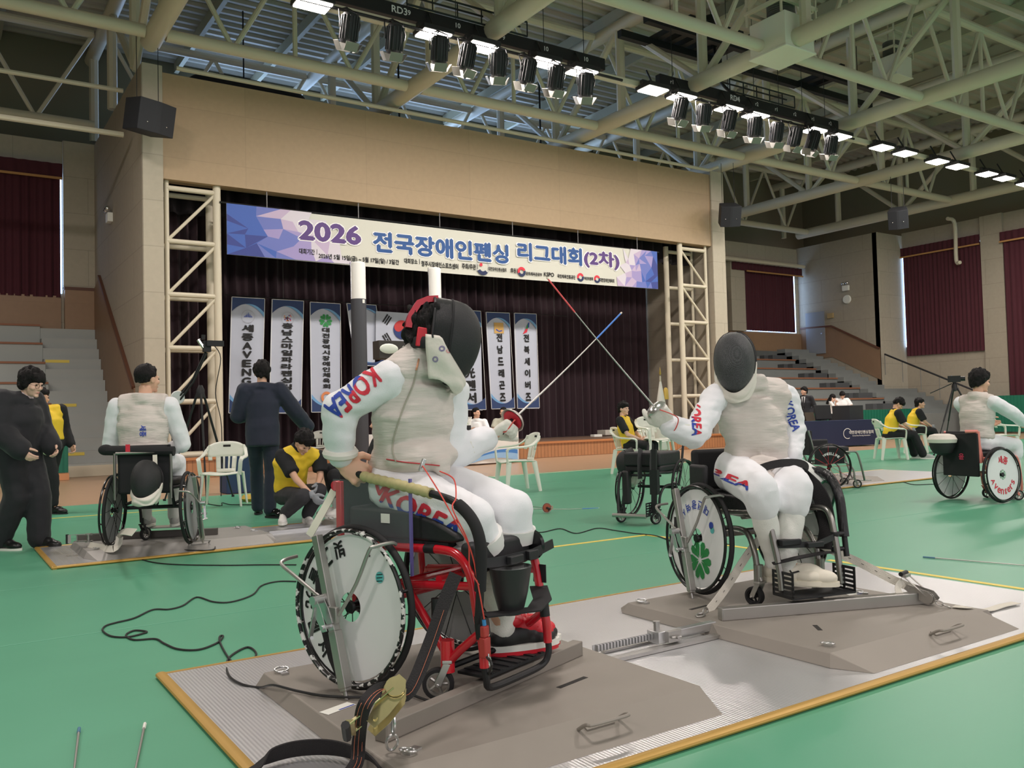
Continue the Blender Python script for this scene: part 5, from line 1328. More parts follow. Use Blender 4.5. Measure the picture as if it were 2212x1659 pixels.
def mask(root, off, c, A, k=1.0, front=None, with_strap=True, name='mask', trim=True):
    f = front or m_mesh_d; P = lambda x, y, z: V(c) + A @ V((x, y, z)) * k - off
    zs = [.149 - .353 * (j / 30) for j in range(31)]
    fn = lambda u, v: mask_pt(-.64 + 1.28 * u, .149 - .350 * v, c, A, k) - off
    mk = MB().grid(fn, 40, 34).build(name, f, root, smooth=80, recalc=False, solid=.004)
    for s in (-1, 1):
        sd = MB().grid(lambda u, v: mask_pt(s * (.62 + .38 * u), .149 - .25 * v, c, A, k) - off, 10, 24).build('side_panel', m_side, mk, smooth=80, recalc=False, solid=.004)
        MB().tube([mask_pt(s * .64, .148 - .30 * j / 20, c, A, k * 1.008) - off for j in range(21)], .0055 * k, 6).build('side_trim', m_blackm, mk)
        MB().tube([mask_pt(s, .146 - .18 * j / 12, c, A, k * 1.004) - off for j in range(13)], .006 * k, 6).build('back_rim', m_black, mk)
    def bib(u, v):
        ph = -118 + 236 * u; a = R(ph); fr = math.cos(a)
        up = V((.113 * math.sin(a) * (1 - .25 * max(0, fr)), -.022 + .137 * fr, -.022 - .155 * max(0, fr) ** .8))
        lo = V((.080 * math.sin(a), -.004 + .085 * fr, -.195 - .04 * max(0, fr)))
        w = .008 * math.sin(v * 9 + 2.2 * math.sin(a * 3)) * v
        p = up.lerp(lo, v); p += V((math.sin(a), fr, 0)) * (.012 * math.sin(PI * v) + w)
        return P(p.x, p.y, p.z)
    b = MB().grid(bib, 40, 12).build('bib', m_bib, mk, smooth=80, recalc=False, solid=.006)
    if with_strap:
        MB().ribbon([P(0, -.045, .143), P(0, -.085, .134), P(0, -.122, .112), P(0, -.142, .068), P(0, -.150, .03), P(0, -.150, .005)], .07 * k, .026 * k, list(map(lambda q: A @ V(q), [(0, 0, 1), (0, -.4, .9), (0, -.8, .6), (0, -1, .1), (0, -1, -.2), (0, -1, -.3)]))).build('tongue', mat('red_gloss_tongue', (214, 44, 62), .25, coat=.5), mk, smooth=70)
        MB().tube([P(.106 * s_ * math.cos(q), -.05 - .08 * math.sin(q), -.055) for s_, q in [(1, x * .26) for x in range(0, 7)]] + [P(-.106 * math.cos(x * .26), -.05 - .08 * math.sin(x * .26), -.055) for x in range(5, -1, -1)], .024 * k, 8, flat=(.22, 1), up=A @ V((0, 0, 1))).build('back_strap', m_blackm, mk)
    return mk
def foil(name, label, guard, tip, hand, tip_m, guard_m, pad_m):
    g, tp2, hd = V(guard), V(tip), V(hand); t = thing(name, label, 'foil', g); d = (tp2 - g).normalized(); L = (tp2 - g).length
    sag = V((0, 0, -.008)); pts = [d * L * q + sag * math.sin(PI * q) for q in [i / 16 for i in range(17)]]
    MB().tube(pts, [.0048 - .0026 * i / 16 for i in range(17)], 8).build('blade', m_steel, t)
    MB().tube(pts[12:], .0042, 8).build('tip_tape', tip_m, t); MB().tube([pts[-1], pts[-1] + d * .012], .0045, 8).build('point', mat('white_tip', (240, 225, 210), .4), t)
    s, u = frame_axes(d); rot = Matrix((s, u, d)).transposed().to_4x4()
    MB().lathe([(.0, .012), (.02, .011), (.04, .005), (.052, -.006), (.058, -.018), (.055, -.018), (.04, -.002), (.0, .006)], 28, rot).build('guard', guard_m, t)
    MB().lathe([(0, -.012), (.046, -.014), (.044, -.020), (0, -.018)], 24, rot).build('guard_pad', pad_m, t)
    MB().tube([V((0, 0, 0)), -d * .05, -d * .10 + u * -.008], [.011, .013, .010], 8).tube([-d * .06, -d * .07 - u * .03], .008, 8).build('grip', m_black, t)
    MB().tube(smooth_path([-d * .02 + s * .02, -d * .05 + s * .05 + u * .02, -d * .10 + s * .03, hd - g], 5), .003, 6).build('body_cord', mat('red_cord', (206, 84, 72), .5), t)
    return t
def rb_split(slant=.25): return lambda x, y: 0 if y > -.02 + slant * x * -1 else 1
INK = [m_red_ink, m_blue_ink]

# ---- fencer in the red wheelchair
T1 = W1.matrix_basis.copy()
T1 = Matrix.LocRotScale(W1.location, W1.rotation_euler, None)
L1 = lambda x, y, z: T1 @ V((x, y, z))
tf1 = V((.62, -.78, 0))
J1 = dict(pel=L1(0, -.03, .775), che=gd(893, 905, 3.50), neb=gd(918, 785, 3.49), hed=gd(958, 722, 3.47), fwd=V((.93, -.34, -.16)), up=V((.10, 0, 1)), tfw=tf1,
          shR=gd(838, 818, 3.38), shL=gd(978, 846, 3.62), elR=gd(733, 885, 3.38), elL=gd(965, 985, 3.60), wrR=gd(736, 996, 3.43), wrL=gd(1062, 943, 3.69),
          hipR=L1(.105, 0, .76), hipL=L1(-.105, 0, .76), knR=L1(.105, .39, .645), knL=L1(-.13, .40, .655), anR=L1(.08, .52, .19), anL=V((1.905, 2.952, .262)),
          ftR=V((.985, -.15, 0)), ftL=V((.985, -.16, 0)))
J1['anR'] = V((1.87, 2.915, .262))
hR1 = dict(d=CR * .80 - CU * .52 - CF * .1, n=-CF * .82 + CU * .30 - CR * .12, s=CU * .85 + CR * .45, curl=(58, 74, 45), k=1.18, thumb=50, vox=.0042, spread=1.12)
hL1 = dict(d=gd(1112, 905, 3.72) - J1['wrL'], n=CU * .55 - CR * .45 + CF * .2, s=CU * .6 + CF * .8 + CR * .2, curl=(62, 72, 50), k=1.05, thumb=45)
m_shoe_rb = mat('red_black_leather', (210, 30, 48), .4)
m_jacket2 = m_jacket
F1r, F1b, F1A = person('person', 'wheelchair fencer in black mask and silver vest gripping the bar of the red wheelchair', J1, [
    ('pants', m_jacket, dict(ease=.014, len=1.24, cuff=.078, crease=.007, cs=9, vox=.011, name='breeches', leg=1.08)),
    ('top', m_jacket, dict(ease=.004, sleeve=1.86, hem=-.02, crease=.008, cs=8, cst=(1, 1, 2.0), vox=.010, arm=1.42, collar=False)),
    ('vest', m_lame, dict(ease=.020, hem=.0, crease=.011, cs=6, cst=(1, 1, 3.2), vox=.010, collar=True, smooth=6, extra=lambda g: (g.ell(gd(905, 985, 3.50), (.185, .15, .09), head_axes(tf1, (0, 0, 1))), g.ell(gd(955, 1005, 3.40), (.06, .035, .045), head_axes(tf1, (0, 0, 1))), g.tube([gd(850, 812, 3.40), gd(905, 778, 3.47)], [.075, .085], 14), g.tube([gd(916, 805, 3.49), gd(914, 752, 3.48)], [.105, .082], 16)))),
    ('socks', m_sock, dict(ease=.006, **{'from': .05})), ('gloves', mat('speckled_glove', (228, 226, 216), .7, bump=.3, bscale=60), dict(q='L', cuff=.42, crease=.002, name='glove'))],
    hair=None, vox=.012, handsR=hR1, handsL=hL1, face=False, seed=3)
mk1 = mask(F1r, F1b, J1['hed'] + F1A @ V((0, .0, -.004)), F1A, .96)
def near(nm, m, mb, par=None, **kw): return mb.build(nm, m, par or F1r, **kw)
O1 = lambda px, py, d: gd(px, py, d) - F1b
near('glove_cuff', m_glove_w, MB().tube([J1['wrL'].lerp(J1['elL'], .06) - F1b, J1['wrL'].lerp(J1['elL'], .3) - F1b, J1['wrL'].lerp(J1['elL'], .55) - F1b], [.042, .050, .062], 16))
# bunched dark hair behind the mask, vest flap, cuff roll, belt, shoe panels
hbm = MB(); rb_ = random.Random(4)
for k in range(70):
    p = O1(897 + rb_.gauss(0, 11), 712 + rb_.gauss(0, 17), 3.46 + rb_.gauss(0, .03)); hbm.ell(p, (.014, .014, .03), Matrix.Rotation(rb_.uniform(-1, 1), 3, 'X'), 8, 6)
for k in range(14): hbm.tube(smooth_path([O1(905 + rb_.uniform(-8, 8), 690 + 3 * k, 3.45), O1(885 + rb_.uniform(-6, 6), 690 + 4 * k, 3.45), O1(876 + rb_.uniform(-9, 5), 700 + 4 * k, 3.46)], 3), [.011, .010, .009, .007, .006, .005, .003], 6)
hcap = MB().ell(J1['hed'] + F1A @ V((0, -.045, .025)) - F1b, (.082, .080, .090), F1A)
for k in range(60):
    a, z_ = rb_.uniform(-1.7, 1.7), rb_.uniform(-.05, .10); hcap.ell(J1['hed'] + F1A @ V((.08 * math.sin(a), -.05 - .075 * math.cos(a) * math.sqrt(max(0, 1 - (z_ / .11) ** 2)), z_)) - F1b, (.011, .011, .022), None, 8, 6)
obj_from('hair', fuse_mesh(hcap, .006, 1), m_hair, F1r)
obj_from('hair_bun', fuse_mesh(hbm, .006, 1), m_hair, F1r)
near('cheek_pad', mat('red_cheek_pad', (214, 40, 56), .5), MB().box(O1(911, 728, 3.37), (.012, .04, .075), F1A), bevel=.004)
fd = (J1['elR'] - J1['wrR']).normalized(); fs_, fu_ = frame_axes(fd); cc = J1['wrR'] + fd * .035 - F1b
near('sleeve_cuff', mat('rolled_cuff', (230, 226, 218), .85), MB().tube([cc + fs_ * .052 * math.cos(a) + fu_ * .052 * math.sin(a) for a in [2 * PI * k / 18 for k in range(18)]], .019, 8, closed=True, flat=(1, 1)))
for q, kk in (('R', .1), ('L', .1)):
    kp, ap = J1['kn' + q], J1['an' + q]; c0 = kp.lerp(ap, .14); c1 = kp.lerp(ap, .25)
    near('breeches_hem', mat('hem_band', (226, 226, 222), .8), MB().tube([c0 - F1b, c1 - F1b], [.098, .095], 18), smooth=50)
# red and black high-top shoes
for q in 'RL':
    an, d = J1['an' + q], nrm(J1['ft' + q]); g = MB(); gg = shoe_mb(g, an, d, 1.02)
    so = obj_from('shoe', fuse_mesh(g, .007, 2), mat('black_leather_shoe', (28, 27, 29), .45), F1r)
    for v in so.data.vertices: v.co -= F1b
    G, dd, s_, u_ = gg; rot = Matrix((s_, dd, u_)).transposed(); W_ = lambda x, y, z: G - F1b + rot @ V((x, y, z))
    r_ = MB().ell(W_(0, .165, .058), (.040, .060, .036), rot).ell(W_(0, .105, .082), (.036, .07, .042), rot).ell(W_(0, .035, .118), (.048, .055, .03), rot)
    obj_from('red_upper', fuse_mesh(r_, .007, 1), m_shoe_rb, so)
    sm = MB(); sole_mb(sm, G - F1b - u_ * .012, dd, s_, u_, 1.04, .016); sm.build('red_outsole', m_shoe_rb, so)
    sm = MB(); sole_mb(sm, G - F1b + u_ * .004, dd, s_, u_, 1.06, .022); sm.build('white_midsole', m_white, so)
    lc = MB()
    for k in range(6):
        y = .055 + .021 * k; z = .140 - .011 * k; lc.tube([W_(-.03, y, z - .012), W_(0, y + .006, z + .004), W_(.03, y, z - .012)], .004, 6)
    lc.build('laces', mat('red_lace', (232, 40, 58), .7), so)
vest_o = [o for o in F1r.children if o.name.startswith('vest') and 'tail' not in o.name][0]
tv = bvh_of(vest_o) if False else None
bpy.context.view_layer.update()
tv = bvh_of(vest_o)
def on_surf(tree, px, py, off=.003):
    d = ray(px, py).normalized(); h = tree.ray_cast(CO, d)
    return h[0] - d * off if h[0] else None
def seam(name, tree, pix, r, m, par, b):
    p = [on_surf(tree, *q) for q in smooth_path([(x, y, 0) for x, y in pix], 8) and [(v.x, v.y) for v in smooth_path([(x, y, 0) for x, y in pix], 8)]]
    p = [q - b for q in p if q is not None]
    if len(p) > 2: return MB().tube(p, r, 6).build(name, m, par)
seam('vest_seam', tv, [(905, 775), (893, 830), (872, 880), (852, 940), (848, 975), (856, 998)], .0035, mat('seam_cord', (170, 166, 152), .8), F1r, F1b)
seam('waist_piping', tv, [(835, 992), (870, 998), (910, 1002), (950, 1006)], .0025, mat('red_dotted_piping', (190, 60, 66), .7), F1r, F1b)
seam('vest_zip', tv, [(905, 775), (902, 790), (899, 800)], .004, mat('zip_brass', (190, 140, 110), .4, metal=.6), F1r, F1b)
jk1 = [o for o in F1r.children if o.name.startswith('jacket')][0]; br1 = [o for o in F1r.children if o.name.startswith('breeches') and 'hem' not in o.name][0]
tj, tb = bvh_of(jk1), bvh_of(br1)
def facing_mx(px, py, dep, ang):
    x = CR * math.cos(R(ang)) + CU * math.sin(R(ang)); y = -CR * math.sin(R(ang)) + CU * math.cos(R(ang)); return plane_mx(gd(px, py, dep), x, y)
wrap_text('sleeve_print', 'KOREA', tj, facing_mx(755, 850, 3.25, 222), .085, INK, F1r, lambda x, y: 0 if y * .8 - x * .9 > -.05 else 1, sx=.66, bold=.035)
wrap_text('thigh_print', 'KOREA', tb, facing_mx(908, 1110, 3.24, -21), .08, INK, F1r, lambda x, y: 0 if y - .75 * x > -.05 + .0 else 1, shear=.18, bold=.035)
wrap_text('check_print', '✔', tb, facing_mx(822, 1058, 3.3, 0), .062, INK[:1], F1r, None, bold=.0)
m_tip_b = mat('blue_tip_tape', (70, 130, 220), .4); m_tip_r = mat('red_tip_tape', (244, 92, 96), .4)
bib1 = [o for o in mk1.children if o.name.startswith('bib')][0]; bpy.context.view_layer.update(); tbb = bvh_of(bib1)
for (px, py, h_, ink) in ((952, 752, .022, 1), (938, 775, .022, 1), (965, 757, .016, 0)): wrap_text('stamp', '◎', tbb, facing_mx(px, py, 3.3, 20), h_, [mat('stamp_violet', (110, 96, 160), .7) if ink else mat('stamp_red', (220, 130, 140), .7)], F1r, None, bold=.0)
foil('foil', 'foil with red-padded guard and blue tip held by the fencer in the red wheelchair', gd(1112, 903, 3.745), gd(1340, 678, 4.27), gd(1080, 930, 3.7), m_tip_b, mat('pale_guard', (214, 204, 198), .3, metal=.6), mat('red_guard_pad', (206, 44, 62), .6))
# red body wire from the vest to the clip on the chair
bw = smooth_path([gd(1062, 1000, 3.27), gd(1085, 1032, 3.22), gd(1040, 1060, 3.16), gd(1000, 1100, 3.12), gd(1012, 1150, 3.06), L1(.25, .50, .53), L1(.25, .53, .42), L1(.232, .535, .32)], 5)
bw = smooth_path([gd(912, 1005, 3.26), gd(925, 1025, 3.2), gd(950, 1065, 3.1), gd(975, 1110, 3.05), L1(.255, .50, .56), L1(.25, .53, .42), L1(.232, .535, .32)], 6)
t = thing('body_wire', 'red body wire from the silver vest over the thigh to the red chair clip', 'wire', bw[0])
MB().tube([p - bw[0] for p in bw], .0028, 6).build('lead', mat('red_wire', (216, 78, 68), .45), t)
bw2 = smooth_path([gd(950, 1018, 3.25), gd(980, 1035, 3.2), gd(985, 1075, 3.12), gd(978, 1100, 3.06), L1(.257, .49, .59), L1(.262, .50, .50), L1(.25, .53, .44)], 6)
MB().tube([p - bw[0] for p in bw2], .0028, 6).build('lead', mat('red_wire', (216, 78, 68), .45), t)
MB().box(V((0, 0, 0)), (.014, .014, .05), Matrix.Rotation(.4, 3, 'Y')).build('plug', m_zinc, t, bevel=.002)

# ---- fencer in the titanium wheelchair
tf2 = V((-.42, -.9, 0))
J2 = dict(pel=gd(1637, 1012, 4.96), che=gd(1622, 905, 4.93), neb=gd(1612, 828, 4.90), hed=gd(1587, 776, 4.82), fwd=V((-.80, -.58, -.10)), up=V((0, 0, 1)), tfw=tf2,
          shR=gd(1546, 856, 4.84), shL=gd(1697, 856, 5.02), elR=gd(1500, 942, 4.68), elL=gd(1712, 922, 5.02), wrR=gd(1441, 918, 4.56), wrL=gd(1712, 988, 4.90),
          hipR=gd(1588, 1020, 4.90), hipL=gd(1676, 1022, 5.0), knR=gd(1640, 1058, 4.46), knL=gd(1716, 1054, 4.54), anR=gd(1672, 1218, 4.56), anL=gd(1700, 1224, 4.50),
          ftR=V((.35, -.9, 0)), ftL=V((.62, -.78, 0)))
hR2 = dict(d=gd(1420, 884, 4.52) - J2['wrR'], n=-CF * .8 - CU * .3 - CR * .1, s=-CR * .8 + CU * .2 + CF * .4, curl=(78, 88, 60), k=1.15, thumb=45)
hL2 = dict(d=V((0, -.2, -1)), n=CR * .9 - CF * .3, s=-CF * .9, curl=(30, 35, 30))
F2r, F2b, F2A = person('person', 'wheelchair fencer facing the camera in mesh mask and silver vest, foil raised at left', J2, [
    ('pants', m_jacket, dict(ease=.018, len=1.2, cuff=.082, crease=.008, cs=10, vox=.013, name='breeches', leg=1.18)),
    ('top', m_jacket, dict(ease=.008, sleeve=1.92, hem=-.02, crease=.010, cs=12, cst=(1, 1, 2.4), vox=.012, arm=1.36, collar=False)),
    ('vest', m_lame, dict(ease=.040, hem=.0, crease=.012, cs=6, cst=(1, 1, 3.2), vox=.012, collar=True, smooth=6, extra=lambda g: (g.ell(gd(1640, 985, 4.84), (.17, .07, .085), head_axes(tf2, (0, 0, 1))), g.ell(gd(1648, 1008, 4.72), (.11, .045, .075), head_axes(tf2, (0, 0, 1))), g.ell(gd(1650, 1032, 4.64), (.065, .035, .06), head_axes(tf2, (0, 0, 1))), g.ell(gd(1651, 1052, 4.60), (.032, .028, .045), head_axes(tf2, (0, 0, 1)))))),
    ('socks', m_sock, dict(ease=.01, crease=.004, **{'from': .1})), ('gloves', m_glove_w, dict(q='R', cuff=.5, crease=.003, name='glove')),
    ('shoes', mat('cream_trainer', (226, 220, 204), .55), dict(k=1.08, sole=mat('cream_sole', (232, 226, 208), .6)))],
    hair=None, vox=.014, handsR=hR2, handsL=hL2, face=False, seed=5, belly=.035)
mask(F2r, F2b, J2['hed'] + F2A @ V((0, .0, .0)), F2A, 1.0, front=m_mesh, with_strap=False)
O2f = lambda px, py, d: gd(px, py, d) - F2b
for q in 'RL':
    kp, ap = J2['kn' + q], J2['an' + q]
    MB().tube([kp.lerp(ap, .17) - F2b, kp.lerp(ap, .22) - F2b, kp.lerp(ap, .30) - F2b], [.078, .074, .067], 18).build('sock_top', mat('sock_band', (222, 220, 208), .9, bump=.6, bscale=40, bstretch=(.3, .3, 3)), F2r)
MB().tube([J2['wrR'].lerp(J2['elR'], .15) - F2b, J2['wrR'].lerp(J2['elR'], .58) - F2b], [.05, .062], 14).build('glove_cuff', m_glove_w, F2r)
bpy.context.view_layer.update()
jk2 = [o for o in F2r.children if o.name.startswith('jacket')][0]; br2 = [o for o in F2r.children if o.name.startswith('breeches')][0]
tj, tb = bvh_of(jk2), bvh_of(br2)
wrap_text('sleeve_print', 'KOREA', tj, facing_mx(1508, 905, 4.6, 262), .062, INK, F2r, lambda x, y: 0 if y * 1 - x * .4 > -.15 else 1, sx=.7, bold=.035)
wrap_text('sleeve_print', 'KOREA', tj, facing_mx(1716, 900, 4.9, 285), .05, INK[::-1], F2r, lambda x, y: 0, sx=.8, bold=.03)
wrap_text('thigh_print', 'KOREA', tb, facing_mx(1568, 1030, 4.6, -22), .046, INK, F2r, lambda x, y: 0 if y - .4 * x > -.2 else 1, shear=.1, bold=.035, sx=.8)
tg = bvh_of([o for o in F2r.children if o.name.startswith('shoe')][0])
sw = text_mesh('✓', 1)
wrap_text('shoe_tick', '✓', tg, facing_mx(1722, 1240, 4.4, -20) , .03, [m_black_ink], F2r, None, sx=1.3)
foil('foil', 'foil with silver guard and red tip held up by the fencer facing the camera', gd(1413, 878, 4.55), gd(1184, 603, 4.5), gd(1450, 915, 4.55), m_tip_r, mat('silver_guard', (226, 226, 226), .22, metal=.9), m_glove_w)
wire = smooth_path([gd(1425, 885, 4.5), gd(1452, 895, 4.48), gd(1465, 905, 4.5), gd(1460, 925, 4.52), gd(1450, 935, 4.54)], 6)
o = MB().tube(wire, .0028, 6).build('body_wire', mat('red_wire', (216, 78, 68), .45)); tag(o, 'red wire looping from the silver foil guard to the white glove', 'wire')
# ================================================================== CHAIRS, TABLES, BANNERS
CRh = V((CR.x, CR.y, 0)).normalized(); CFh = V((CF.x, CF.y, 0)).normalized()
def yaw_of(v): return math.atan2(-v[0], v[1])
m_chair = mat('white_plastic_chair', (232, 234, 222), .4, spec=.5)
def make_chair(label, loc, rz):
    t = thing('plastic_chair', label, 'chair', loc, rz)
    st = MB().grid(lambda u, v: V(((u - .5) * (.44 + .06 * (v)), -.22 + .46 * v, .43 + .012 * math.cos((u - .5) * 5) * -1 + .015 * v - .02 * max(0, v - .85) * 6)), 10, 10)
    st.build('seat', m_chair, t, smooth=60, solid=.012)
    b = MB()
    def bp(u, z):     # curved back shell
        a = (u - .5) * 2; k = (z - .43) / .42
        return V((a * (.205 + .05 * k), -.235 - .10 * k + .075 * a * a, z - (.07 * abs(a) ** 3 if z > .78 else 0)))
    b.grid(lambda u, v: bp(u, .645 + .205 * v), 14, 6)
    b.grid(lambda u, v: bp(.2 + .6 * u, .43 + .05 * v), 10, 2)
    for u0, du in ((.2, .13), (.40, .05), (.55, .05), (.67, .13)): b.grid(lambda u, v: bp(u0 + du * u, .475 + .175 * v), 3, 4)
    for u0 in (0.0, .9): b.grid(lambda u, v: bp(u0 + .1 * u, .60 + .06 * v), 3, 2)
    b.build('backrest', m_chair, t, smooth=60, solid=.014)
    MB().grid(lambda u, v: bp(.40 + .2 * u, .775 + .03 * v) + V((0, -.009, 0)), 4, 1).grid(lambda u, v: bp(.40 + .2 * u, .775 + .03 * v) + V((0, .009, 0)), 4, 1).build('hand_slot', m_dark, t, smooth=60)
    for s in (-1, 1):
        MB().ribbon(smooth_path([(s * .225, -.27, .80), (s * .255, -.24, .74), (s * .285, -.12, .665), (s * .29, .06, .645), (s * .28, .19, .635), (s * .265, .235, .60), (s * .255, .235, .50), (s * .245, .225, .42)], 5), .05, .018, (s, 0, .35) if False else [V((s * .3, 0, 1)) if i < 26 else V((0, 1, .2)) for i in range(36)]).build('armrest', m_chair, t, smooth=60)
        for y, dy in ((.20, .05), (-.19, -.07)):
            MB().tube([(s * .225, y, .43), (s * .265, y + dy, 0)], [.042, .026], 8, flat=(.55, 1), up=(0, 1, 0)).build('leg', m_chair, t, smooth=50)
    return t
c1p = gz(483, 1092); c1 = make_chair('white plastic armchair standing empty behind the left fencer wheelchair', c1p + CFh * .0, yaw_of(-CFh + CRh * .15))
def chair(px, py, face, label, z=0): return dup(c1, gz(px, py, z), (0, 0, yaw_of(face)), label)
chair(1118, 1060, -CRh - CFh * .35, 'empty white plastic armchair facing left, right of the gripping fencer')
chair(690, 1003, -CFh, 'white plastic chair back behind the crouching yellow vest'); chair(768, 1000, -CFh, 'white plastic chair with a black bag, left of the silver vest fencer')
chair(442, 974, -CFh + CRh * .5, 'white plastic chair with dark cushion behind the camera tripod at left', .405)
chc = chair(1362, 1022, CRh * .9 - CFh * .5, 'white plastic chair under the seated yellow vest volunteer by the stage')
for k in range(3): chair(1405 + 6 * k, 1000, CRh * .4 - CFh, ['lowest white chair of the stack behind the seated volunteer', 'middle white chair of the stack behind the seated volunteer', 'top white chair of the stack behind the seated volunteer'][k], .09 * k)
ch6 = chair(1925, 992, CRh - CFh * .1, 'white plastic chair under the left one of two seated yellow vests'); ch7 = chair(1972, 978, CRh - CFh * .15, 'white plastic chair under the right one of two seated yellow vests')
chair(2165, 985, CRh, 'white plastic chair half hidden behind the fencer with pink wheelchair')
def boxthing(name, label, cat, a, b, m, bevel=.01):
    a, b = V(a), V(b); c = (a + b) / 2; c.z = min(a.z, b.z); o = MB().b2(a - c, b - c).build(name, m, smooth=0, bevel=bevel); o.location = c; return tag(o, label, cat)
m_cloth = mat('white_table_cloth', (232, 230, 224), .8); m_navycl = mat('navy_table_cloth', (38, 46, 78), .8)
def cloth_table(label, c, rz, L, D, m, swoosh=False, txt=None):
    t = thing('draped_table', label, 'table', c, rz)
    MB().b2((-L / 2, -D / 2, .70), (L / 2, D / 2, .74)).build('tabletop', m, t, smooth=0)
    def fn(u, v):
        x = -L / 2 + L * u; return V((x, -D / 2 - .012 - .012 * math.sin(x * 9) * (1 - v), .03 + .70 * v))
    MB().grid(fn, 40, 4).build('front_cloth', m, t, smooth=60, recalc=False)
    for s in (-1, 1): MB().grid(lambda u, v: V((s * L / 2 + s * .01, -D / 2 + D * u, .03 + .70 * v)), 4, 2).build('side_cloth', m, t, smooth=60)
    for x in (-L / 2 + .1, L / 2 - .1):
        for y in (-D / 2 + .1, D / 2 - .1): MB().tube([(x, y, 0), (x, y, .7)], .015, 8).build('leg', m_steel, t)
    Mx = plane_mx((0, -D / 2 - .03, .37), (1, 0, 0), (0, 0, 1))
    if swoosh:
        Lt = Letters()
        for i, (c0, q) in enumerate(((0, .12), (1, .02))):
            pts = []; n = 16; Lt.cur = i
            for k in range(n + 1): x = -L * .1 + L * .58 * k / n; pts.append((x, -.30 + .18 * math.sin(k / n * 2.4) + q * (k / n)))
            pts += [(x, y - .06 - .1 * (j / n)) for j, (x, y) in list(enumerate(pts))[::-1]]
            Lt.poly(pts, Mx @ Matrix.Translation((0, 0, .002 * i)))
        Lt.build('printed_swoosh', [mat('swoosh_blue', (72, 130, 200), .7), mat('swoosh_light', (150, 190, 228), .7)], t)
    if txt:
        for x0 in (-L * .28, L * .30):
            Lt = Letters(); Lt.put(txt, Mx @ Matrix.Translation((x0 + .12, .03, 0)), h=.10); Lt.put('Korea Para Fencing Association', Mx @ Matrix.Translation((x0 + .12, -.07, 0)), w=.62)
            Lt.build('cloth_lettering', [m_white_ink], t); Lt = Letters(); Lt.disc((x0 - .36, 0), .15, Mx, 20, .3, 5.2, .13); Lt.build('ring_mark', [m_white_ink], t)
    return t
tA = gz(1045, 1003); T1t = cloth_table('white draped officials table with blue swoosh by the stage', (tA.x - .4, tA.y + .2, 0), R(4), 2.6, .75, m_cloth, True)
tB = gz(780, 1010); T1b = cloth_table('white draped table behind the silver vest fencer at left', (tB.x + .6, tB.y + .35, 0), R(4), 1.6, .7, m_cloth, True)
tC = gz(1770, 968); T2t = cloth_table('long navy draped table in front of the right stand', (tC.x + .3, tC.y + .4, 0), R(-14), 3.9, .8, m_navycl, False, '대한장애인펜싱협회')
cab = gz(1852, 962); boxthing('speaker_cabinet', 'black wheeled equipment cabinet at the right end of the navy table', 'cabinet', (cab.x - .28, cab.y, .06), (cab.x + .35, cab.y + .6, 1.16), mat('cabinet_grey', (46, 48, 52), .6))
t = thing('desk_monitor', 'black monitor on the navy table seen from behind', 'monitor', gz(1808, 966) + V((.1, .5, .74))); MB().box((0, 0, .24), (.72, .05, .42), Matrix.Rotation(-.12, 3, 'X')).build('screen_back', m_blackm, t, bevel=.02); MB().box((0, .05, .02), (.3, .2, .02)).bar((0, .04, .02), (0, .03, .2), .06, .04).build('stand', m_black, t)
t = thing('laptop', 'open laptop seen from behind on the navy table', 'laptop', gz(1762, 966) + V((.25, .35, .745))); MB().box((0, 0, .12), (.4, .015, .25), Matrix.Rotation(-.25, 3, 'X')).build('lid', mat('laptop_brown', (98, 88, 78), .4, metal=.3), t); MB().box((0, .13, .01), (.4, .26, .02)).build('base', m_black, t)
def bottle(label, c, h=.24, r=.033, m=None):
    o = MB().lathe([(0, 0), (r, 0), (r, h * .62), (r * .45, h * .82), (r * .42, h), (0, h)], 14).build('bottle', m or mat('green_bottle', (150, 196, 130), .2), smooth=40); o.location = c; return tag(o, label, 'bottle')
bottle('pale green bottle on the navy table beside the suited man', gz(1726, 966) + V((0, .3, .745)), .3, .05)
boxthing('tissue_box', 'white box on the navy table beside the laptop', 'box', gz(1778, 966) + V((.3, .25, .745)), gz(1778, 966) + V((.55, .4, .95)), m_white)
boxthing('paper_stack', 'white papers on the left part of the navy table', 'paper', T2t.location + V((-1.3, .25, .742)), T2t.location + V((-1.0, .45, .78)), m_white, 0)
for k, (px, lb) in enumerate(((990, 'clear bottle at the left end of the officials table'),)): bottle(lb, gz(px, 1003) + V((.45, .3, .742)), .22, .035)
pc = gz(1003, 1003) + V((.3, .3, .742)); o = MB().lathe([(0, 0), (.07, 0), (.075, .16), (.068, .16), (.06, .02), (0, .02)], 16).build('pen_cup', m_blackm); o.location = pc; tag(o, 'black cup on the officials table full of rolled papers', 'cup')
for k in range(4):
    o = MB().tube([(0, 0, .03), (.05 * (k - 1.5), .02 * (k % 2), .36)], .018, 10).build('rolled_paper', m_white); o.location = pc + V((.02 * (k - 1.5), 0, 0)); tag(o, 'rolled white paper standing in the black cup', 'paper', 'rolled papers in the cup')
bg = MB().ell((0, 0, .12), (.24, .18, .12)).ell((.1, .02, .16), (.14, .12, .1)).build('bag', m_blackm); bg.location = gz(768, 1000) + V((0, 0, .42)); tag(bg, 'black bag slumped on the white chair left of the silver vest fencer', 'bag')

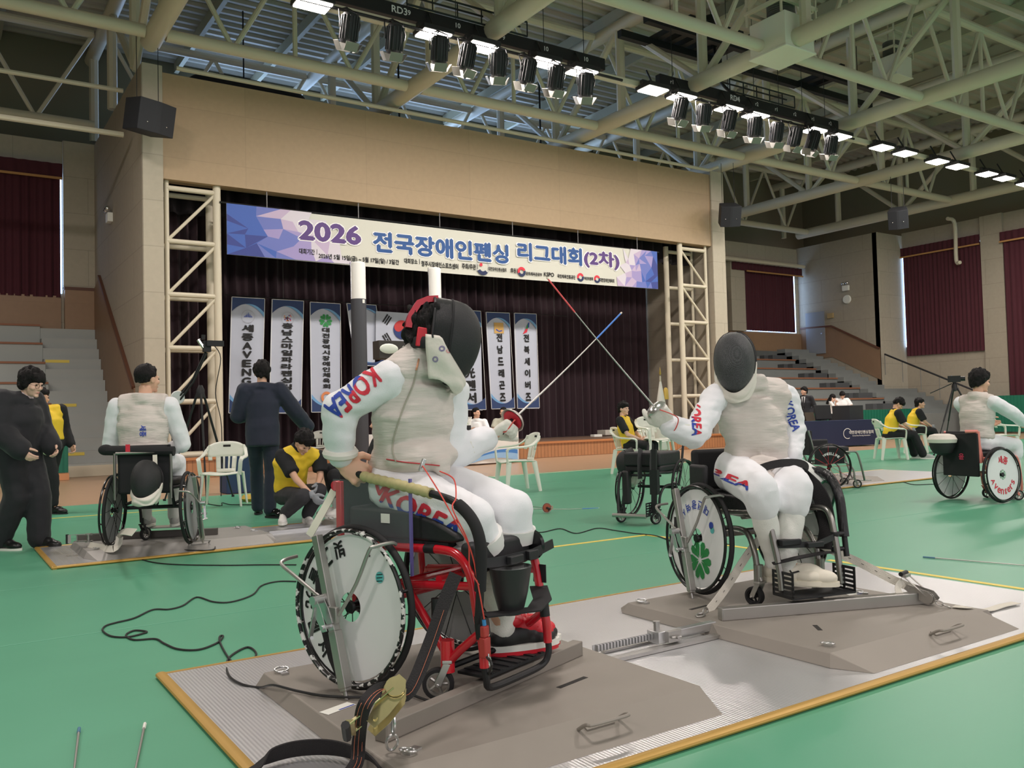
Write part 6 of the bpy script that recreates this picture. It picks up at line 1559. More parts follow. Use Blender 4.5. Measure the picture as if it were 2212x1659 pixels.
# ---- long title banner
def by(px, py, y=19.0): p = gy(px, py, y); return p
m_ban = mat('banner_vinyl', (208, 208, 196), .55); m_hem = mat('banner_hem', (236, 236, 230), .5)
tb_ = thing('title_banner', 'long event banner hung across the top of the stage opening', 'banner', (5.33, 19.02, 4.76))
BW, BH = 12.65, 1.12
MB().grid(lambda u, v: V((BW * u, .01 * math.sin(u * 14), BH * v + .03 * (1 - 4 * (u - .5) ** 2) * -1 + (.10 * (1 - u) if False else 0))), 60, 4).build('vinyl_sheet', m_ban, tb_, smooth=60, recalc=False)
MBX = plane_mx((0, -.016, 0), (1, 0, 0), (0, 0, 1))
pal = [mat('facet_%s' % n, c, .55) for n, c in (('navy', (52, 66, 140)), ('blue', (62, 96, 178)), ('mid', (104, 116, 186)), ('lilac', (158, 146, 196)), ('mauve', (190, 172, 200)), ('pale', (210, 204, 214)))]
rf_ = random.Random(11)
for x0, w, flip in ((0, 3.1, 1), (BW, 1.75, -1)):
    fc = Letters(); nx, ny = 8, 5; P_ = {}
    for i in range(nx + 1):
        for j in range(ny + 1):
            P_[i, j] = (min(1, max(0, (i + (rf_.uniform(-.35, .35) if 0 < i < nx else 0)) / nx)), min(1, max(0, (j + (rf_.uniform(-.35, .35) if 0 < j < ny else 0)) / ny)))
    for i in range(nx):
        for j in range(ny):
            q = [P_[i, j], P_[i + 1, j], P_[i + 1, j + 1], P_[i, j + 1]]
            for tri in ((q[0], q[1], q[2]), (q[0], q[2], q[3])) if rf_.random() < .5 else ((q[0], q[1], q[3]), (q[1], q[2], q[3])):
                cx_ = sum(p[0] for p in tri) / 3; cy_ = sum(p[1] for p in tri) / 3
                lim = .62 + .3 * (1 - cy_)
                if cx_ > lim and rf_.random() < .93: continue
                d = cx_ / lim + rf_.uniform(-.16, .16) + (.12 if cy_ > .75 else 0); fc.cur = max(0, min(5, int(d * 6)))
                fc.poly([(x0 + flip * w * p[0], BH * (.0 + p[1])) for p in (tri if flip > 0 else tri[::-1])], MBX)
    fc.build('facet_pattern', pal, tb_)
def bx(px, py): p = gy(px, py, 19.0); return p.x - 5.33, p.z - 4.76
def btext(L, s, x0, x1, yc, hpx=None, bold=.02, off=0.0):
    a, z = bx(x0, yc); b, _ = bx(x1, yc); L.put(s, MBX @ Matrix.Translation(((a + b) / 2, z, off)), w=b - a, h=hpx, bold=bold)
Lo, Li = Letters(), Letters()
for s, x0, x1, yc, h, ink in (('2026', 644, 780, 505, .50, 0), ('전국장애인펜싱', 805, 1098, 530, .56, 1), ('리그대회', 1117, 1257, 551, .55, 1), ('(2차)', 1261, 1338, 567, .56, 0)):
    Lo, Li = Letters(), Letters(); btext(Lo, s, x0 - 2, x1 + 2, yc - 9, h + .0, .07, .002); btext(Li, s, x0, x1, yc - 9, h - .04, .045, .006)
    Lo.build('title_outline', mat('outline_white', (240, 240, 240), .5), tb_); Li.build('title_lettering', [mat('title_purple', (84, 54, 122), .5), mat('title_blue', (26, 78, 142), .5)][ink], tb_)
Ls = Letters()
for s, x0, x1, yc, h in (('대회기간', 646, 680, 540, .115), ('|', 684, 685, 542, .11), ('2026년 5월 15일(금) ~ 5월 17일(일) / 3일간', 688, 862, 551, .13), ('대회장소', 873, 902, 561, .115), ('|', 906, 907, 563, .11), ('청주시장애인스포츠센터', 910, 990, 567, .125), ('주최/주관', 998, 1028, 572.5, .13), ('|', 1031, 1032, 574, .11), ('대한장애인펜싱협회', 1055, 1094, 578, .09), ('후원', 1103, 1115, 582, .12), ('|', 1117, 1118, 583, .11),
                        ('문화체육관광부', 1136, 1171, 588.5, .085), ('KSPO', 1175, 1197, 590, .1), ('국민체육진흥공단', 1204, 1243, 594, .1), ('복권위원회', 1262, 1281, 599, .085), ('대한장애인체육회', 1296, 1327, 602.5, .1)):
    Ls = Letters(); btext(Ls, s, x0, x1, yc + 2, h * 1.15, .035, .004); Ls.build('small_lettering', m_black_ink, tb_)
mk3 = [m_red_ink, mat('mark_navy', (28, 42, 84), .6), mat('mark_grey', (170, 174, 180), .6)]
for px, py, r in ((1127, 585, .13), (1254, 597, .12), (1290, 601, .11)):
    Lg = Letters(); x, z = bx(px, py + 2); Lg.cur = 0; Lg.disc((x, z), r, MBX @ Matrix.Translation((0, 0, .004)), 20, .4, 3.6, r * .45); Lg.cur = 1; Lg.disc((x, z), r, MBX @ Matrix.Translation((0, 0, .005)), 20, 3.5, 6.6, r * .45); Lg.build('sponsor_mark', mk3, tb_)
Lg = Letters(); x, z = bx(1043, 577); Lg.cur = 2; Lg.disc((x, z), .2, MBX @ Matrix.Translation((0, 0, .004)), 24, 0, 2 * PI, .185); Lg.cur = 1; Lg.disc((x, z - .02), .19, MBX @ Matrix.Translation((0, 0, .005)), 16, 3.6, 5.6, .09); Lg.cur = 0; Lg.disc((x - .05, z + .06), .045, MBX @ Matrix.Translation((0, 0, .005)), 12)
Lg.build('sponsor_mark', mk3, tb_)
for k in range(6): 
    x = .9 + 2.2 * k; MB().tube([(x, .02, BH), (x, .02, BH + .6)], .012, 5).build('hanging_chain', mat('chain_grey', (120, 120, 120), .4, metal=.6), tb_)
o = MB().tube([(5.2, 19.06, 5.9), (18.1, 19.06, 5.88)], .02, 6).build('batten_pipe', m_black); tag(o, 'thin pipe along the top of the event banner', 'pipe')

# ---- club banners
m_bnavy = mat('banner_navy', (48, 68, 112), .7); m_bblue = mat('banner_blue', (118, 170, 214), .7); m_bwhite = mat('banner_cloth', (190, 197, 212), .75)
BY = 20.5
def club_banner(label, tl, tr, bl, br, text, thick=False, emblem=None, hpx=None, t0=.24, t1=.9):
    TL, TR, BL, BR = (gy(*q, BY) for q in (tl, tr, bl, br)); base = BL.copy()
    t = thing('club_banner', label, 'banner', base)
    w = (TR - TL).length; h = (TL - BL).length
    MB().grid(lambda u, v: (BL.lerp(BR, u)).lerp(TL.lerp(TR, u), v) - base + V((0, .012 * math.sin(u * 7 + v * 2), 0)), 12, 12).build('cloth', m_bwhite, t, smooth=60, recalc=False)
    xu = (TR - TL) / w; yu = (TL - BL) / h
    Mx = Matrix(((xu.x, yu.x, 0, TL.x - base.x), (xu.y, yu.y, -1, TL.y - base.y - .02), (xu.z, yu.z, 0, TL.z - base.z), (0, 0, 0, 1)))
    L = Letters(); n = 14
    arch = lambda u, a, b: -(a + (b - a) * abs(2 * u - 1) ** 2.2)
    for sgn in (1, -1):
        O = (lambda x, y: (x, y)) if sgn > 0 else (lambda x, y: (w - x, -h - y))
        for i in range(n):
            u, q = i / n, (i + 1) / n
            L.cur = 0; L.poly([O(u * w, 0), O(u * w, arch(u, h * .055, h * .13)), O(q * w, arch(q, h * .055, h * .13)), O(q * w, 0)], Mx)
            if u > .4:
                k0, k1 = (u - .4) * .085 * h, (q - .4) * .085 * h
                L.cur = 1; L.poly([O(u * w, arch(u, h * .055, h * .13)), O(u * w, arch(u, h * .055, h * .13) + -k0 * .8), O(q * w, arch(q, h * .055, h * .13) - k1 * .8), O(q * w, arch(q, h * .055, h * .13))], Mx)
    e = .012
    L.cur = 2
    for a, b in (((0, 0), (w, -e)), ((0, -h + e), (w, -h)), ((0, 0), (e, -h)), ((w - e, 0), (w, -h))):
        L.poly([(a[0], a[1]), (a[0], b[1]), (b[0], b[1]), (b[0], a[1])], Mx @ Matrix.Translation((0, 0, .002)))
    L.build('printed_arches', [m_bnavy, m_bblue, m_hem], t)
    if text:
        L = Letters(); n = len(text); hh = (t1 - t0) * h / n
        for i, ch in enumerate(text):
            if ch == ' ': continue
            ww = (.36 if thick else .25) * w * (1.0 if ord(ch) > 255 else .8)
            L.put(ch, Mx @ Matrix.Translation((w * .5, -h * t0 - hh * (i + .5), .004)), w=ww, h=min(hh * .86, ww * (1.05 if not hpx else hpx)), bold=.05)
        L.build('lettering', m_black_ink, t)
    if emblem:
        L = Letters(); emblem(L, Mx @ Matrix.Translation((w * .5, -h * .165, .004)), w); L.build('emblem', [m_green_ink, m_blue_ink, m_red_ink, mat('mark_grey', (170, 174, 180), .6), mat('emblem_gold', (206, 166, 96), .6), mat('smile_yellow', (222, 200, 90), .6), m_black_ink, mat('emblem_orange', (226, 140, 90), .6)], t)
    return t, Mx, w, h
def em_mount(L, M_, w):
    L.cur = 3; L.disc((0, 0), w * .2, M_, 24, 0, 2 * PI, w * .19); L.cur = 1
    for k in range(5): L.poly([(-.13 * w + k * .055 * w, -.02 * w), (-.09 * w + k * .055 * w, -.02 * w), (-.07 * w + k * .04 * w, (.04 + .05 * (2 - abs(k - 2))) * w)], M_)
def em_tree(L, M_, w):
    L.cur = 3; L.disc((0, 0), w * .2, M_, 24, 0, 2 * PI, w * .19); r_ = random.Random(3)
    for k in range(26): L.cur = r_.choice([2, 1, 4, 7]); a = r_.uniform(0, 2 * PI); q = r_.uniform(.02, .14) * w; L.disc((q * math.cos(a), q * .7 * math.sin(a) + .02 * w), .018 * w, M_ @ Matrix.Translation((0, 0, .001)), 8)
def em_gold(L, M_, w): 
    L.cur = 4; L.poly([(-.2 * w, -.18 * w), (.2 * w, -.18 * w), (.2 * w, .2 * w), (-.2 * w, .2 * w)], M_); L.cur = 1; L.poly([(-.12 * w, -.02 * w), (.0, -.09 * w), (.13 * w, -.06 * w), (.13 * w, -.1 * w), (0, -.13 * w), (-.13 * w, -.07 * w)], M_ @ Matrix.Translation((0, 0, .002)))
def em_leaf(L, M_, w):
    for c_, pts in ((0, [(.1, .22), (.02, .08), (-.02, .0), (.08, .02)]), (1, [(.16, .26), (.1, .22), (.08, .02), (.14, .08)]), (2, [(-.02, .0), (-.16, -.2), (.04, -.12), (.08, .02)])): L.cur = c_; L.poly([(x * w, y * w) for x, y in pts], M_)
club_banner('first club banner from the left, lettered with AVENGERS', (500, 641), (572, 645), (493, 893), (565, 895), '세종AVENGERS', True, em_mount, .8, .23, .99)
b2_, Mx2, w2, h2 = club_banner('second club banner from the left with a smiling yellow face', (587, 646), (656, 650), (581, 893), (651, 895), '충남스마일파라펜싱팀', True, em_tree, .9, .2, .8)
L = Letters(); Q = Mx2 @ Matrix.Translation((w2 * .5, -h2 * .865, .004)); L.cur = 0; L.disc((0, 0), w2 * .17, Q, 24); L.cur = 1; Q2 = Q @ Matrix.Translation((0, 0, .003)); L.disc((0, 0), w2 * .03, Q2, 8); L.disc((0, .0), w2 * .11, Q2, 12, PI * 1.15, PI * 1.85, w2 * .095)
for s in (-1, 1): L.poly([(s * .05 * w2 - .012 * w2, .04 * w2), (s * .05 * w2 + .012 * w2, .04 * w2), (s * .05 * w2 + .012 * w2, .1 * w2), (s * .05 * w2 - .012 * w2, .1 * w2)], Q2)
L.build('smiley_mark', [mat('smile_yellow', (222, 200, 90), .6), m_black_ink], b2_)
b3_, Mx3, w3, h3 = club_banner('third club banner with a green clover emblem', (669, 652), (735, 656), (672, 891), (735, 892), '대전광역시장애인체육회', False, lambda L, M_, w: clover(L, M_, (0, 0), .2 * w, 0), .78, .225, .79)
L = Letters(); Q = Mx3 @ Matrix.Translation((w3 * .5, -h3 * .865, .004)); L.cur = 0; L.disc((0, 0), w3 * .18, Q, 20, .8, 4.2, w3 * .1); L.cur = 1; L.disc((0, 0), w3 * .18, Q, 20, 4.0, 6.6, w3 * .1); L.build('round_mark', [mat('emblem_orange', (226, 140, 90), .6), m_blue_ink], b3_)
club_banner('fourth club banner, mostly hidden by the left light tower', (748, 655), (812, 659), (768, 790), (810, 790), '', False)
club_banner('club banner behind the foil fencer with a 光 character', (975, 668), (1038, 672), (987, 886), (1043, 887), '빛고을光펜서', True, None, 1.1, .19, .94)
club_banner('club banner second from the right with a gold square emblem', (1049, 674), (1100, 676), (1061, 884), (1107, 884), '전남드래곤즈', False, em_gold, 1.2, .2, .94)
club_banner('rightmost club banner with a coloured leaf emblem', (1110, 676), (1158, 678), (1117, 883), (1165, 883), '전북세이버즈', False, em_leaf, 1.2, .2, .94)
club_banner('plain club banner strip seen behind the mask bib of the gripping fencer', (922, 666), (978, 669), (930, 888), (983, 888), '', False)
ln = MB().tube([gy(484, 637, 20.52), gy(1225, 683, 20.52)], .012, 5).build('banner_line', m_black); tag(ln, 'thin line from which the club banners hang', 'rope')
for k, px in enumerate((612, 1068, 1198)):
    p = gy(px, 645 + (px - 590) * .062, 20.52); o = MB().tube([p, p + V((0, 0, 1.6))], .006, 5).build('hanging_chain', mat('chain_grey', (120, 120, 120), .4, metal=.6)); tag(o, 'thin chain holding the banner line against the dark curtain', 'chain', 'chains above the club banners')
# national flag
TL, TR, BL = gy(812, 672, 20.45), gy(922, 679, 20.45), gy(811, 747, 20.45); w = (TR - TL).length; h = (TL - BL).length
t = thing('national_flag', 'white flag with red and blue circle hung between the club banners', 'flag', BL); xu = (TR - TL) / w; yu = (TL - BL) / h
Mf = Matrix(((xu.x, yu.x, 0, 0), (xu.y, yu.y, -1, -.0), (xu.z, yu.z, 0, 0), (0, 0, 0, 1)))
MB().grid(lambda u, v: Mf @ V((w * u, h * v, .008 * math.sin(u * 8))), 12, 4).build('cloth', m_bwhite, t, smooth=60, recalc=False)
L = Letters(); Q = Mf @ Matrix.Translation((w / 2, h / 2, .02)) @ Matrix.Rotation(-.55, 4, 'Z'); r = w / 6
L.cur = 0; L.disc((0, 0), r, Q, 24, 0, PI); L.cur = 1; L.disc((0, 0), r, Q, 24, PI, 2 * PI); Qq = Q @ Matrix.Translation((0, 0, .004)); L.cur = 0; L.disc((-r / 2, 0), r / 2, Qq, 18); L.cur = 1; L.disc((r / 2, 0), r / 2, Qq, 18)
for sx, sy, br in ((-1, 1, (0, 0, 0)), (1, -1, (1, 1, 1)), (-1, -1, (0, 1, 0)), (1, 1, (1, 0, 1))):
    Qb = Mf @ Matrix.Translation((w / 2 + sx * w * .29, h / 2 + sy * h * .27, .02)) @ Matrix.Rotation(-sx * sy * .98 * -1 * -1, 4, 'Z'); L.cur = 2
    for k in range(3):
        y = (k - 1) * r * .26
        for a, b in (((-.5, .5),) if not br[k] else ((-.5, -.04), (.04, .5))): L.poly([(a * r, y - r * .08), (b * r, y - r * .08), (b * r, y + r * .08), (a * r, y + r * .08)], Qb)
L.build('flag_print', [mat('flag_red', (196, 62, 62), .7), mat('flag_blue', (42, 62, 120), .7), m_black_ink], t)

# ---- light towers, lamp box, flagpole, tripods, crates
for px, r_, zt, lb in ((779, .165, 568, 'round white and grey light tower, left of the two behind the near fencer'), (945, .15, 580, 'round white and grey light tower, right of the two behind the near fencer')):
    p = gy(px, 900, 17.6); zt = gy(px, zt, 17.6).z; zm = gy(px, 647, 17.6).z
    t = thing('light_tower', lb, 'tower', (p.x, 17.6, 0)); MB().lathe([(0, zm), (r_, zm), (r_, zt - .02), (r_ - .02, zt), (0, zt)], 24).build('lit_shade', mat('tower_white', (240, 240, 236), .45), t)
    MB().lathe([(r_ * 1.0, .12), (r_ * 1.02, .14), (r_ * 1.02, zm), (r_ * .98, zm), (0, zm)], 24).lathe([(0, 0), (r_ * 1.8, 0), (r_ * 1.8, .06), (r_ * 1.1, .12), (0, .12)], 24).build('grey_column', mat('tower_grey', (66, 68, 74), .55), t)
    MB().b2((-r_ * 1.06 - .006, -.02, zm), (-r_ * 1.0, .02, zt)).build('edge_rail', m_chrome, t); MB().b2((.02, -r_ * 1.06, zm - .1), (.07, -r_ * 1.0, zm - .02)).build('sticker', m_white, t)
lb_ = gy(850, 757, 15.6); t = thing('lamp_box', 'dark box with white oval lamps behind the masked fencer', 'lamp box', (lb_.x + .12, 15.6, 0)); zc = lb_.z
MB().box((0, 0, zc), (1.0, .3, .36)).build('case', mat('case_brown', (62, 56, 54), .6), t, bevel=.01)
for x in (-.27, .2): MB().ell((x - .02, -.15, zc + .02), (.2, .02, .1), None, 20, 8).build('oval_lamp', mat('oval_lens', (236, 238, 228), .3), t)
MB().tube([(0, 0, 0), (0, 0, zc)], .04, 10).lathe([(0, 0), (.3, 0), (.3, .04), (0, .05)], 16).build('stand', m_black, t)
p = gz(1432, 1003); t = thing('flag_pole', 'white flag furled on a gold tipped pole beside the stage', 'flag', p)
top = gy(1434, 812, p.y).z
MB().tube([(0, 0, 0), (0, 0, top)], .018, 8).build('pole', mat('pole_wood', (200, 190, 170), .4), t); MB().lathe([(0, 0), (.025, .05), (0, .2)], 10, Matrix.Translation((0, 0, top))).build('finial', mat('pole_gold', (200, 168, 90), .3, metal=.7), t)
MB().lathe([(.02, top - .12), (.10, top - .6), (.17, top - 1.1), (.13, top - 1.55), (.05, top - 1.6)], 14).build('furled_flag', mat('silk_white', (226, 222, 214), .7), t); MB().lathe([(.02, top - .25), (.05, top - .3), (.06, top - .5), (0, top - .5)], 10, Matrix.Translation((.1, -.05, 0))).build('tassel', mat('tassel_gold', (206, 170, 80), .7), t)
MB().lathe([(0, 0), (.2, 0), (.2, .04), (.03, .08)], 14).build('base', m_steel, t)
def tripod(label, apex, ground_z, spread, rz, head):
    t = thing('camera_tripod', label, 'tripod', (apex.x, apex.y, ground_z), rz); H = apex.z - ground_z
    for k in range(3):
        a = 2 * PI * k / 3 + .4; f = V((spread * math.cos(a), spread * math.sin(a), 0)); tp3 = V((.05 * math.cos(a), .05 * math.sin(a), H))
        MB().tube([tp3, tp3.lerp(f, .5)], .018, 8).tube([tp3.lerp(f, .45), f], .012, 8).lathe([(.0, 0), (.022, 0), (.022, .03), (0, .03)], 8, Matrix.Translation(f)).build('leg', m_black, t)
    MB().lathe([(0, -.08), (.06, -.06), (.06, .05), (.03, .12), (0, .12)], 12, Matrix.Translation((0, 0, H))).build('head', m_black, t); head(t, H); return t
def crane_head(t, H):
    X = CRh; A_ = lambda r, u: X * r + V((0, 0, H + u)); t.rotation_euler = (0, 0, 0)
    for o_ in (-.03, .03): MB().tube([A_(-.30, -.06) + V((0, 0, o_)), A_(-.1, .2) + V((0, 0, o_)), A_(.10, .62) + V((0, 0, o_))], .014, 8).build('crane_arm', m_black, t)
    MB().lathe([(0, -.03), (.09, -.03), (.1, 0), (.09, .03), (0, .03)], 18, Matrix.Translation(A_(-.33, -.05)) @ Matrix.Rotation(PI / 2, 4, 'X')).build('counterweight', mat('weight_white', (222, 224, 224), .35), t)
    MB().box(A_(.1, .68), (.1, .1, .16)).box(A_(.22, .72), (.24, .07, .08)).tube([A_(.05, .78), A_(.05, .85)], .03, 8).build('camera', m_black, t); MB().tube([A_(.06, .66), A_(-.02, .78)], .03, 8).build('camera_trim', m_chrome, t)
    MB().tube(smooth_path([A_(.2, .7), A_(.3, .5), A_(.22, .0), A_(.3, -.5), A_(.28, -H + .05)], 5), .007, 5).build('cable', m_cable, t)
D_ = 12.6; tripod('black camera crane tripod with white counterweight left of the navy suited man', gd(433, 850, D_), 0.0, .55, 0, crane_head)
def cam_head(t, H): MB().box((0, 0, H + .2), (.14, .26, .14)).tube([(0, -.13, H + .2), (0, -.22, H + .2)], .05, 12).build('camera', m_black, t); MB().box((.1, .05, H + .24), (.1, .02, .08)).build('viewfinder_screen', mat('screen_blue', (150, 180, 210), .3), t); MB().tube([(0, .05, H + .1), (.1, .5, H - .1)], .012, 6).build('pan_handle', m_black, t)
tripod('black camera tripod behind the fencer with pink wheelchair', gd(2062, 838, 19.5), 0.0, .75, .5, cam_head)
g_ = gz(525, 1065); boxthing('cable_box', 'blue bin behind the white chair and the navy suited man', 'bin', g_ + V((-.25, 0, .0)), g_ + V((.3, .4, .62)), mat('dark_blue_bin', (40, 62, 100), .6))
g_ = gz(545, 1082); o = MB().lathe([(.12, 0), (.16, .04), (.12, .09), (.08, .05), (.12, 0)], 18).build('coiled_cable', mat('yellow_coil', (206, 170, 70), .6)); o.location = g_; tag(o, 'coil of yellow cable on the floor behind the navy suited man', 'cable')
g_ = gz(613, 1000); boxthing('score_box', 'dark green box standing behind the navy suited man', 'box', g_ + V((-.15, 0, .0)), g_ + V((.25, .3, .82)), mat('dark_green_box', (22, 54, 44), .6))
g_ = gz(1308, 962, .41); boxthing('carton', 'small pale carton standing on the stage edge', 'box', gy(1308, 940, 20.8), gy(1322, 928, 21.2), mat('pale_carton', (190, 186, 176), .7)); boxthing('blue_cup', 'small blue and white container on the stage floor', 'box', gy(1284, 944, 20.8), gy(1292, 938, 21.0), m_white)

# ---- lighting towers at the sides of the stage
def ladder_tower(label, x0, x1, diag):
    t = thing('truss_tower', label, 'truss tower', (x0, 19.15, 0)); w = x1 - x0
    for x in (0, w):
        for y in (0, .6): MB().tube([(x, y, .0 if diag else .0), (x, y, 6.25)], .085 if (x == w) == (diag > 0) else .05, 12).build('upright', m_pipe, t)
    for k in range(6):
        z = .45 + 1.13 * k
        for y in (0, .6): MB().tube([(0, y, z), (w, y, z)], .055, 10).build('rung', m_pipe, t)
        if k < 5:
            a, b = ((0, 0, z), (w, 0, z + 1.13)) if diag > 0 else ((w, 0, z), (0, 0, z + 1.13)); MB().tube([a, b], .035, 8).build('brace', m_pipe, t)
ladder_tower('cream lattice tower at the left side of the stage opening', 4.12, 5.16, 1); ladder_tower('cream lattice tower at the right side of the stage opening', 19.05, 20.15, -1)

# ================================================================== THE OTHER WHEELCHAIRS
def plain_chair(label, loc, rz, frame_m, disc=None, letters=None, back_h=.40, back=True, spoke_m=None, inner=None, frontless=False):
    t = thing('wheelchair', label, 'wheelchair', loc, rz)
    wheel(t, 1, disc, 12, spoke_m, letters); wheel(t, -1, inner if inner is not None else disc, 12, spoke_m)
    f = MB()
    for s in (1, -1):
        x = .2 * s
        f.tube(smooth_path([(x, -.2, .50), (x, .1, .49), (x, .34, .50), (x, .41, .47), (x, .45, .34), (x * .9, .50, .16), (x * .8, .52, .1)], 4), .014, 10)
        f.tube(smooth_path([(x, -.1, .36), (x, .2, .36), (x, .33, .28), (x, .36, .16)], 4), .013, 10); f.tube([(x, -.12, .34), (x, -.2, .5), (x, -.27, .5 + back_h)], .013, 10)
    f.tube([(-.22, -.04, .33), (.22, -.04, .33)], .016, 10).tube([(-.2, .3, .47), (.2, .3, .47)], .012, 8); f.build('frame', frame_m, t)
    cushion(t, 'seat_cushion', (-.2, -.18, .50), (.2, .3, .57))
    if back: cushion(t, 'backrest', (-.21, -.27, .46), (.21, -.22, .5 + back_h), m_blackm, .02)
    for s in (1, -1): caster(t, .19 * s, .36, .058, frame_m, .2, R(150))
    MB().b2((-.16, .46, .09), (.16, .62, .10)).build('footplate', m_steel if not frontless else m_black, t, smooth=0)
    return t
# left: fencer seen from behind
w3a, w3b = gz(258, 1183, .08), gz(404, 1171, .08); c3 = (w3a + w3b) / 2; ax3 = (w3b - w3a).normalized(); th3 = math.atan2(ax3.y, ax3.x)
th3 = R(-26)
W3 = plain_chair('black wheelchair seen from behind on the left piste', (c3.x, c3.y, .075), th3, m_black, m_discg, back_h=.36)
MB().tube([(-.29, -.26, .825), (.24, -.27, .805)], .05, 12, flat=(1, .8), up=(0, 0, 1)).ell((-.30, -.26, .83), (.06, .05, .045)).build('padded_back_roll', m_foam, W3)
MB().tube([(-.21, -.3, .8), (.21, -.3, .8)], .014, 8).tube([(-.22, -.3, .42), (-.22, -.3, .8)], .012, 8).tube([(.22, -.3, .42), (.22, -.3, .8)], .012, 8).build('push_bar', m_ti, W3)
MB().ribbon([(.10, -.32, .78), (.105, -.33, .66), (.12, -.33, .56)], .035, .004, (0, -1, 0)).build('hanging_ribbon', mat('cream_ribbon', (240, 236, 220), .6), W3); cushion(W3, 'back_bag', (-.05, -.33, .36), (.12, -.27, .62), m_blackm)
A3 = Matrix.Rotation(th3 + PI, 3, 'Z') @ Matrix.Rotation(R(18), 3, 'X')
mr_ = thing('fencing_mask', 'black fencing mask with white bib hung on the back of the left wheelchair', 'mask', W3.location + Matrix.Rotation(th3, 3, 'Z') @ V((.055, -.40, .585)))
mask(mr_, mr_.location.copy(), mr_.location.copy(), A3, 1.02, m_mesh_d, False, 'shell')
wheel_clamp('wheel_clamp', 'grey clamp post with hook rods at the right wheel of the left-hand far wheelchair', W3)
def let5(L, Mx):
    ring_text(L, Mx, '세종', .165, (98, 68), .085, False, 1, .03)
def let5b(L, Mx): ring_text(L, Mx, 'Avengers', .185, (200, 222, 242, 260, 278, 296, 314, 332), .06, True, 1, .015)
w5a, w5b = gz(2062, 1078), gz(2172, 1087); c5 = (w5a + w5b) / 2
W5 = plain_chair('pink framed wheelchair with red lettered disc under the right-edge fencer', (c5.x, c5.y, 0), R(-97), m_pink, m_disc, [('club_lettering', let5), ('team_lettering', let5b)], back_h=.30)
cushion(W5, 'back_panel', (-.22, -.30, .30), (.22, -.27, .78), m_blackm, .01)
L = Letters(); L.put('윤', plane_mx((.02, -.302, .52), (1, 0, 0), (0, 0, 1)), h=.07, bold=.04); L.build('back_mark', mat('pink_ink', (206, 60, 90), .6), W5)
MB().tube([(.21, -.25, .45), (.21, -.27, .80)], .02, 10).tube([(.21, -.27, .8), (.10, -.33, .80)], .018, 10).build('push_handle', m_pink, W5)
bag = MB().lathe([(.02, -.13), (.09, -.10), (.125, -.02), (.125, .03), (.11, .04), (0, .0)], 16, Matrix.Translation((-.14, -.40, .66)) @ Matrix.Scale(1.15, 4, (1, 0, 0))).build('hung_mask', m_mesh_d); bag.location = W5.location; bag.rotation_euler = W5.rotation_euler; tag(bag, 'black mask with pale bib hung behind the pink wheelchair', 'mask')
MB().lathe([(.135, .0), (.145, .04), (.12, .085), (.07, .10), (.0, .09)], 16, Matrix.Translation((-.14, -.40, .675)) @ Matrix.Scale(1.15, 4, (1, 0, 0))).build('bib', m_bib, bag)
p4 = gz(1790, 1057); W4 = plain_chair('empty black wheelchair with red spokes behind the towel', (p4.x + .15, p4.y + .2, 0), R(-118), m_ti, None, None, .30, True, m_red)
L = Letters(); ring_text(L, plane_mx((.335, -.04, .315), (0, 1, 0), (0, 0, 1)), 'WHEELLINE', .17, [118 - 9 * k for k in range(9)], .035, False, 0, .02); L.build('rim_lettering', m_white_ink, W4)
cushion(W4, 'fender', (-.25, -.2, .50), (-.21, .2, .66), m_black); cushion(W4, 'side_disc', (.20, -.2, .34), (.215, .22, .56), m_black, .005)
p6 = gz(1372, 1132); W6 = plain_chair('empty black wheelchair with strapped seat box behind the right near fencer', (p6.x + .43, p6.y + .15, 0), R(112), m_black, None, None, .25, False)
cushion(W6, 'seat_box', (-.2, -.2, .56), (.2, .32, .70), m_cush); cushion(W6, 'leg_pad', (.12, .30, .18), (.2, .38, .52), mat('black_leather', (40, 39, 41), .45))
MB().ribbon([(.0, .33, .74), (.0, .36, .62), (.0, .36, .44)], .09, .006, (1, 0, 0)).ribbon([(-.13, .33, .72), (-.13, .36, .6), (-.13, .36, .45)], .08, .006, (1, 0, 0)).build('hanging_straps', mat('grey_webbing', (64, 64, 66), .8), W6)
MB().tube([(-.18, .62, .10), (.18, .62, .10)], .02, 10).build('front_roll', m_steel, W6); grille(W6, -.18, .46, .62, .1, .22, [c for c in W6.children if c.name.startswith('footplate')][0])
MB().bar((-.21, .5, .12), (-.21, .46, .74), .05, .03).box((-.21, .47, .42), (.08, .06, .24)).build('front_post', m_black, W6)
mb6 = thing('fencing_mask', 'black mask tilted on the strapped empty wheelchair', 'mask', gd(1364, 1000, 9.0)); mask(mb6, mb6.location.copy(), mb6.location.copy(), head_axes(-CRh + V((0, 0, -.4)), (0, 0, 1)), 1.0, m_mesh_d, False, 'shell')
foil('foil', 'spare foil lying across the strapped empty wheelchair', gd(1398, 1014, 9.0), gd(1475, 965, 9.5), gd(1390, 1018, 9.0), m_steel, mat('silver_guard', (226, 226, 226), .22, metal=.9), m_glove_w)
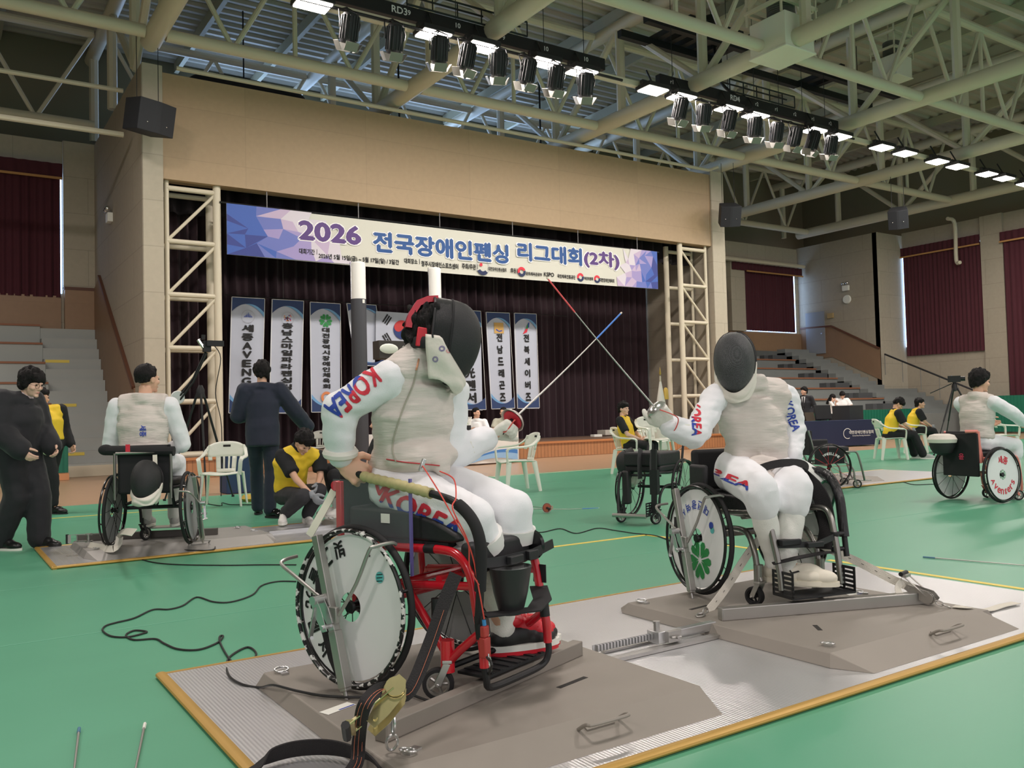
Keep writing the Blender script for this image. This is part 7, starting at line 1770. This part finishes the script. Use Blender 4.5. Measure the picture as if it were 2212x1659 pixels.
# ---- foils and cables on the floor
def floor_foil(label, gpx, tpx, pad, tip_m, z=.055):
    g, tp3 = gz(*gpx, z), gz(*tpx, .02); d = (tp3 - g).normalized(); return foil('foil', label, g, g + d * .9, g - d * .1 + V((0, 0, -.02)), tip_m, mat('pale_guard', (214, 204, 198), .3, metal=.6), pad)
floor_foil('foil lying on the green mat with dark guard, left of two behind the knees', (1147, 1099), (1240, 1098), m_black, m_tip_b); floor_foil('foil lying on the green mat with copper guard, right of two behind the knees', (1180, 1097), (1100, 1086), mat('copper_pad', (176, 92, 70), .5), m_tip_r)
def rod(label, a, b, m1, m2, z=.008):
    a, b = gz(*a, z), gz(*b, z); t = thing('foil', label, 'foil', a); MB().tube([V((0, 0, 0)), b - a], [.005, .0035], 6).build('steel', m1, t); MB().tube([V((0, 0, 0)), (b - a) * .12], .0062, 6).build('tip', m2, t); return t
rod('blade end with white tip on the mat at the bottom left, right of two', (313, 1563), (292, 1665), m_steel, m_white); rod('blade end with blue tip on the mat at the bottom left corner, left of two', (171, 1573), (160, 1665), m_steel, mat('teal_tip', (70, 120, 150), .4)); rod('long blade lying on the green mat at the right edge', (1994, 1203), (2225, 1222), m_steel, mat('teal_tip', (70, 120, 150), .4))
def cable(label, pts, r=.005, z=.006, zs=None, m=None):
    P_ = smooth_path([gz(x, y, (zs or {}).get(i, z)) for i, (x, y) in enumerate(pts)], 7); t = MB().tube([p - P_[0] for p in P_], r, 6).build('cable', m or m_cable); t.location = P_[0]; return tag(t, label, 'cable')
cable('long black cable snaking over the green mat to the near plate', [(640, 1256), (600, 1256), (565, 1265), (545, 1285), (500, 1300), (462, 1300), (425, 1290), (395, 1308), (365, 1316), (330, 1317), (290, 1335), (250, 1345), (228, 1352), (222, 1362), (240, 1374), (275, 1376), (310, 1368), (316, 1364), (290, 1362), (272, 1372), (290, 1382), (335, 1380), (355, 1390), (385, 1402), (430, 1403), (470, 1388), (482, 1374), (474, 1376), (478, 1394), (497, 1425), (515, 1436), (545, 1426), (553, 1410), (535, 1398), (505, 1412), (490, 1430), (494, 1458), (520, 1477), (560, 1485), (590, 1480), (640, 1492), (700, 1503), (775, 1506), (830, 1500)], zs={i: .026 for i in range(36, 39)} | {i: .085 for i in range(39, 45)})
cable('black cable running from the left plate along the mat behind the red wheelchair', [(640, 1220), (560, 1220), (500, 1221), (400, 1220), (340, 1216), (300, 1207), (278, 1198), (276, 1190), (300, 1184), (350, 1182), (400, 1188), (455, 1188), (465, 1180), (462, 1164), (440, 1155)], zs={i: .03 for i in range(6, 15)})
cable('black cable on the mat right of the knees by the yellow line', [(1125, 1140), (1165, 1150), (1210, 1142), (1245, 1152), (1290, 1141), (1330, 1146), (1370, 1152), (1420, 1158), (1470, 1178)])
cable('thin black cable on the mat beside the empty black wheelchair', [(1905, 1042), (1925, 1044), (1945, 1040), (1975, 1047), (2020, 1046), (2050, 1050)], .006); cable('black cable on the floor behind the white plastic chair at left', [(385, 1075), (470, 1092), (480, 1086), (500, 1090), (560, 1090)], .006)
cb = smooth_path([gd(1052, 1420, 2.98), gd(1062, 1440, 2.92), gz(1040, 1480, .09), gz(990, 1528, .085), gz(930, 1515, .085), gz(888, 1500, .085)], 6); t = MB().tube([p - cb[0] for p in cb], .005, 6).build('cable', m_cable); t.location = cb[0]; tag(t, 'black cable looping from the red chair front post over the grey rail', 'cable')
# ---- white strap and ratchet on the left frame
P_ = smooth_path([gz(290, 1150, .35), gz(262, 1150, .22), gz(255, 1176, .12), gz(240, 1186, .09), gz(192, 1178, .09)], 5); t = thing('tie_down_strap', 'white strap folded on the left frame plate beside the black wheel', 'strap', P_[0]); MB().ribbon([p - P_[0] for p in P_], .06, .005, -CF + V((0, 0, .5))).build('webbing', m_strap_w, t, smooth=60)
ratchet('ratchet_buckle', 'dark ratchet buckle on the left end of the dark rail', gz(182, 1162, .15), CRh, -CFh, m_steel, 1.1)
# ================================================================== THE OTHER PEOPLE
def wear_suit(m, shirt=True): return [('pants', m, dict(ease=.012, len=2.0, cuff=.062, vox=.016)), ('top', m, dict(ease=.016, sleeve=1.95, hem=-.16, crease=.006, cs=9, arm=1.15, vox=.016)), ('shoes', m_shoe_b, dict(sole=m_blackm))]
# suited walker at the left edge
b = gz(40, 1186); fw = CRh * .95 - CFh * .25
J = standing(b, yaw_of(fw), 1.66, hed=(0, .16, 1.56), neb=(0, .07, 1.43), che=(0, .05, 1.24), knR=(.08, .06, .5), anR=(.08, -.14, .09), knL=(-.08, .16, .5), anL=(-.08, .16, .085), elR=(.24, .02, 1.12), wrR=(.22, .26, .93), elL=(-.22, .06, 1.12), wrL=(-.16, .24, .95))
J['fwd'] = fw + V((0, 0, -.25))
r, bb, A = person('person', 'bespectacled person in black suit walking right at the left edge', J, [('pants', m_suit, dict(ease=.03, len=1.98, cuff=.085, leg=1.15, vox=.016)), ('top', m_suit, dict(ease=.045, sleeve=1.92, hem=-.16, crease=.008, cs=9, arm=1.22, vox=.016)), ('shoes', m_shoe_b, dict(sole=m_white, k=1.05))], 'messy', skin=m_skin_p, glasses=True, seed=8)
MB().tube([J['neb'] - bb - V((0, 0, .01)), J['neb'] - bb + V((0, 0, .045))], [.083, .07], 14).build('shirt_collar', mat('pink_shirt', (226, 206, 212), .7), r)
# tracksuited volunteer behind him
b = gz(110, 1108); fw = CRh * .9 - CFh * .3
J = standing(b, yaw_of(fw), 1.64, hed=(0, -.16, 1.56), neb=(0, -.09, 1.42), che=(0, -.02, 1.25), anR=(.1, .14, .085), knR=(.1, .14, .5), anL=(-.12, -.3, .09), knL=(-.1, -.1, .5), elR=(.27, -.02, 1.12), wrR=(.24, .12, .9), elL=(-.25, 0, 1.12), wrL=(-.22, .14, .9))
r, bb, A = person('person', 'volunteer in black tracksuit and yellow vest behind the suited walker', J, [('pants', m_tee, dict(ease=.012, len=1.85, cuff=.065)), ('top', m_tee, dict(ease=.014, sleeve=1.9, hem=-.1, arm=1.15)), ('vest', m_bib_y, dict(ease=.022, hem=.02)), ('shoes', m_shoe_b, dict(sole=m_blackm)), ('gloves', mat('cream_glove', (236, 228, 190), .8), dict(q='R', cuff=.12, crease=0))], 'short', vox=.016, seed=9)
for q in 'R': 
    p = J['el' + q].lerp(J['wr' + q], .55) - bb; d = (J['wr' + q] - J['el' + q]).normalized(); MB().tube([p, p + d * .06], .063, 14).build('white_sleeve_band', m_white, r)
# navy suited man from behind
b = gz(570, 1120); fw = CFh * .97 - CRh * .2
J = standing(b, yaw_of(fw), 1.80, elR=(.34, .10, 1.17), wrR=(.48, .30, .98), elL=(-.26, .06, 1.13), wrL=(-.16, .24, 1.14), anR=(.06, .04, .085), anL=(-.10, .45, .085), knL=(-.09, .28, .52), knR=(.08, .06, .5)); J['ftR'] = CRh * .8 - CFh * .35; J['fwd'] = fw
r, bb, A = person('person', 'man in navy suit standing with his back to the camera, right arm out', J, [('pants', m_navy, dict(ease=.014, len=1.98, cuff=.068, vox=.016)), ('top', m_navy, dict(ease=.030, sleeve=1.95, hem=-.17, crease=.006, cs=9, arm=1.25, vox=.014)), ('shoes', mat('patent_shoe', (18, 18, 20), .15), dict(sole=m_blackm, k=1.05))], 'short', seed=12)
# crouching volunteer
D7 = 9.25; G7 = lambda px, py, dd=0: gd(px, py, D7 + dd)
fw = CRh * .75 - CFh * .65
J = dict(pel=G7(628, 1062, .15), che=G7(628, 1000, .0), neb=G7(644, 966, -.05), hed=G7(656, 955, -.12), fwd=fw + V((0, 0, -1.1)), up=fw * .8 + V((0, 0, .5)), tfw=fw + V((0, 0, -.35)), shR=G7(610, 985, -.1), shL=G7(690, 988, .12), elR=G7(640, 1036, -.25), elL=G7(692, 1030, .05), wrR=G7(676, 1072, -.35), wrL=G7(684, 1052, -.1), hipR=G7(612, 1070, .1), hipL=G7(645, 1068, .2), knR=G7(642, 1075, -.35), knL=G7(690, 1060, -.1), anR=G7(612, 1112, -.1), anL=G7(660, 1118, .0), ftR=CRh * .2 - CFh, ftL=CRh * .6 - CFh * .8)
J['knR'] = G7(655, 1072, -.35)
r, bb, A = person('person', 'crouching volunteer in yellow vest and grey gloves bending over the frame', J, [('pants', m_slack, dict(ease=.018, len=1.85, cuff=.06, vox=.014)), ('top', m_tee, dict(ease=.012, sleeve=.75, hem=-.06, arm=1.2)), ('vest', m_bib_y, dict(ease=.024, hem=.0, crease=.006)), ('shoes', m_shoe_w, dict(k=1.0)), ('gloves', m_glove_g, dict(q='LR', cuff=.18, crease=0))], 'short', seed=14)
# second volunteer, mostly hidden behind the near fencer
D8 = 9.4; G8 = lambda px, py, dd=0: gd(px, py, D8 + dd); fw = -CRh * .9 - CFh * .3
J = dict(pel=G8(815, 1050), che=G8(822, 985), neb=G8(820, 945), hed=G8(822, 915), fwd=fw, up=V((0, 0, 1)), tfw=fw, shR=G8(815, 955, .2), shL=G8(830, 955, -.2), elR=G8(800, 990, .2), elL=G8(810, 1000, -.2), wrR=G8(790, 1020, .1), wrL=G8(790, 1025, -.1), hipR=G8(805, 1050, .1), hipL=G8(805, 1052, -.1), knR=G8(712, 1015, .1), knL=G8(722, 1028, -.12), anR=G8(728, 1098, .1), anL=G8(750, 1100, -.1), ftR=fw, ftL=fw)
person('person', 'volunteer in black trousers crouching, mostly hidden behind the gripping fencer', J, [('pants', m_tee, dict(ease=.014, len=1.7, cuff=.06)), ('top', m_tee, dict(ease=.012, sleeve=.8)), ('socks', m_sock, dict(**{'from': .55})), ('shoes', m_shoe_w, {})], 'short', vox=.018, seed=15)
# fencer at left, from behind
h3 = V((-math.sin(th3), math.cos(th3), 0))
J = seated(W3.location + h3 * -.04 - CRh * .07, th3, seat=.62, s=1.04, lean=.02, elR=(.30, .10, .30 + .55), wrR=(.13, .30, .80), elL=(-.29, .08, .86), wrL=(-.10, .30, .80), shR=(.215, .02, 1.19), shL=(-.215, .02, 1.19), hed=(.03, .04, 1.42), neb=(.01, .03, 1.25), che=(0, .02, 1.04), knR=(.16, .46, .68), knL=(-.1, .46, .66), anR=(.12, .50, .19), anL=(-.12, .50, .19))
J['fwd'] = h3 * .8 + CRh * .55
r, bb, A = person('person', 'fencer in silver vest seen from behind in the black wheelchair at left', J, [('pants', m_jacket, dict(ease=.02, len=1.2, cuff=.075, vox=.014)), ('top', m_jacket, dict(ease=.016, sleeve=1.95, hem=-.06, crease=.008, cs=10, arm=1.15, vox=.014)), ('vest', m_lame, dict(ease=.046, hem=.10, crease=.008, cs=6, cst=(1, 1, 3), vox=.014, collar=True)), ('socks', m_sock, {}), ('shoes', mat('grey_trainer', (178, 178, 176), .6), {})], 'crop', seed=16)
MB().tube([J['pel'] - bb + V((0, 0, .06)), J['pel'] - bb + V((0, 0, .13))], .205, 24, flat=(1, .72), up=(V((0, 0, 1)))).build('waist_band', m_jacket, r, smooth=50) if False else None
bpy.context.view_layer.update(); tv3 = bvh_of([o for o in r.children if o.name.startswith('vest')][0])
wrap_text('back_name', '세종', tv3, facing_mx(277, 935, 7.0, -88), .05, [m_blue_ink], r, None, bold=.03)
MB().box(gd(276, 968, 6.52) - bb, (.03, .01, .055), Matrix.Rotation(-.5, 3, 'Z')).build('red_tag', m_red_ink, r)
# seated volunteer by the stage
cp = chc.location; fw = V((-math.sin(chc.rotation_euler.z), math.cos(chc.rotation_euler.z), 0))
J = seated(cp, chc.rotation_euler.z, .44, 1.0, -.05, wrL=(-.04, .24, .62), wrR=(.06, .24, .62), neb=(0, -.12, 1.02), hed=(0, -.10, 1.18), che=(0, -.08, .84), shL=(-.19, -.1, .97), shR=(.19, -.1, .97)); J['fwd'] = fw * .5 + CRh * .5 - CFh * .55
person('person', 'volunteer in yellow vest seated on a white chair by the stage', J, [('pants', m_tee, dict(ease=.014, len=1.9)), ('top', m_tee, dict(ease=.012, sleeve=.8, arm=1.15)), ('vest', m_bib_y, dict(ease=.024, hem=-.05)), ('shoes', m_shoe_w, {})], 'short', vox=.017, seed=18, skin=m_skin_p)
# two officials at the white table
for px, fy, lb, sk, sd, dx in ((1030, -CFh * .6 + CRh * .8, 'official in white polo shirt seated at the white table, left of two', m_skin, 20, 0), (1088, -CFh * .7 - CRh * .3, 'official in pale shirt seated at the white table, right of two', m_skin, 21, .1)):
    p = T1t.location + V((0, .75, 0)); q = gy(px, 930, p.y); J = seated((q.x, p.y, 0), yaw_of(-CFh), .44, 1.0, .05, wrL=(-.12, .35, .78), wrR=(.12, .35, .78), elL=(-.26, .14, .78), elR=(.26, .14, .78)); J['fwd'] = fy
    person('person', lb, J, [('pants', m_slack, {}), ('top', m_shirt if px < 1050 else mat('khaki_shirt', (196, 196, 178), .8), dict(ease=.012, sleeve=.85, arm=1.15)), ('shoes', m_shoe_b, {})], 'crop', vox=.018, seed=sd)
# right-hand group
b = gz(1742, 962); fw = -CFh * .75 - CRh * .55
J = standing(b, yaw_of(fw), 1.74, wrL=(-.2, .05, .92), elL=(-.27, -.06, 1.14)); J['fwd'] = -CRh * .9 - CFh * .5
r, bb, A = person('person', 'smiling man in dark suit and black tie standing by the navy table', J, wear_suit(m_suit), 'short', vox=.016, seed=22)
c, s_ = J['neb'] - bb, nrm(fw); sd_ = s_.cross(V((0, 0, 1)))
MB().prism([(-.055, .0), (.055, .0), (.0, -.36)], .01, plane_mx(c + s_ * .118 + V((0, 0, -.02)), -sd_ * -1, V((0, 0, 1)) + s_ * -.12)).build('shirt_front', m_shirt, r); MB().prism([(-.02, 0), (.02, 0), (.028, -.28), (0, -.33), (-.028, -.28)], .012, plane_mx(c + s_ * .125 + V((0, 0, -.03)), sd_, V((0, 0, 1)) + s_ * -.12)).build('necktie', m_suit, r)
b = gz(1797, 952); J = standing(b, yaw_of(CRh * .9 - CFh * .2), 1.55, elR=(.24, .14, 1.14), wrR=(.14, .34, 1.08), elL=(-.2, .16, 1.2), wrL=(-.06, .2, 1.42), hed=(0, .08, 1.58)); J['fwd'] = CRh * .8 - CFh * .3 + V((0, 0, -.5))
person('person', 'woman in white top with dark long hair behind the navy table', J, [('pants', m_tee, {}), ('top', m_shirt, dict(ease=.008, sleeve=.6)), ('shoes', m_shoe_b, {})], 'long', vox=.017, seed=23, s=.9, skin=m_skin_p)
b = gz(1822, 949); J = standing(b, yaw_of(-CFh), 1.66, elR=(.28, .14, 1.16), wrR=(.12, .34, 1.1), elL=(-.28, .14, 1.16), wrL=(-.16, .36, 1.08), hed=(0, .06, 1.58)); J['fwd'] = -CFh - CRh * .3 + V((0, 0, -.7))
r, bb, A = person('person', 'man in white T-shirt with blue print leaning behind the black monitor', J, [('pants', m_tee, {}), ('top', m_shirt, dict(ease=.018, sleeve=.85, arm=1.25)), ('shoes', m_shoe_b, {})], 'short', vox=.017, seed=24)
for ch, lb, sd, fy in ((ch6, 'volunteer in yellow vest looking down, left of two seated at right', 25, CRh * .6 - CFh * .3 + V((0, 0, -.8))), (ch7, 'volunteer in yellow vest looking ahead, right of two seated at right', 26, CRh * .9 - CFh * .35)):
    J = seated(ch.location, ch.rotation_euler.z, .44, 1.0, .12, wrL=(-.08, .42, .60), wrR=(.08, .42, .60), che=(0, .06, .84), neb=(0, .14, 1.01), hed=(0, .2, 1.15), shR=(.19, .12, .96), shL=(-.19, .12, .96), elR=(.25, .22, .72), elL=(-.25, .22, .72), anL=(-.15, .52, .085), anR=(.13, .6, .085)); J['fwd'] = fy
    person('person', lb, J, [('pants', m_tee, dict(ease=.02, len=1.95, cuff=.075)), ('top', m_tee, dict(ease=.012, sleeve=.85, arm=1.2)), ('vest', m_bib_y, dict(ease=.024, hem=-.05)), ('shoes', mat('grey_trainer', (178, 178, 176), .6), {}), ('gloves', m_glove_g, dict(q='LR', cuff=.1, crease=0))], 'short', vox=.017, seed=sd)
# fencer at the right edge
th5 = W5.rotation_euler.z; h5 = V((-math.sin(th5), math.cos(th5), 0))
J = seated(W5.location + h5 * .0, th5, seat=.58, s=1.12, lean=.02, elR=(.28, .26, .98), wrR=(.22, .52, .88), elL=(-.26, .24, .98), wrL=(-.2, .5, .9), shR=(.2, .04, 1.12), shL=(-.2, .02, 1.12), hed=(.02, .08, 1.36), neb=(.0, .05, 1.19), che=(0, .03, 1.0), knR=(.15, .46, .62), knL=(-.14, .46, .62))
J['fwd'] = h5 + V((0, 0, -.1)) - CFh * .35
r, bb, A = person('person', 'dark haired fencer in silver vest in the pink wheelchair at the right edge', J, [('pants', m_jacket, dict(ease=.02, len=1.2, cuff=.075, vox=.015)), ('top', m_jacket, dict(ease=.012, sleeve=1.95, hem=-.06, crease=.008, cs=10, arm=1.3, vox=.015)), ('vest', m_lame, dict(ease=.034, hem=.02, crease=.008, cs=6, cst=(1, 1, 3), vox=.015, collar=True)), ('socks', m_sock, {}), ('shoes', m_shoe_w, {})], 'messy', seed=30)
bpy.context.view_layer.update(); tv5 = bvh_of([o for o in r.children if o.name.startswith('vest')][0])
wrap_text('back_name', '세종', tv5, facing_mx(2082, 908, 9.8, -80), .045, [m_blue_ink], r, None, bold=.03)
